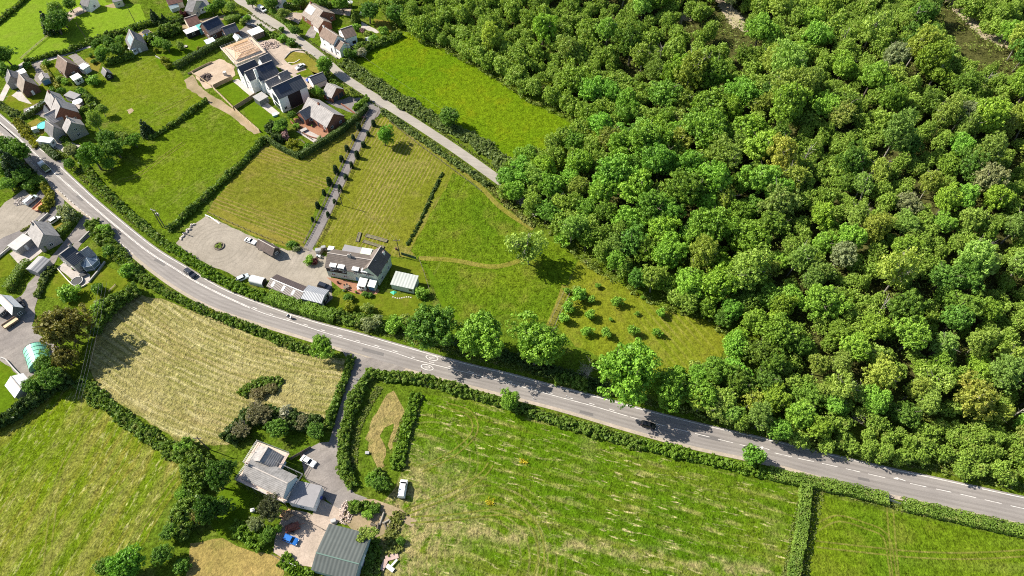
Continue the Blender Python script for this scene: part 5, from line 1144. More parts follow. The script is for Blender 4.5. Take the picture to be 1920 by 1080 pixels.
t, fs = house('modern_white_house', 'modern white house with a tall black cladding panel facing the brick bungalow', 'house', [
    D(A=(522.5,185), B=(575,161), C=7.5, eave=6.8, rise=3.0, panels=[(.12,.52,.25,.85,'f','solar_panel',M_PV,5)], openings=[('f',.30,.74,.1,6.7,M_BLACK,'black_cladding'),('l',.22,.78,.2,2.4,M_GLASS,'glazing'),('l',.22,.78,3.0,6.4,M_GLASS,'glazing')], blank='lfbr'),
    D(A=(509,171), B=(531,160.5), C=6.5, eave=4.4, rise=2.8, roof=T_GREY, blank='fbr'), D(A=(533,158), B=(549,151), C=6, eave=4.8, rise=3.2, roof=T_GREY, blank='fblr')], W_WHITE, T_DARK)
f = fs[0]; window(t, f.w(f.L*.13, 0, 1.6), math.atan2(f.ey.y, f.ey.x)+math.pi/2, 1.1, 1.2)
house('garage', 'modern slate roofed white garage between the hedge and the blue car', 'garage', [D(A=(588,158), B=(612,148.5), C=5.5, eave=2.6, rise=1.7, blank='fbr', openings=[GD('l')])], W_WHITE, T_DARK)
# ---- lane houses
house('brown_house', 'brown roofed brick house with a bright white solar array near the long clipped hedge', 'house', [D(A=(566,27), B=(590,43.5), C=(638,33), eave=2.9, rise=3.4, panels=[(.05,.55,.3,.85,'f','solar_panel',M_PVL,5)], chimney=[(.1,1,'f',.7,.8)], roof=T_TAN), D(A=(585,43), B=(597,53), C=(621,43), eave=3.0, rise=2.4, roof=T_TAN, openings=[('f',.1,.9,.1,2.1,M_WHITE,'garage_door')], blank='f')], W_RED, T_TAN)
house('white_house', 'long white rendered house with brown tiled roofs on the lane by the buttercup meadow', 'house', [D(A=(599,66), B=(625,83), C=(646,73), eave=5.0, rise=2.6, door='dark', chimney=[(.02,1,'f',.7,.8)], wx=.8), D(A=(647,72), B=(668,65), C=7.0, eave=4.6, rise=2.4, roof=T_BROWN, openings=[('f',.55,.85,.1,2.2,M_BLACK,'garage_door')], blank='fr'), D(A=(625.5,86), B=(637,93.5), C=(657,84.5), eave=3.8, rise=2.0)], W_WHITE, T_BROWN)
house('low_glasshouse', 'low pale polythene glasshouse behind the white house', 'greenhouse', [D(A=(690,78), B=(706,72), C=3, eave=1.2, rise=.8, ridge=False, blank='fblr')], plain('greenhouse glass', (.35,.42,.42), .2, .1), plain('frosted glass', (.5,.52,.48), .4, .1))
house('brick_bungalow', 'red brick bungalow with a broad pale slate roof and gabled wing beside the drive', 'house', [D(A=(566,207), B=(613,238), C=(648,219.5), eave=3.0, rise=3.5, chimney=[(.42,1,'f',.75,.8)], door='dark', barge=W_DKB), D(A=(571.5,224), B=(590,213.5), C=(554,214.5), eave=2.95, rise=2.3, roof=T_GREY, openings=[('l',.25,.75,.4,2.4,M_GLASS,'glazing')], blank='lb')], W_RED, T_LGREY)
house('brick_garage', 'red brick garage with pale slate roof behind the brick bungalow', 'garage', [D(A=(605,174), B=(622,183), C=(646.5,168.5), eave=2.7, rise=2.6, blank='r', openings=[('r',.1,.45,.05,2.2,M_DOOR,'garage_door'),('r',.55,.9,.05,2.2,M_DOOR,'garage_door')])], W_RED, T_LGREY)
# ---- settlement left of the main road
house('grey_house', 'grey roofed house with dark gable and long flat annex by the settlement yard', 'house', [D(A=(53,437.5), B=(72.5,463), C=(106.5,437.5), eave=3.0, rise=3.4, chimney=[(.1,.85,'f',.8,.9)], chim=W_STONE), D(A=(30,469), B=(59,446.5), C=(17.5,459), eave=2.8, flat=1, roof=M_FELT, blank='b', door='white') if False else D(A=(30.5,469), B=(58.5,447), C=(47.5,436.5), eave=2.7, flat=1, roof=plain('pale felt', (.42,.40,.38), .9, .1, .8), door='white')], W_STONE, T_LGREY)
house('striped_shed', 'grey striped metal shed between the decking and the clipped hedge', 'shed', [D(A=(70,511), B=(93,487.5), C=(80,474.5), eave=2.3, rise=.7, blank='fblr', ridge=False)], W_BLOCK, sheet_mat('striped metal sheet', (.25,.245,.25), wang((70,511),(93,487.5))+math.pi/2, .9))
t, fs = house('conservatory_house', 'dark slate house with stone gables and a glass conservatory beside the road hedge', 'house', [D(A=(137,498), B=(158,482), C=(137,457), eave=4.0, rise=3.0, chimney=[(.92,1,'f',.8,1.0)], door='dark', barge=M_RIDGE), D(A=(158,490), B=(178,476), C=(159,467), eave=3.2, rise=2.0, roof=T_LGREY, blank='b')], W_STONE, T_DARK)
# conservatory part
c = P(172, 497); cv = MB(Matrix.Translation(c)); N = 7; rr = 2.9; a0 = R(-100)
base = [(rr*math.cos(a0+2*math.pi*i/N), rr*math.sin(a0+2*math.pi*i/N)) for i in range(N)]
k = [(x, y, 0) for x, y in base]+[(x, y, 2.3) for x, y in base]+[(0, 0, 3.7)]
cv.add(k, [tuple(range(N))]+[(i, (i+1) % N, (i+1) % N+N, i+N) for i in range(N)]+[(i+N, (i+1) % N+N, 2*N) for i in range(N)])
cons = cv.build('conservatory', plain('conservatory glass', (.16,.20,.25), .12, .1, 1, .6), t)
for i in range(N):
    x, y = base[i]
    for (p0, p1) in (((x,y,0),(x,y,2.32)), ((x,y,2.32),(0,0,3.73)), ((x,y,2.32),(*base[(i+1) % N],2.32)), ((x,y,.7),(*base[(i+1) % N],.7))):
        b = MB(Matrix.Translation(c)); b.tube(p0, p1, .06, .06, 4); o_ = b.build('glazing_bar', M_WHITE, t); o_.parent = cons; o_.location = (0,0,0)
house('white_shed', 'white roofed outbuilding with dark gable and small lean-to in the tarmac yard', 'outbuilding', [D(A=(1,567), B=(23,588.5), C=(40,575.5), eave=3.0, rise=2.2), D(A=(-2,590), B=(9,580), C=4, eave=2.2, eave2=2.8, flat=1, roof=T_LGREY)], plain('dark boarding', (.10,.105,.12), .8, .2), plain('white roof sheet', (.66,.65,.66), .6, .08))
house('tin_shed', 'white tin shed on the grass below the tarmac yard', 'shed', [D(A=(11,722), B=(29,744.5), C=(54.5,716), eave=2.5, rise=1.5, blank='fblr')], W_BLOCK, plain('white roof sheet', (.66,.65,.66), .6, .08))
# polytunnel
t = thing('polytunnel', 'rounded green polytunnel half under the copper trees', 'polytunnel', P(73, 672))
a_, b_ = P(60, 664), P(86, 684); ax = (P(80,690)-P(68,656)); ax.z = 0; ax.normalize(); ay = Vector((-ax.y, ax.x, 0)); cc = P(73, 672)
Tm = Matrix(((ay.x, ax.x, 0, cc.x), (ay.y, ax.y, 0, cc.y), (0,0,1,0), (0,0,0,1)))
prof = [(3.2*math.cos(math.pi*i/16), 3.1*math.sin(math.pi*i/16)) for i in range(17)]
MB(Tm).extrude(prof, -3.8, 3.8, 'y').build('cover', M_POLY, t)
for i in range(6):
    y = -3.8+i*1.52; m = MB(Tm)
    q = [(3.25*math.cos(math.pi*j/16), 3.15*math.sin(math.pi*j/16)) for j in range(17)]
    for j in range(16): m.tube((q[j][0], y, q[j][1]), (q[j+1][0], y, q[j+1][1]), .05, .05, 4)
    m.build('hoop', M_STEEL, t)
# ---- gravel yard
house('cart_shed', 'open fronted cart shed with brown shingle roof on the gravel yard', 'cart shed', [D(A=(481,461), B=(511,477.5), C=(520,464), eave=2.2, rise=1.7, open=3, over=.4)], M_OLDW, tile_mat('dark shingle roof', (.115,.09,.08)))
t = thing('canvas_shelter', 'white arched canvas shelter at the edge of the gravel yard', 'shelter', P(481, 523))
f = Frame((466,528), (491,534), (499,521.5), 1.6); prof = [(f.W*(.5-.5*math.cos(math.pi*i/10)), 1.4+1.1*math.sin(math.pi*i/10)) for i in range(11)]
MB(f.T).extrude([(0,0)]+prof+[(f.W,0)], 0, f.L).build('canvas', M_SHEETW, t); MB(f.T).extrude([(.3,.05)]+[(p[0]*.88+f.W*.06, p[1]*.92) for p in prof]+[(f.W-.3,.05)], f.L-.02, f.L+.03).build('doorway', M_BLACK, t)
t, fs = house('long_shed', 'long brown corrugated shed with a white ridge and three white rooflights', 'shed', [D(A=(501,536), B=(561.5,561.5), C=(578,540.5), eave=2.5, rise=.8, ridgem=M_SHEETW, blank='fblr', panels=[(.10,.17,.1,.8,'f','rooflight',M_SHEETW,1),(.42,.49,.1,.8,'f','rooflight',M_SHEETW,1),(.72,.79,.1,.8,'f','rooflight',M_SHEETW,1)])], M_OLDW, sheet_mat('brown corrugated sheet', (.075,.055,.05), wang((501,536),(561,561)), .45))
house('grey_shed', 'grey corrugated shed at the end of the long brown shed', 'shed', [D(A=(565,558.5), B=(603,568), C=(618.5,546), eave=2.7, rise=.75, ridge=False, blank='fbl', openings=[('r',.15,.85,.1,2.3,M_BLACK,'doorway')])], W_BLOCK, sheet_mat('grey corrugated sheet', (.24,.25,.27), wang((565,558),(604,568)), .5))
# ---- long roadside house
t, fs = house('long_house', 'long pale green house with weathered brown roof and four white dormers', 'house', [
    D(A=(610,500), B=(700,515), C=7.2, eave=4.9, rise=2.5, chimney=[(.46,1,'f',1.0,1.3)], chim=W_STONE, dormers=[(.16,'f'),(.33,'f'),(.63,'f'),(.82,'f')], door='blue'),
    D(A=(707,517), B=(731,478), C=5.6, eave=5.2, rise=2.9, roof=T_LONG, blank='l', chimney=[(.86,.45,'f',.7,1.2)], chim=W_WHITE), D(A=(640,474), B=(672,480), C=3.2, eave=2.8, flat=1, roof=M_FELT, blank='fblr'), D(A=(672,481), B=(692,484), C=4, eave=3.2, eave2=2.6, flat=1, roof=T_TAN, blank='fblr')], W_PALE, T_LONG)
f = fs[0]
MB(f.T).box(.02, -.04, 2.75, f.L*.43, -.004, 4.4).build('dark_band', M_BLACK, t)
house('porch', 'white glazed porch against the long pale green house', 'porch', [D(A=(671,535), B=(684,537.5), C=2.4, eave=2.3, eave2=2.9, flat=1, wx=1.5)], W_WHITE, M_SHEETW)
house('porch', 'low blue fronted porch beside the white glazed porch', 'porch', [D(A=(690,536), B=(702,538.5), C=2.0, eave=2.2, eave2=2.7, flat=1, blank='fblr', openings=[('f',.1,.9,.1,2.0,M_BLUED,'door')])], W_PALE, M_SHEETW)
house('outbuilding', 'pale green outbuilding with ribbed white sheet roof beside the long house', 'outbuilding', [D(A=(733,532.5), B=(775,541.5), C=(784,520.5), eave=2.6, eave2=3.1, flat=1, blank='fl', openings=[('f',.78,.93,1.0,1.9,M_GLASS,'window_pane')])], W_PALE, sheet_mat('ribbed white sheet', (.36,.38,.35), wang((733,532),(775,541)), 1.0))
# ---- farmhouse
t, fs = house('farmhouse', 'farmhouse with mottled grey cross roofs and a pale blue gable, ringed by scaffolding', 'house', [
    D(A=(454,895), B=(531,931.5), C=(555.5,894), eave=4.6, rise=2.3, chimney=[(.05,1,'f',.9,.9)], chim=W_STONE, blank='r'), D(A=(470,862.5), B=(485.5,838), C=(529,854.5), eave=4.5, rise=2.4, blank='fbr')], W_BLUE, T_CONC)
f = fs[0]
t2 = scaffold(f, f.L, f.W, 4.1, 'scaffold platform of pink boards around the farmhouse roof', 1.2, 'fl', plain('pinkish scaffold boards', (.5,.385,.32), .85, .14, 1.2))
f = fs[1]; scaffold(f, f.L, f.W, 4.1, 'upper scaffold platform round the cross wing of the farmhouse', 1.3, 'fbr', plain('pinkish scaffold boards', (.5,.385,.32), .85, .14, 1.2))
house('flat_garage', 'flat grey roofed white extension between the farmhouse and the yard', 'garage', [D(A=(541,941.5), B=(587,952), C=(604.5,912.5), eave=3.0, flat=1, over=.1, ov=.1, openings=[GD('r', .3, .7)], blank='r')], W_WHITE, M_FELT)
house('green_barn', 'large dark green ribbed steel barn at the bottom of the farm yard', 'barn', [D(A=(585,1067), B=(664,1088), C=(697,1004.5), eave=3.4, rise=1.3, frac=.32, eave2=3.6, ridgem=plain('green ridge', (.09,.15,.125), .5, .1), blank='fblr', over=.25, openings=[('r',.35,.6,.1,2.6,M_WHITE,'door')])], plain('pale blue steel wall', (.36,.43,.44), .5, .08), sheet_mat('green steel sheet', (.075,.086,.08), wang((585,1067),(664,1088)), 1.0, .1))
# ------------------------------------------------------------------ vehicles
def paintm(name, c, spec=.6, rough=.22): return plain(name, c, rough, .05, 1, spec)
M_TYRE = plain('tyre rubber', (.02,.02,.02), .9, .1); M_RIM = plain('alloy rim', (.35,.35,.36), .35, .1, 2, .5, .6); M_LAMP = plain('headlamp lens', (.6,.6,.58), .1, .05); M_TAIL = plain('tail lamp lens', (.35,.02,.02), .2, .05)
M_CARGL = plain('tinted car glass', (.012,.014,.018), .06, .1, 1, .7)
PROF = { # side profile x,z (nose at +x) ; greenhouse: base x0,x1, top x0,x1, roof z
 'hatch': (4.1, 1.76, [(2.05,.35),(2.05,.62),(1.85,.78),(1.05,.93),(-1.95,.96),(-2.05,.8),(-2.05,.35)], (-1.95,1.05,-1.55,.35), 1.46),
 'saloon': (4.5, 1.78, [(2.25,.35),(2.25,.6),(2.0,.76),(1.05,.9),(-1.5,.94),(-2.15,.9),(-2.25,.72),(-2.25,.35)], (-1.55,1.1,-.95,.3), 1.40),
 'suv': (4.6, 1.86, [(2.3,.42),(2.3,.8),(2.1,.98),(1.2,1.1),(-2.2,1.12),(-2.3,.95),(-2.3,.42)], (-2.2,1.2,-1.95,.5), 1.72),
 'van': (4.9, 1.92, [(2.45,.42),(2.45,.85),(2.3,1.05),(1.7,1.2),(-2.4,1.25),(-2.45,1.1),(-2.45,.42)], (-2.4,1.65,-2.35,.9), 2.0),
 'coupe': (4.3, 1.74, [(2.15,.32),(2.15,.55),(1.9,.7),(.8,.86),(-1.6,.88),(-2.1,.84),(-2.15,.65),(-2.15,.32)], (-1.7,.8,-.85,.05), 1.28)}
wm_ = MB(); wm_.tube((0,-.1,0), (0,.1,0), .32, .32, 16); WHEEL = wm_.mesh('wheel', .02); WHEEL.materials.append(M_TYRE)
rm_ = MB(); rm_.tube((0,-.112,0), (0,.112,0), .2, .2, 12); RIM = rm_.mesh('rim'); RIM.materials.append(M_RIM)
def car(kind_, u, v, head, paint, name, label, cat='car', roofm=None):
    L, w, pf, (b0, b1, t0, t1), zr = PROF[kind_]; p = P(u, v, .6); a = wang(*head)
    t = thing(name, label, cat, (0,0,0))
    zb = max(z for x, z in pf)
    MB().extrude(pf, -w/2, w/2, 'y').build('body', paint, t, .07)
    g = MB(); wi, wt = w/2-.06, w/2-.26
    g.add([(b0,-wi,zb-.05),(b1,-wi,zb-.1),(b1,wi,zb-.1),(b0,wi,zb-.05),(t0,-wt,zr-.05),(t1,-wt,zr-.05),(t1,wt,zr-.05),(t0,wt,zr-.05)], [(0,3,2,1),(4,5,6,7),(0,1,5,4),(1,2,6,5),(2,3,7,6),(3,0,4,7)])
    g.build('glasshouse', M_CARGL if kind_ != 'van' else paint, t)
    MB().box(t0-.08, -wt-.04, zr-.06, t1+.06, wt+.04, zr).build('roof', roofm or paint, t, .03)
    for s in (-1, 1):
        MB().add([(b1-.06,s*wi,zb-.06),(b1-.0,s*(wi-.06),zb-.06),(t1+.04,s*(wt-.05),zr-.03),(t1-.05,s*(wt+.03),zr-.03)], [(0,1,2,3)]).build('pillar', paint, t)
    if kind_ == 'van':
        g = MB(); g.add([(b1+.012,-wi+.1,zb-.02),(b1+.012,wi-.1,zb-.02),(t1+.07,wt-.05,zr-.12),(t1+.07,-wt+.05,zr-.12)], [(0,1,2,3)]).build('windscreen', M_CARGL, t)
        for s in (-1, 1): MB().add([(b1-.25,s*(wi+.008),zb+.02),(.2,s*(wi+.008),zb+.02),(.2,s*(wt+.045),zr-.2),(t1-.15,s*(wt+.045),zr-.2)], [(0,1,2,3)]).build('side_window', M_CARGL, t)
    for x in (L*.31, -L*.31):
        for s in (-1, 1):
            o = link('wheel', WHEEL, None, t, (x, s*(w/2-.09), .32)); link('rim', RIM, None, o)
    for s in (-1, 1):
        MB().box(L/2-.12, s*(w/2-.28)-.16, .58, L/2+.012, s*(w/2-.28)+.16, .72).build('headlight', M_LAMP, t)
        MB().box(-L/2-.012, s*(w/2-.25)-.13, .66, -L/2+.1, s*(w/2-.25)+.13, .84).build('tail_light', M_TAIL, t)
        MB().box(b1-.35, s*(w/2+.02)-.09, zb-.02, b1-.2, s*(w/2+.02)+.09, zb+.12).build('mirror', paint, t)
    t.location = (p.x, p.y, .07); t.rotation_euler.z = a
    return t
NAVY = paintm('dark navy paint', (.018,.022,.03)); BLK = paintm('black paint', (.008,.008,.01)); WHT = paintm('white car paint', (.75,.75,.74)); SIL = paintm('silver paint', (.48,.50,.51), .6, .3); BLU = paintm('bright blue paint', (.02,.13,.42)); DBL = paintm('royal blue paint', (.02,.06,.28)); PALEB = paintm('pale blue grey paint', (.45,.52,.54))
car('suv', 357, 513, ((330,493),(384,533)), NAVY, 'car', 'dark navy hatchback driving on the main road beside the gravel yard hedge')
car('hatch', 1216, 797, ((1180,788),(1250,806)), BLK, 'car', 'black car in tree shade on the main road')
car('van', 755.5, 917, ((752,935),(758,900)), WHT, 'van', 'white van parked on the grass at the corner of the big green field', 'van')
car('saloon', 578, 865, ((562,856),(594,874)), WHT, 'car', 'white hatchback with red lamps parked in the farmhouse yard')
car('hatch', 545, 1012, ((528,1005),(562,1019)), BLU, 'car', 'bright blue hatchback parked in tree shade beside the green barn')
car('coupe', 470, 452, ((457,447),(484,457)), WHT, 'car', 'white coupe with black vents parked beside the cart shed')
car('suv', 609, 538, ((590,531),(628,545)), NAVY, 'car', 'dark estate car parked behind the grey corrugated shed')
car('saloon', 563, 125, ((575,119),(551,131)), SIL, 'car', 'silver saloon parked on the pale chippings by the curved lawn')
car('hatch', 582, 148, ((592,143),(572,153)), DBL, 'car', 'royal blue car beside the modern slate roofed garage')
car('hatch', 666, 87, ((672,91),(660,83)), WHT, 'car', 'white car parked against the end of the white house')
car('saloon', 275, 70, ((279,75),(271,65)), BLU, 'car', 'small blue car behind the dormer house')
car('saloon', 61, 205, ((70,201),(52,209)), WHT, 'car', 'white saloon parked on the brick villa drive')
car('hatch', 81, 196, ((90,192),(72,200)), PALEB, 'car', 'pale car parked close to the brick villa wall')
car('van', 59, 376, ((50,383),(68,369)), PALEB, 'van', 'pale blue van parked among stones in the settlement yard', 'van', WHT)
car('hatch', 38, 568, ((34,560),(42,576)), BLK, 'car', 'black car parked behind the white roofed outbuilding')
car('hatch', 470, 49, ((462,46),(478,52)), NAVY, 'car', 'dark car parked in front of the brick garage of the array house')
car('suv', 479, 53, ((473,50),(485,56)), BLK, 'car', 'black car parked behind the white carport')
car('hatch', 455, 521, ((448,524),(463,517)), PALEB, 'car', 'pale car tucked beside the white canvas shelter')
car('hatch', 103, 412, ((97,416),(109,408)), WHT, 'car', 'white car parked below the grey green bush')
car('van', 492, 18, ((488,15),(497,21)), WHT, 'van', 'white van waiting at the head of the lane', 'van')
car('hatch', 682, 24, ((676,28),(689,20)), SIL, 'car', 'silver car behind the panelled brown house')
# lorry on the main road
p = P(86, 317); t = thing('delivery_truck', 'small truck with white cab and dropside load on the main road', 'truck', (0,0,0))
MB().box(-3.0,-1.0,.5,1.0,1.0,.75).build('chassis', M_BLACK, t)
MB().extrude([(1.02,.45),(3.0,.45),(3.05,1.2),(2.65,2.1),(1.02,2.2)], -1.0, 1.0, 'y').build('cab', WHT, t, .06); MB().add([(3.06,-.85,1.25),(3.06,.85,1.25),(2.69,.8,2.05),(2.69,-.8,2.05)], [(0,1,2,3)]).build('windscreen', M_CARGL, t)
MB().box(-3.0,-1.05,.76,.95,1.05,.9).build('flatbed', M_OLDW, t)
for q in ((-3.0,-1.1,.9,.95,-1.04,1.35), (-3.0,1.04,.9,.95,1.1,1.35), (-3.06,-1.04,.9,-3.0,1.04,1.35)): MB().box(*q).build('side_board', paintm('pale green board', (.42,.5,.4)), t)
MB().add([(-2.8,-1,.92),(.8,-1,.92),(.8,1,.92),(-2.8,1,.92),(-2.2,-.6,1.5),(.4,-.5,1.7),(.3,.6,1.6),(-2.3,.5,1.4)], [(0,3,2,1),(4,5,6,7),(0,1,5,4),(1,2,6,5),(2,3,7,6),(3,0,4,7)]).build('load', plain('green waste', (.16,.17,.05), .9, .4, 3), t)
for x in (2.1, -2.1):
    for s in (-1, 1): o = link('wheel', WHEEL, None, t, (x, s*.88, .36)); link('rim', RIM, None, o)
t.location = (p.x, p.y, .07); t.rotation_euler.z = wang((110,338),(64,294))
# motorcycle and rider
p = P(543, 596); am = wang((556,600),(530,591))
t = thing('motorcycle', 'black and white motorcycle carrying its rider along the main road', 'motorcycle', (0,0,0))
for x in (.72, -.72):
    m = MB(); m.tube((x,-.07,.32), (x,.07,.32), .32, .32, 16); o = m.build('wheel', M_TYRE, t, .02); m = MB(); m.tube((x,-.075,.32), (x,.075,.32), .17, .17, 10); o2 = m.build('rim', M_RIM, t); o2.parent = o
MB().extrude([(-.5,.35),(.5,.35),(.6,.8),(.1,.95),(-.3,.78),(-.95,.95),(-.9,.8)], -.13, .13, 'y').build('body', BLK, t, .04)
MB().extrude([(.35,.75),(.85,.7),(.7,1.15),(.5,1.2),(.3,.98)], -.2, .2, 'y').build('fairing', WHT, t, .05)
m = MB(); m.tube((.5,-.36,1.05), (.5,.36,1.05), .02, .02, 6); m.build('handlebar', M_STEEL, t)
m = MB(); m.tube((.72,0,.32), (.48,0,1.05), .05, .05, 6); m.build('fork', M_STEEL, t); MB().box(-.75,-.14,.9,-.1,.14,.98).build('seat', M_BLACK, t, .03)
for s in (-1, 1): MB().box(-.95, s*.3-.12, .55, -.45, s*.3+.12, .95).build('pannier', WHT, t, .04)
MB().box(-1.0,-.22,1.0,-.6,.22,1.35).build('top_box', WHT, t, .05)
t.location = (p.x, p.y, .07); t.rotation_euler.z = am
rd_ = thing('person', 'rider in dark jacket and white helmet leaning on the motorcycle', 'person', (0,0,0))
J = [(-.3,0,1.02),(-.22,0,1.25),(-.05,0,1.5),(.02,0,1.58),(.08,0,1.68), (-.3,.13,1.0),(.12,.26,.86),(-.08,.24,.42),(.08,.25,.36), (-.3,-.13,1.0),(.12,-.26,.86),(-.08,-.24,.42),(.08,-.25,.36), (-.04,.2,1.47),(.2,.33,1.22),(.46,.31,1.09), (-.04,-.2,1.47),(.2,-.33,1.22),(.46,-.31,1.09)]
E = [(0,1),(1,2),(2,3),(3,4),(0,5),(5,6),(6,7),(7,8),(0,9),(9,10),(10,11),(11,12),(2,13),(13,14),(14,15),(2,16),(16,17),(17,18)]
RR = [.16,.17,.17,.09,.10,.12,.085,.055,.05,.12,.085,.055,.05,.08,.055,.04,.08,.055,.04]
me = bpy.data.meshes.new('body'); me.from_pydata(J, E, []); o = link('body', me, plain('dark leather', (.03,.03,.035), .6, .2), rd_)
md = o.modifiers.new('skin', 'SKIN'); md.use_smooth_shade = True
for i, sv in enumerate(me.skin_vertices[0].data): sv.radius = (RR[i], RR[i]); sv.use_root = (i == 0)
o.modifiers.new('sub', 'SUBSURF').render_levels = 1
bm = bmesh.new(); bmesh.ops.create_uvsphere(bm, u_segments=16, v_segments=10, radius=.15, matrix=Matrix.Translation((.1,0,1.76))); me = bpy.data.meshes.new('helmet'); bm.to_mesh(me); bm.free(); link('helmet', me, WHT, rd_)
MB().box(.19,-.1,1.7,.262,.1,1.8).build('visor', M_CARGL, rd_, .02)
for s in (-1, 1):
    g = MB(); g.box(.42, s*.31-.045, 1.05, .52, s*.31+.045, 1.10)
    for k, ln in enumerate((.07,.08,.075,.06)): y = s*.31-.036+k*.024; g.tube((.51,y,1.085), (.515+ln*.4,y,1.075), .011, .011, 5); g.tube((.515+ln*.4,y,1.075), (.5+ln*.2,y,1.02), .011, .009, 5)
    g.tube((.45, s*.27, 1.07), (.5, s*.26, 1.03), .013, .01, 5); g.build('glove', M_BLACK, rd_)
rd_.location = (p.x, p.y, .07); rd_.rotation_euler.z = am
# trailers and machines
def trailer(u, v, head, label, c1, c2, L=4.2, w=2.0, name='trailer'):
    t = thing(name, label, 'trailer', (0,0,0)); MB().box(-L/2,-w/2,.6,L/2,w/2,.75).build('bed', c1, t)
    for q in ((-L/2,-w/2-.06,.75,L/2,-w/2,1.15), (-L/2,w/2,.75,L/2,w/2+.06,1.15), (-L/2-.06,-w/2,.75,-L/2,w/2,1.15), (L/2,-w/2,.75,L/2+.06,w/2,1.15)): MB().box(*q).build('side_board', c2, t)
    m = MB(); m.tube((L/2,0,.62), (L/2+1.3,0,.5), .06, .05, 6); m.build('drawbar', M_STEEL, t)
    for s in (-1, 1): o = link('wheel', WHEEL, None, t, (-.2, s*(w/2+.18), .33)); link('rim', RIM, None, o)
    p = P(u, v, .6); t.location = (p.x, p.y, .06); t.rotation_euler.z = wang(*head)
trailer(20, 606, ((8,614),(32,598)), 'brown dropside trailer beside the white roofed outbuilding', M_FENCEL, plain('brown boards', (.30,.2,.13), .8, .2), 4.4, 2.0)
trailer(78, 384, ((68,393),(90,373)), 'orange long trailer parked beside the yellow green hedge', plain('orange paint', (.62,.22,.10), .6, .15), plain('pale orange paint', (.66,.33,.2), .6, .15), 6.0, 2.2)
t = thing('farm_implement', 'rusty red farm implement on the shaded farm yard', 'farm machine', P(549, 990)); T0 = Matrix.Translation(P(549, 990)) @ Matrix.Rotation(R(20), 4, 'Z'); M_RUST = plain('rusty red paint', (.19,.07,.05), .8, .35, 3)
MB(T0).box(-1.7,-.9,.7,1.7,.9,.85).build('frame', M_RUST, t)
for i in range(5):
    m = MB(T0); m.tube((-1.5+i*.75,-1.1,.5), (-1.5+i*.75,1.1,.5), .06, .06, 6); m.tube((-1.5+i*.75,-.85,.45),(-1.5+i*.75,-.8,.45),.42,.42,12); m.build('disc_axle', M_RUST, t)
m = MB(T0); m.tube((1.7,0,.8), (3.2,0,.5), .09, .07, 6); m.build('drawbar', M_RUST, t); m = MB(T0); m.add([(-1,-.5,.86),(1,-.5,.86),(1,.5,.86),(-1,.5,.86),(-.8,-.4,1.5),(.7,-.4,1.4),(.7,.4,1.4),(-.8,.4,1.5)], [(0,3,2,1),(4,5,6,7),(0,1,5,4),(1,2,6,5),(2,3,7,6),(3,0,4,7)]).build('hopper', M_RUST, t)
for s in (-1, 1): o = link('wheel', WHEEL, None, t); o.location = Matrix.Rotation(R(20), 3, 'Z') @ Vector((0, s*1.15, .33))
# ------------------------------------------------------------------ poles, wires, signs
M_POLE = plain('tarred pole', (.10,.08,.065), .9, .3, 2)
def pole(u, v, h, label, arm=False, two=False, lean=0.0, m=M_POLE, r=.15, name='telegraph_pole', cat='pole', dirn=(1,0)):
    p = PT(u, v); t = thing(name, label, cat, p); d = Vector((*dirn, 0)).normalized()
    for s in ((-.7, .7) if two else (0,)):
        q = p+d*s; b = MB(); b.tube(q-Vector((0,0,.3)), q+Vector((lean*h, 0, h)), r, r*.7, 8); b.build('post', m, t)
    if arm: b = MB(Matrix.Translation(p+Vector((lean*h,0,h-.5))) @ Matrix.Rotation(math.atan2(d.y, d.x), 4, 'Z')); b.box(-1.1,-.22,0,1.1,-.1,.14); b.build('crossarm', M_STEEL if two else m, t)
    if arm:
        for k in (-.9, 0, .9): b = MB(); q = p+d*k+Vector((lean*h,0,h-.36)); b.tube(q, q+Vector((0,0,.28)), .06, .04, 6); b.build('insulator', M_WHITE, t)
    if two: b = MB(Matrix.Translation(p+Vector((0,0,h*.62))) @ Matrix.Rotation(math.atan2(d.y, d.x), 4, 'Z')); b.box(-.45,.15,0,.45,.75,1.1); b.build('transformer', M_STEEL, t)
    return p+Vector((lean*h, 0, h))
pole(308, 428, 9.5, 'double timber pole with transformer standing in the pasture corner', True, True, r=.17, dirn=(.9,-.4))
T1 = pole(642, 386, 8.2, 'timber pole at the edge of the drive, throwing a long shadow', True)
T2 = pole(750, 481, 8.6, 'dark timber pole at the corner of the long house garden', True)
pole(391, 842, 7.5, 'leaning brown pole at the hay field corner', True, lean=-.06, r=.17)
pole(164, 76, 8.5, 'leaning timber pole at the lower edge of the far pasture', lean=-.08); pole(255, 45, 8.5, 'timber pole by the far gardens in the far pasture', lean=-.03)
T3 = pole(657, 116, 8.5, 'timber pole beside the corner of the white house', True); pole(386, 590, 7.0, 'thin leaning pole in the hay field hedge', lean=-.04, r=.1)
M_WIRE = plain('weathered cable', (.16,.16,.16), .7, .1)
def wire(a, b, label, sag=.8, r=.03, name='overhead_wire'):
    m = MB(); n = 14; q = [a.lerp(b, i/n)-Vector((0,0,sag*4*(i/n)*(1-i/n))) for i in range(n+1)]
    for i in range(n): m.tube(q[i], q[i+1], r, r, 4)
    o = m.build(name, M_WIRE, None); tag(o, label, 'wire')
for i, nm in enumerate(('upper', 'middle', 'lower')):
    wire(P(186+i*7, 530, 8.5), P(140+i*6, 748, 8.5), f'{nm} wire of three crossing above the tall untrimmed hedge')
wire(T1, T2, 'single wire strung over the mown paddock', r=.012); wire(T3, P(830, 205, 8), 'single wire over the bramble thicket by the lane', r=.014)
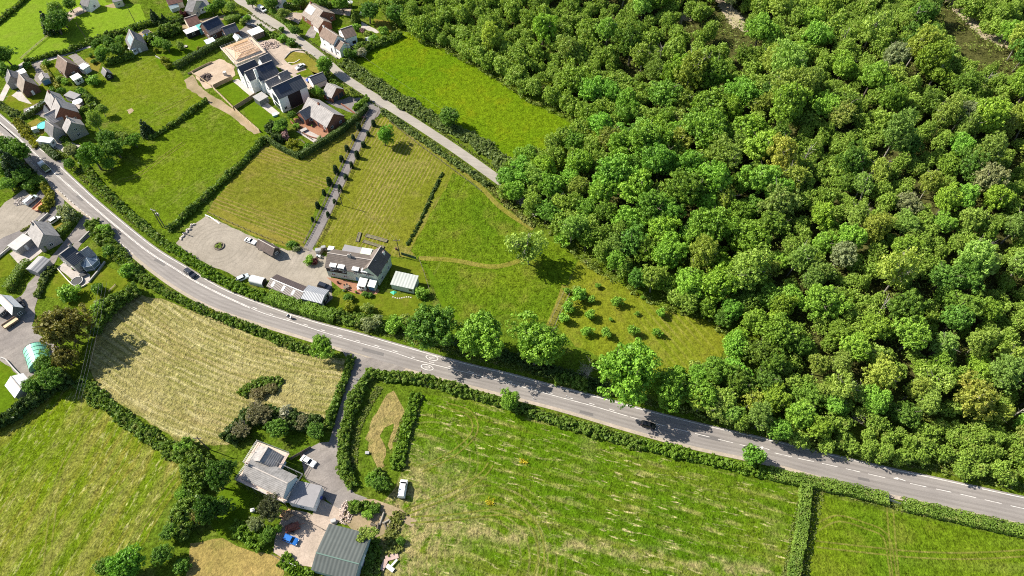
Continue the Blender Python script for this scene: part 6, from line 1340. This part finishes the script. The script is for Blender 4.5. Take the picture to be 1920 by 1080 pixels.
def sign(u, v, h, label, shape='plate', m=M_STEEL, face=None, name='road_sign'):
    p = P(u, v); t = thing(name, label, 'sign', p); b = MB(); b.tube(p, p+Vector((0,0,h)), .05, .05, 6); b.build('post', m, t)
    T = Matrix.Translation(p+Vector((0,0,h))) @ Matrix.Rotation(ra_, 4, 'Z'); b = MB(T)
    if shape == 'round': b.tube((-.03,0,0), (.03,0,0), .32, .32, 16)
    else: b.box(-.03,-.3,-.25,.03,.3,.25)
    b.build('plate', face or M_STEEL, t)
sign(938, 740, 4.2, 'tall grey sign post at the road edge by the bushy hedge tree', 'round'); sign(792, 703, 2.2, 'short rusty sign post by the lower speed roundel', 'plate', M_RUST, M_RUST); sign(1533, 836, 1.6, 'small white sign on the verge below the wood', 'plate', M_WHITE, M_WHITE)
for u, v, lb in [(1549,897,'white marker post on the hedge side of the main road'),(1000,748,'white marker post near the tall sign post'),(1062,744,'white marker post in the shade of the sycamores'),(557,26,'white gate post by the lane hedge')]:
    p = P(u, v); o = MB(Matrix.Translation(p)).box(-.08,-.05,0,.08,.05,1.0).build('marker_post', M_WHITE, None, .01); tag(o, lb, 'post')
# ------------------------------------------------------------------ fences, walls, gates
def fence(px, label, kind_='rail', h=1.2, m=M_OLDW, gap=2.4, name='fence', shiftby=0.0, mp=None):
    path = wpath(px, 0, .6); path = shift(path, shiftby) if shiftby else path
    # even steps
    pts = [path[0]]
    for q in path[1:]:
        if (q-pts[-1]).length >= gap: pts.append(q)
    if len(pts) < 2: pts.append(path[-1])
    org = pts[len(pts)//2]; t = thing(name, label, 'fence', org); pm = MB().box(-.06,-.06,-.1,.06,.06,h+.05).mesh('post'); pm.materials.append(mp or m)
    for q in pts[:99]: link('post', pm, None, t, q-org)
    levels = (.35, .75, 1.1) if kind_ == 'rail' else ((0.05,) if kind_ == 'board' else (.3, .6, .9, 1.15))
    for z in levels:
        b = MB()
        for i in range(len(pts)-1):
            a, c = pts[i], pts[i+1]; d = (c-a).normalized(); n = Vector((-d.y, d.x, 0))
            if kind_ == 'rail': w_, hh = .03, .10
            elif kind_ == 'board': w_, hh = .03, h
            else: w_, hh = .012, .024
            zz = z*h/1.2 if kind_ != 'board' else z
            b.add([a+n*w_+Vector((0,0,zz)), c+n*w_+Vector((0,0,zz)), c-n*w_+Vector((0,0,zz)), a-n*w_+Vector((0,0,zz)), a+n*w_+Vector((0,0,zz+hh)), c+n*w_+Vector((0,0,zz+hh)), c-n*w_+Vector((0,0,zz+hh)), a-n*w_+Vector((0,0,zz+hh))], [(0,3,2,1),(4,5,6,7),(0,1,5,4),(1,2,6,5),(2,3,7,6),(3,0,4,7)])
        b.build({'rail': 'rail', 'board': 'panel'}.get(kind_, 'strand'), m, t)
DR = [(704,206),(692,228),(668,277),(645,327),(620,382),(596,432),(578,466)]
fence(DR, 'post and rail fence on the mown meadow side of the drive', shiftby=-2.1); fence(DR, 'post and rail fence on the mown paddock side of the drive', shiftby=2.1)
fence([(402,166),(420,157),(438,149)], 'tall timber fence between the building plot and the new turf', 'board', 1.8, M_FENCE); fence([(439,207),(460,194),(482,180)], 'tall timber fence between the two lawns of new turf', 'board', 1.8, M_FENCE)
fence([(400,167),(420,186),(440,206),(462,226),(492,252)], 'long bright timber fence along the bare track', 'board', 1.5, M_FENCEL); fence([(360,138),(382,152),(401,166)], 'bright timber fence round the building plot', 'board', 1.0, M_FENCEL)
fence([(398,118),(380,126),(350,142)], 'pale timber fence above the building plot', 'board', .8, M_FENCEL)
fence([(753,478),(770,483),(786,488)], 'green mesh fence at the back of the long house garden', 'board', 1.3, plain('green mesh', (.06,.11,.06), .8, .3, 6)); fence([(786,488),(796,515),(806,548)], 'grey mesh fence along the side of the long house garden', 'wire', 1.3)
fence([(598,470),(640,476),(700,488)], 'low timber fence behind the long house', 'rail', .9); fence([(600,480),(615,466),(640,478),(690,490)], 'dark close boarded fence round the long house bin yard', 'board', 1.3, M_OLDW)
fence([(40,112),(70,86),(100,62),(128,42)], 'straight wire fence climbing across the far pasture', 'rail', 1.0, M_FENCEL, 3.0); fence([(1030,608),(1045,575),(1062,538)], 'wire fence between the long meadow and the orchard', 'wire', 1.2); fence([(1040,612),(1058,572),(1072,545)], 'rail fence on the orchard side of the trodden path', 'rail', 1.1)
fence([(545,862),(570,848),(598,832)], 'dark timber fence at the back of the farmhouse yard', 'board', 1.2, M_OLDW); fence([(512,1042),(530,1053),(560,1064)], 'low rail fence along the bottom of the farm yard', 'rail', 1.0, M_OLDW); fence([(530,957),(560,970),(600,990),(616,1000)], 'rail fence between the extension and the farm yard', 'rail', 1.0, M_OLDW)
fence([(391,400),(440,422),(500,447),(550,462)], 'thin wire fence above the gravel yard', 'wire', 1.1); fence([(205,548),(215,538),(226,528)], 'short white paddock fence on the conservatory house lawn', 'rail', .8, M_FENCEL)
fence([(305,42),(340,34),(380,26)], 'red brown fence across the far gardens', 'board', 1.4, plain('red brown timber', (.2,.09,.07), .85, .2)); fence([(730,228),(780,268),(830,305),(880,342),(905,362)], 'low post fence at the foot of the lane hedge', 'wire', 1.0)
fence([(585,262),(560,245),(552,228)], 'short rail fence on the brick bungalow terrace', 'rail', .8, M_OLDW); fence([(540,272),(560,262),(578,276)], 'rail fence in the brick bungalow garden', 'rail', .8, M_OLDW)
def wall(px, label, h, w_, m, name='garden_wall'):
    path = wpath(px, 0, 1.0); b = MB(); org = path[len(path)//2].copy()
    l, r_ = shift(path, w_/2), shift(path, -w_/2)
    for i in range(len(path)-1):
        pass
    n = len(path); vs = [(*p[:2], 0) for p in l]+[(*p[:2], h) for p in l]+[(*p[:2], h) for p in r_]+[(*p[:2], 0) for p in r_]
    fs = []
    for i in range(n-1):
        for k in range(4): a, c = k*n+i, ((k+1) % 4)*n+i; fs.append((a, a+1, c+1, c))
    fs += [(0, n, 2*n, 3*n), (n-1, 4*n-1, 3*n-1, 2*n-1)]
    b.add(vs, fs); me = b.mesh(name, 0, org); o = link(name, me, m, None, org); tag(o, label, 'wall')
wall([(-5,487),(20,466),(50,442),(72,420),(92,402)], 'low concrete wall between the settlement yard and the grey roofed house', .9, .35, W_BLOCK); wall([(4,672),(12,675),(30,695),(52,716)], 'low wall along the tarmac yard above the tin shed', .8, .3, W_BLOCK)
wall([(168,530),(176,520),(186,508),(198,492)], 'low stone wall below the conservatory', .7, .4, W_STONE); wall([(108,504),(122,520),(136,534),(150,540),(162,534)], 'pale stone wall round the conservatory house patio', .5, .3, W_CREAM); wall([(178,428),(165,440),(150,455)], 'stone wall beside the conservatory house drive', .9, .4, W_STONE)
wall([(640,196),(655,206),(672,218),(685,222)], 'low brick wall along the bungalow drive', .6, .3, W_RED); wall([(545,228),(562,246),(585,258),(606,262)], 'low brick wall edging the brick bungalow patio', .5, .3, W_RED); wall([(602,92),(615,98),(632,110)], 'low stone wall in front of the white house', .7, .4, W_STONE); wall([(385,404),(395,408),(412,420)], 'white edging wall at the top of the gravel yard', .35, .3, M_WHITE)
wall([(540,118),(552,118),(562,112)], 'curved kerb wall round the front lawn', .25, .3, W_CREAM); wall([(534,110),(548,97),(572,95),(590,105)], 'dark edging wall of the front lawn beside the lane', .4, .3, W_STONE); wall([(292,106),(305,114),(316,126)], 'curved low wall of the terraced lawn', .5, .3, W_STONE)
def gate(a, b, label, m=M_STEEL, h=1.1):
    p, q = P(*a), P(*b); d = q-p; L = d.length; t = thing('field_gate', label, 'gate', p, math.atan2(d.y, d.x))
    for z in (.2, .45, .7, .95, h): x = MB(); x.box(0,-.025,z,L,.025,z+.06); me = x.mesh('bar'); link('bar', me, m, t)
    for x0 in (0, L/2, L): x = MB(); x.box(x0-.04,-.035,0,x0+.04,.035,h+.15); me = x.mesh('upright'); link('upright', me, m, t)
gate((1664,938), (1686,946), 'metal field gate in the hedge of the corner field'); gate((545,1058), (556,1063), 'white gate at the bottom of the farm yard', M_WHITE); gate((563,466), (579,470), 'timber gate where the drive meets the gravel yard', M_FENCEL); gate((664,712), (676,714), 'low metal gate across the farm lane')
# ------------------------------------------------------------------ garden and yard things
def bed(a, b, wd, label):
    p, q = P(*a), P(*b); d = q-p; L = d.length; t = thing('raised_bed', label, 'raised bed', p, math.atan2(d.y, d.x), 'raised beds on the mown paddock')
    for (x0, y0, x1, y1) in ((0,-wd/2,L,-wd/2+.15), (0,wd/2-.15,L,wd/2), (0,-wd/2+.15,.15,wd/2-.15), (L-.15,-wd/2+.15,L,wd/2-.15)): link('board', MB().box(x0,y0,0,x1,y1,.4).mesh('board'), M_OLDW, t)
    link('soil', MB().box(.15,-wd/2+.15,0,L-.15,wd/2-.15,.3).mesh('soil'), plain('weedy soil', (.14,.13,.07), .95, .5, 2), t)
bed((675,437), (670,454), 1.1, 'short raised bed standing crosswise beside two long ones'); bed((686,442), (726,453), 1.3, 'long raised bed nearer the mown paddock'); bed((681,453), (720,465), 1.1, 'long raised bed nearer the long house')
M_ROCK = plain('pale rock', (.42,.37,.33), .9, .25, 2); M_PINK = plain('pinkish rubble', (.50,.40,.34), .9, .25, 2)
def rock_mesh(seed, s=1):
    bm = bmesh.new(); bmesh.ops.create_icosphere(bm, subdivisions=2, radius=1); r_ = random.Random(seed)
    for v in bm.verts: v.co *= 1+.28*mnoise.noise(v.co*1.3+Vector((seed,0,0)))+r_.uniform(-.06,.06)
    me = bpy.data.meshes.new('boulder'); bm.to_mesh(me); bm.free(); return me
RK = [rock_mesh(i) for i in range(4)]
for m_ in RK: m_.materials.append(M_ROCK)
for i in range(18):
    f_ = i/17; u = 338+f_*24+random.uniform(-2,2); v = 449-f_*27+random.uniform(-2,2); p = P(u, v); o = link('boulder', random.choice(RK), None, None, (p.x, p.y, .25)); o.scale = (random.uniform(.25,.6), random.uniform(.25,.5), random.uniform(.25,.45)); o.rotation_euler.z = random.uniform(0,6)
    tag(o, 'pale boulder in the row along the end of the gravel yard', 'boulder', 'boulders along the end of the gravel yard')
t = thing('round_planter', 'round stone planter in the middle of the gravel yard', 'planter', P(411, 462)); m = MB(Matrix.Translation(P(411,462))); N = 24
m.add([(r_*math.cos(2*math.pi*i/N), r_*math.sin(2*math.pi*i/N), z) for (r_, z) in ((1.75,0),(1.75,.4),(1.4,.4),(1.4,0)) for i in range(N)], [(k*N+i, k*N+(i+1) % N, ((k+1) % 4)*N+(i+1) % N, ((k+1) % 4)*N+i) for k in range(4) for i in range(N)]); m.build('kerb', M_OLDW, t)
rs.seed(9); V, T = clump_leaves([(random.uniform(-.9,.9), random.uniform(-.9,.9), .45) for i in range(12)], [.4]*12, 40, .16); link('plants', np_mesh('plants', V, 4, T, L_OLV), None, t)
def heap(u, v, rx, ry, h, n, label, mt, name, cat, sz=(.2,.5)):
    """one heap of broken pieces"""
    m = MB(Matrix.Translation(P(u, v))); r_ = random.Random(int(u))
    for i in range(n):
        a, q = r_.uniform(0, 6.28), r_.random()**.5; x, y = math.cos(a)*rx*q, math.sin(a)*ry*q; z = h*(1-q)*r_.uniform(.3,1); s = r_.uniform(*sz); T = Matrix.Translation((x, y, z+s*.3)) @ Matrix.Rotation(r_.uniform(0,3), 4, (r_.random(), r_.random(), r_.random()+.1)); m.add([T @ Vector((s*c[0]*.6, s*c[1]*.5, s*c[2]*.35)) for c in ((-1,-1,-1),(1,-1,-1),(1,1,-1),(-1,1,-1),(-1,-1,1),(1,-1,1),(1,1,1),(-1,1,1))], [(0,3,2,1),(4,5,6,7),(0,1,5,4),(1,2,6,5),(2,3,7,6),(3,0,4,7)])
    o = m.build(name, mt, None); tag(o, label, cat, kind='stuff')
heap(649, 962, 1.8, 3.2, .8, 170, 'heap of pinkish broken brick beside the green barn', M_PINK, 'rubble', 'rubble', (.15,.4)); heap(386, 146, 2.2, 3.0, 1.2, 120, 'dark heap of spoil on the building plot', plain('dark spoil', (.12,.09,.08), .95, .3, 2), 'spoil_heap', 'spoil', (.2,.6)); heap(505, 85, 4.5, 3.0, .7, 150, 'scattered building rubble behind the white carport', M_PINK, 'rubble', 'rubble', (.2,.6)); heap(40, 378, 2.2, 2.2, .5, 110, 'heap of pale stones beside the pale blue van', M_ROCK, 'rubble', 'stones', (.2,.45)); heap(537, 965, 1.5, 1.2, .6, 60, 'heap of sawn timber scraps under the ragged conifer', M_TIMB, 'wood_scraps', 'scraps', (.2,.6)); heap(632, 495, 2.0, 1.0, .5, 1, 'x', M_ROCK, 'rubble', 'stones') if False else None
for i, (u, v, du, dv, L_, r_) in enumerate([(716,972,5,-14,3.2,.28),(722,985,3,8,2.4,.24),(724,978,8,-4,1.9,.26),(708,990,2,-10,2.6,.3),(730,982,-4,10,1.6,.2),(700,984,9,4,1.5,.35),(697,966,6,2,.9,.45)]):
    p = P(u, v, .3); a = wang((u,v),(u+du,v+dv)); d = Vector((math.cos(a), math.sin(a), .06)); m = MB(); m.tube(p-d*L_/2, p+d*L_/2, r_, r_*.9, 10); t = thing('felled_log', ['long pale log pointing up the slope of the log pile','log lying low in the log pile','short pale log across the log pile','dark log at the near side of the log pile','thin log on the far side of the log pile','cut round log beside the bushes of the rubble heap','thick sawn stump end on the rubble heap'][i], 'log', p, 0, 'logs by the green barn'); m.build('bark', BARK if i % 2 else BARKP, t)
    for s in (-1, 1): e_ = MB(); q = p+d*s*L_/2; e_.tube(q-d*s*.005, q+d*s*.012, r_*.86, r_*.86, 10); e_.build('cut_end', M_TIMB, t)
for i, (u, v, a_, w_, l_, mt, lb) in enumerate([(735,1045,15,1.3,3.2,plain('pinkish board', (.42,.30,.26), .8, .2),'pinkish board lying at the top of the dump by the green barn'),(720,1060,70,1.1,2.6,plain('pinkish board', (.42,.30,.26), .8, .2),'pinkish panel on the near side of the dump'),(732,1066,-35,1.0,2.2,M_SHEETW,'white door panel in the dump by the green barn'),(738,1058,50,.5,2.6,M_SHEETW,'narrow white plank in the dump by the green barn')]):
    p = P(u, v); T = Matrix.Translation(p+Vector((0,0,.25+.1*i))) @ Matrix.Rotation(R(a_), 4, 'Z') @ Matrix.Rotation(R(7), 4, 'X'); o = MB(T).box(-l_/2,-w_/2,-.04,l_/2,w_/2,.04).build('scrap_board', mt, None, .01); tag(o, lb, 'board')
def disc(u, v, r_, h, mt, name, label, cat, legs=4, top=None, rim=None):
    p = P(u, v); t = thing(name, label, cat, p); m = MB(Matrix.Translation(p)); m.tube((0,0,h-.07), (0,0,h), r_, r_, 24); m.build('top', mt, t)
    for i in range(legs): a = 6.283*i/legs+.4; m = MB(Matrix.Translation(p)); x, y = math.cos(a)*r_*.8, math.sin(a)*r_*.8; m.tube((x,y,0), (x,y,h-.07), .05, .05, 6); m.build('leg', M_STEEL, t)
    if rim:
        m = MB(Matrix.Translation(p)); N = 20
        m.add([(q*math.cos(2*math.pi*i/N), q*math.sin(2*math.pi*i/N), z) for (q, z) in ((r_*1.0,h),(r_*1.06,h),(r_*1.06,h+.12),(r_*1.0,h+.12)) for i in range(N)], [(k*N+i, k*N+(i+1) % N, ((k+1) % 4)*N+(i+1) % N, ((k+1) % 4)*N+i) for k in range(4) for i in range(N)]); m.build('rim', rim, t)
disc(83, 238, 2.2, .8, plain('teal trampoline', (.08,.48,.42), .7, .1), 'trampoline', 'round teal trampoline in the stone house garden', 'trampoline', 6, rim=M_TEAL); disc(275, 63, 1.6, .8, M_BLACK, 'trampoline', 'dark round trampoline beside the small blue car', 'trampoline', 6, rim=M_STEEL)
disc(146, 529, 1.7, .6, M_BLACK, 'garden_pool', 'round dark water tub with pale rim on the conservatory house patio', 'tub', 4, rim=M_SHEETW); disc(348, 88, .9, .4, W_STONE, 'stone_table', 'small round stone table in the terraced lawn bed', 'table', 3)
def table(u, v, label, mt, a=0.0, w_=1.6, d_=1.0, chairs=0, grp=None):
    p = P(u, v); T = Matrix.Translation(p) @ Matrix.Rotation(a, 4, 'Z'); t = thing('garden_table', label, 'garden table', p); MB(T).box(-w_/2,-d_/2,.68,w_/2,d_/2,.75).build('tabletop', mt, t)
    for x in (-1, 1):
        for y in (-1, 1): MB(T).box(x*(w_/2-.1)-.04,y*(d_/2-.1)-.04,0,x*(w_/2-.1)+.04,y*(d_/2-.1)+.04,.68).build('leg', mt, t)
    for i in range(chairs):
        s = -1 if i % 2 else 1; x = (i//2-.5*(chairs//2-1))*.8; c = thing('garden_chair', f'{["first","second","third","fourth"][i]} chair at the {label}', 'chair', T @ Vector((x, s*(d_/2+.35), 0))); Tc = T @ Matrix.Translation((x, s*(d_/2+.35), 0)); MB(Tc).box(-.24,-.24,.4,.24,.24,.46).build('seat', mt, c); MB(Tc).box(-.24,s*.2-.03,.46,.24,s*.2+.03,.95).build('backrest', mt, c)
        for x_ in (-.2,.2):
            for y_ in (-.2,.2): MB(Tc).box(x_-.025,y_-.025,0,x_+.025,y_+.025,.4).build('leg', mt, c)
table(676, 541, 'white table on the terracotta patio', M_SHEETW, .3, 2.0, 1.4, 2); table(650, 540, 'brown table on the terracotta patio', M_OLDW, .4, 1.8, 1.0, 4); table(158, 517, 'dark table beside the conservatory', M_BLACK, .6, 2.2, 1.4); table(132, 497, 'dark bench table on the conservatory house patio', M_BLACK, .5, 1.6, .9); table(570, 246, 'pale slab table in the brick bungalow garden', W_STONE, .7, 2.6, 1.6); table(129, 181, 'white table behind the brick villa', M_SHEETW, .3, 2.0, 1.6); table(495, 192, 'black lounge table beside the black panelled house', M_BLACK, .4, 2.0, 1.4)
def parasol(u, v, r_, label, mt):
    p = P(u, v); t = thing('parasol', label, 'parasol', p); m = MB(Matrix.Translation(p)); m.tube((0,0,0), (0,0,2.6), .04, .04, 6); m.build('pole', M_STEEL, t); N = 8; m = MB(Matrix.Translation(p)); m.add([(r_*math.cos(6.283*i/N), r_*math.sin(6.283*i/N), 2.1) for i in range(N)]+[(0,0,2.75)]+[(r_*math.cos(6.283*i/N), r_*math.sin(6.283*i/N), 2.05) for i in range(N)]+[(0,0,2.65)], [(i, (i+1) % N, N) for i in range(N)]+[(N+1+(i+1) % N, N+1+i, 2*N+1) for i in range(N)]+[(i, N+1+i, N+1+(i+1) % N, (i+1) % N) for i in range(N)]); m.build('canopy', mt, t); m = MB(Matrix.Translation(p)); m.tube((0,0,0), (0,0,.1), .35, .35, 12); m.build('base', W_STONE, t)
parasol(150, 198, 2.0, 'large white parasol on the brick villa patio', M_SHEETW); parasol(657, 12, 1.6, 'white parasol behind the panelled brown house', M_SHEETW); parasol(596, 474, 1.5, 'white parasol at the foot of the drive', M_SHEETW) if False else None
# carport by the lane
t, fs = house('carport', 'white roofed open carport beside the building rubble', 'carport', [D(A=(472,67), B=(494,58), C=4.2, eave=2.6, flat=1, blank='fblr', wall=M_OLDW)], M_OLDW, M_SHEETW)
house('lean_to', 'steel framed glass pavilion with a dark frame at the corner of the black panelled house', 'pavilion', [D(A=(486,190), B=(502,181), C=4.0, eave=2.6, flat=1, blank='fblr')], plain('grey glass', (.13,.14,.14), .2, .2), plain('grey flat roof', (.30,.29,.28), .8, .1))
def bins(u, v, cols, lb):
    for i, (nm, c) in enumerate(cols):
        p = P(u+i*4.2, v+i*1.2); T = Matrix.Translation(p); t = thing('wheelie_bin', f'{nm} wheelie bin {lb}', 'bin', p); m_ = plain(nm+' bin plastic', c, .5, .1); MB(T).add([(-.24,-.28,.08),(.24,-.28,.08),(.24,.28,.08),(-.24,.28,.08),(-.3,-.36,.98),(.3,-.36,.98),(.3,.36,.98),(-.3,.36,.98)], [(0,3,2,1),(4,5,6,7),(0,1,5,4),(1,2,6,5),(2,3,7,6),(3,0,4,7)]).build('body', m_, t); MB(T).box(-.32,-.4,.985,.32,.38,1.06).build('lid', m_, t, .02)
        for s in (-1, 1): m = MB(T); m.tube((s*.3-.03,.3,.1), (s*.3+.03,.3,.1), .1, .1, 8); m.build('wheel', M_TYRE, t)
bins(604, 935, [('blue', (.05,.07,.3)), ('black', (.03,.03,.03))], 'behind the flat grey extension'); bins(596, 482, [('grey', (.3,.32,.34)), ('white', (.7,.7,.68))], 'at the foot of the drive')
def crate(u, v, w_, d_, h_, mt, name, label, cat, a=0):
    p = P(u, v); T = Matrix.Translation(p) @ Matrix.Rotation(a, 4, 'Z'); t = thing(name, label, cat, p); MB(T).box(-w_/2,-d_/2,0,w_/2,d_/2,h_).build('body', mt, t, .04); MB(T).box(-w_/2-.05,-d_/2-.05,h_+.002,w_/2+.05,d_/2+.05,h_+.1).build('lid', M_STEEL if mt is M_SHEETW else M_SHEETW, t, .02)
crate(598, 473, 1.8, 1.2, 1.4, M_SHEETW, 'storage_box', 'white storage box in the long house bin yard', 'box', .2); crate(622, 470, 1.9, 1.6, 1.3, plain('blue grey box', (.25,.3,.36), .6, .2), 'storage_box', 'blue grey storage box behind the long house', 'box', -.2); crate(607, 466, 1.4, .9, .9, M_SHEETW, 'storage_box', 'small pale storage box in the corner of the bin yard', 'box', .2); crate(423, 141, 1.1, 1.0, 1.6, W_BLOCK, 'site_tank', 'grey site tank on the building plot', 'tank'); crate(69, 247, 2.0, 1.6, 1.8, plain('greenhouse glass', (.35,.42,.42), .2, .1), 'cold_frame_house', 'pale glass garden frame beside the teal trampoline', 'greenhouse', .5); crate(688, 916, .9, .7, .5, M_SHEETW, 'feed_tank', 'small white tank in the dry strip', 'tank') if False else crate(689, 850, 1.0, .7, .5, M_SHEETW, 'feed_tank', 'small white tank in the dry strip', 'tank'); crate(626, 978, 1.2, .8, .9, M_SHEETW, 'storage_box', 'white box at the top corner of the green barn', 'box', .3); crate(516, 217, 1.8, 1.5, .7, plain('aqua tub', (.35,.62,.58), .4, .1), 'hot_tub', 'pale aqua hot tub on the terrace of the black panelled house', 'hot tub', .5); crate(475, 958, 1.0, .8, .8, M_SHEETW, 'storage_box', 'white box on the shaded lawn by the farmhouse', 'box', .3)
# trampled yellow flower patches in the big field
rs.seed(2)
for (u, v, lb) in [(919,942,'bright yellow clump of ragwort in the big green field'),(983,866,'yellow clump of flowers in the upper part of the big green field')]:
    p = P(u, v); V, T = clump_leaves([(random.uniform(-1,1), random.gauss(0,.5), .15) for i in range(26)], [.42]*26, 8, .14, .9); o = link('flower_clump', np_mesh('flower_clump', V, 4, T, leaf_mat('yellow flowers', (.4,.33,.02), (.62,.5,.02))), None, None, p); tag(o, lb, 'flowers', kind='stuff')
# ivy sprawling over the barn roof
C = []
for i in range(60):
    f_, g_ = random.random(), random.random(); u, v = 676+f_*34-g_*8, 985+f_*8+g_*34*(1-f_*.6); p = P(u, v, 4.2+.2*random.random()); C.append((p.x, p.y, p.z))
C = np.array(C); o0 = C.mean(0); V, T = clump_leaves(C-o0, rs.uniform(.35,.7,len(C)), 30, .2); o = link('ivy', np_mesh('ivy', V, 4, T, L_OLV), None, None, tuple(o0)); tag(o, 'straggling pale ivy spreading over the green barn roof', 'ivy')

# pots and stepping stones in the gardens
def pot(u, v, label, mt, leafm):
    p = P(u, v); t = thing('plant_pot', label, 'plant pot', p); m = MB(Matrix.Translation(p)); m.tube((0,0,0), (0,0,.5), .28, .38, 12); m.build('tub', mt, t)
    rs.seed(int(u)); V, T = clump_leaves([(rs.uniform(-.15,.15), rs.uniform(-.15,.15), .72) for i in range(4)], [.3]*4, 26, .1); link('plant', np_mesh('plant', V, 4, T, leafm), None, t)
for (u, v, lb, mm_, lm) in [(668,549,'terracotta pot at the lawn edge of the terracotta patio',T_RED,L_SYC),(634,531,'terracotta pot near the yard corner of the terracotta patio',T_RED,L_RED),(700,541,'grey pot by the blue fronted porch',W_STONE,L_OLV),(645,546,'grey pot beside the brown patio table',W_STONE,L_SYC),(600,238,'dark red pot against the brick bungalow wall',T_RED,L_RED),(608,247,'red flowered pot near the brick bungalow gable',T_RED,L_PNK),(586,238,'terracotta pot in the middle of the brick bungalow patio',T_RED,L_SYC),(124,494,'grey pot by the conservatory house door',W_STONE,L_OLV),(138,506,'terracotta pot beside the dark bench table',T_RED,L_SYC),(743,468,'terracotta pot behind the long house gable',T_RED,L_PNK)]:
    pot(u, v, lb, mm_, lm)
for i in range(9):
    u = 737+i*4.2; v = 557+1.8*math.sin(i*.7)+i*.25; p = P(u, v); o = link('stepping_stone', RK[i % 4], None, None, (p.x, p.y, .05)); o.scale = (.26,.24,.07); tag(o, 'pale stepping stone in the line across the long house lawn', 'stone', 'stepping stones across the long house lawn')
t = thing('garden_net', 'bright green net sheet on the lawn beside the pale green outbuilding', 'net', P(738, 549)); Tn = Matrix.Translation(P(738, 549)); MB(Tn).add([(-1.2,.2,.05),(.1,-.9,.08),(1.1,.3,.05),(.2,.5,.5)], [(0,1,3),(1,2,3),(2,0,3),(0,2,1)]).build('sheet', plain('green net', (.05,.45,.25), .7, .15), t)
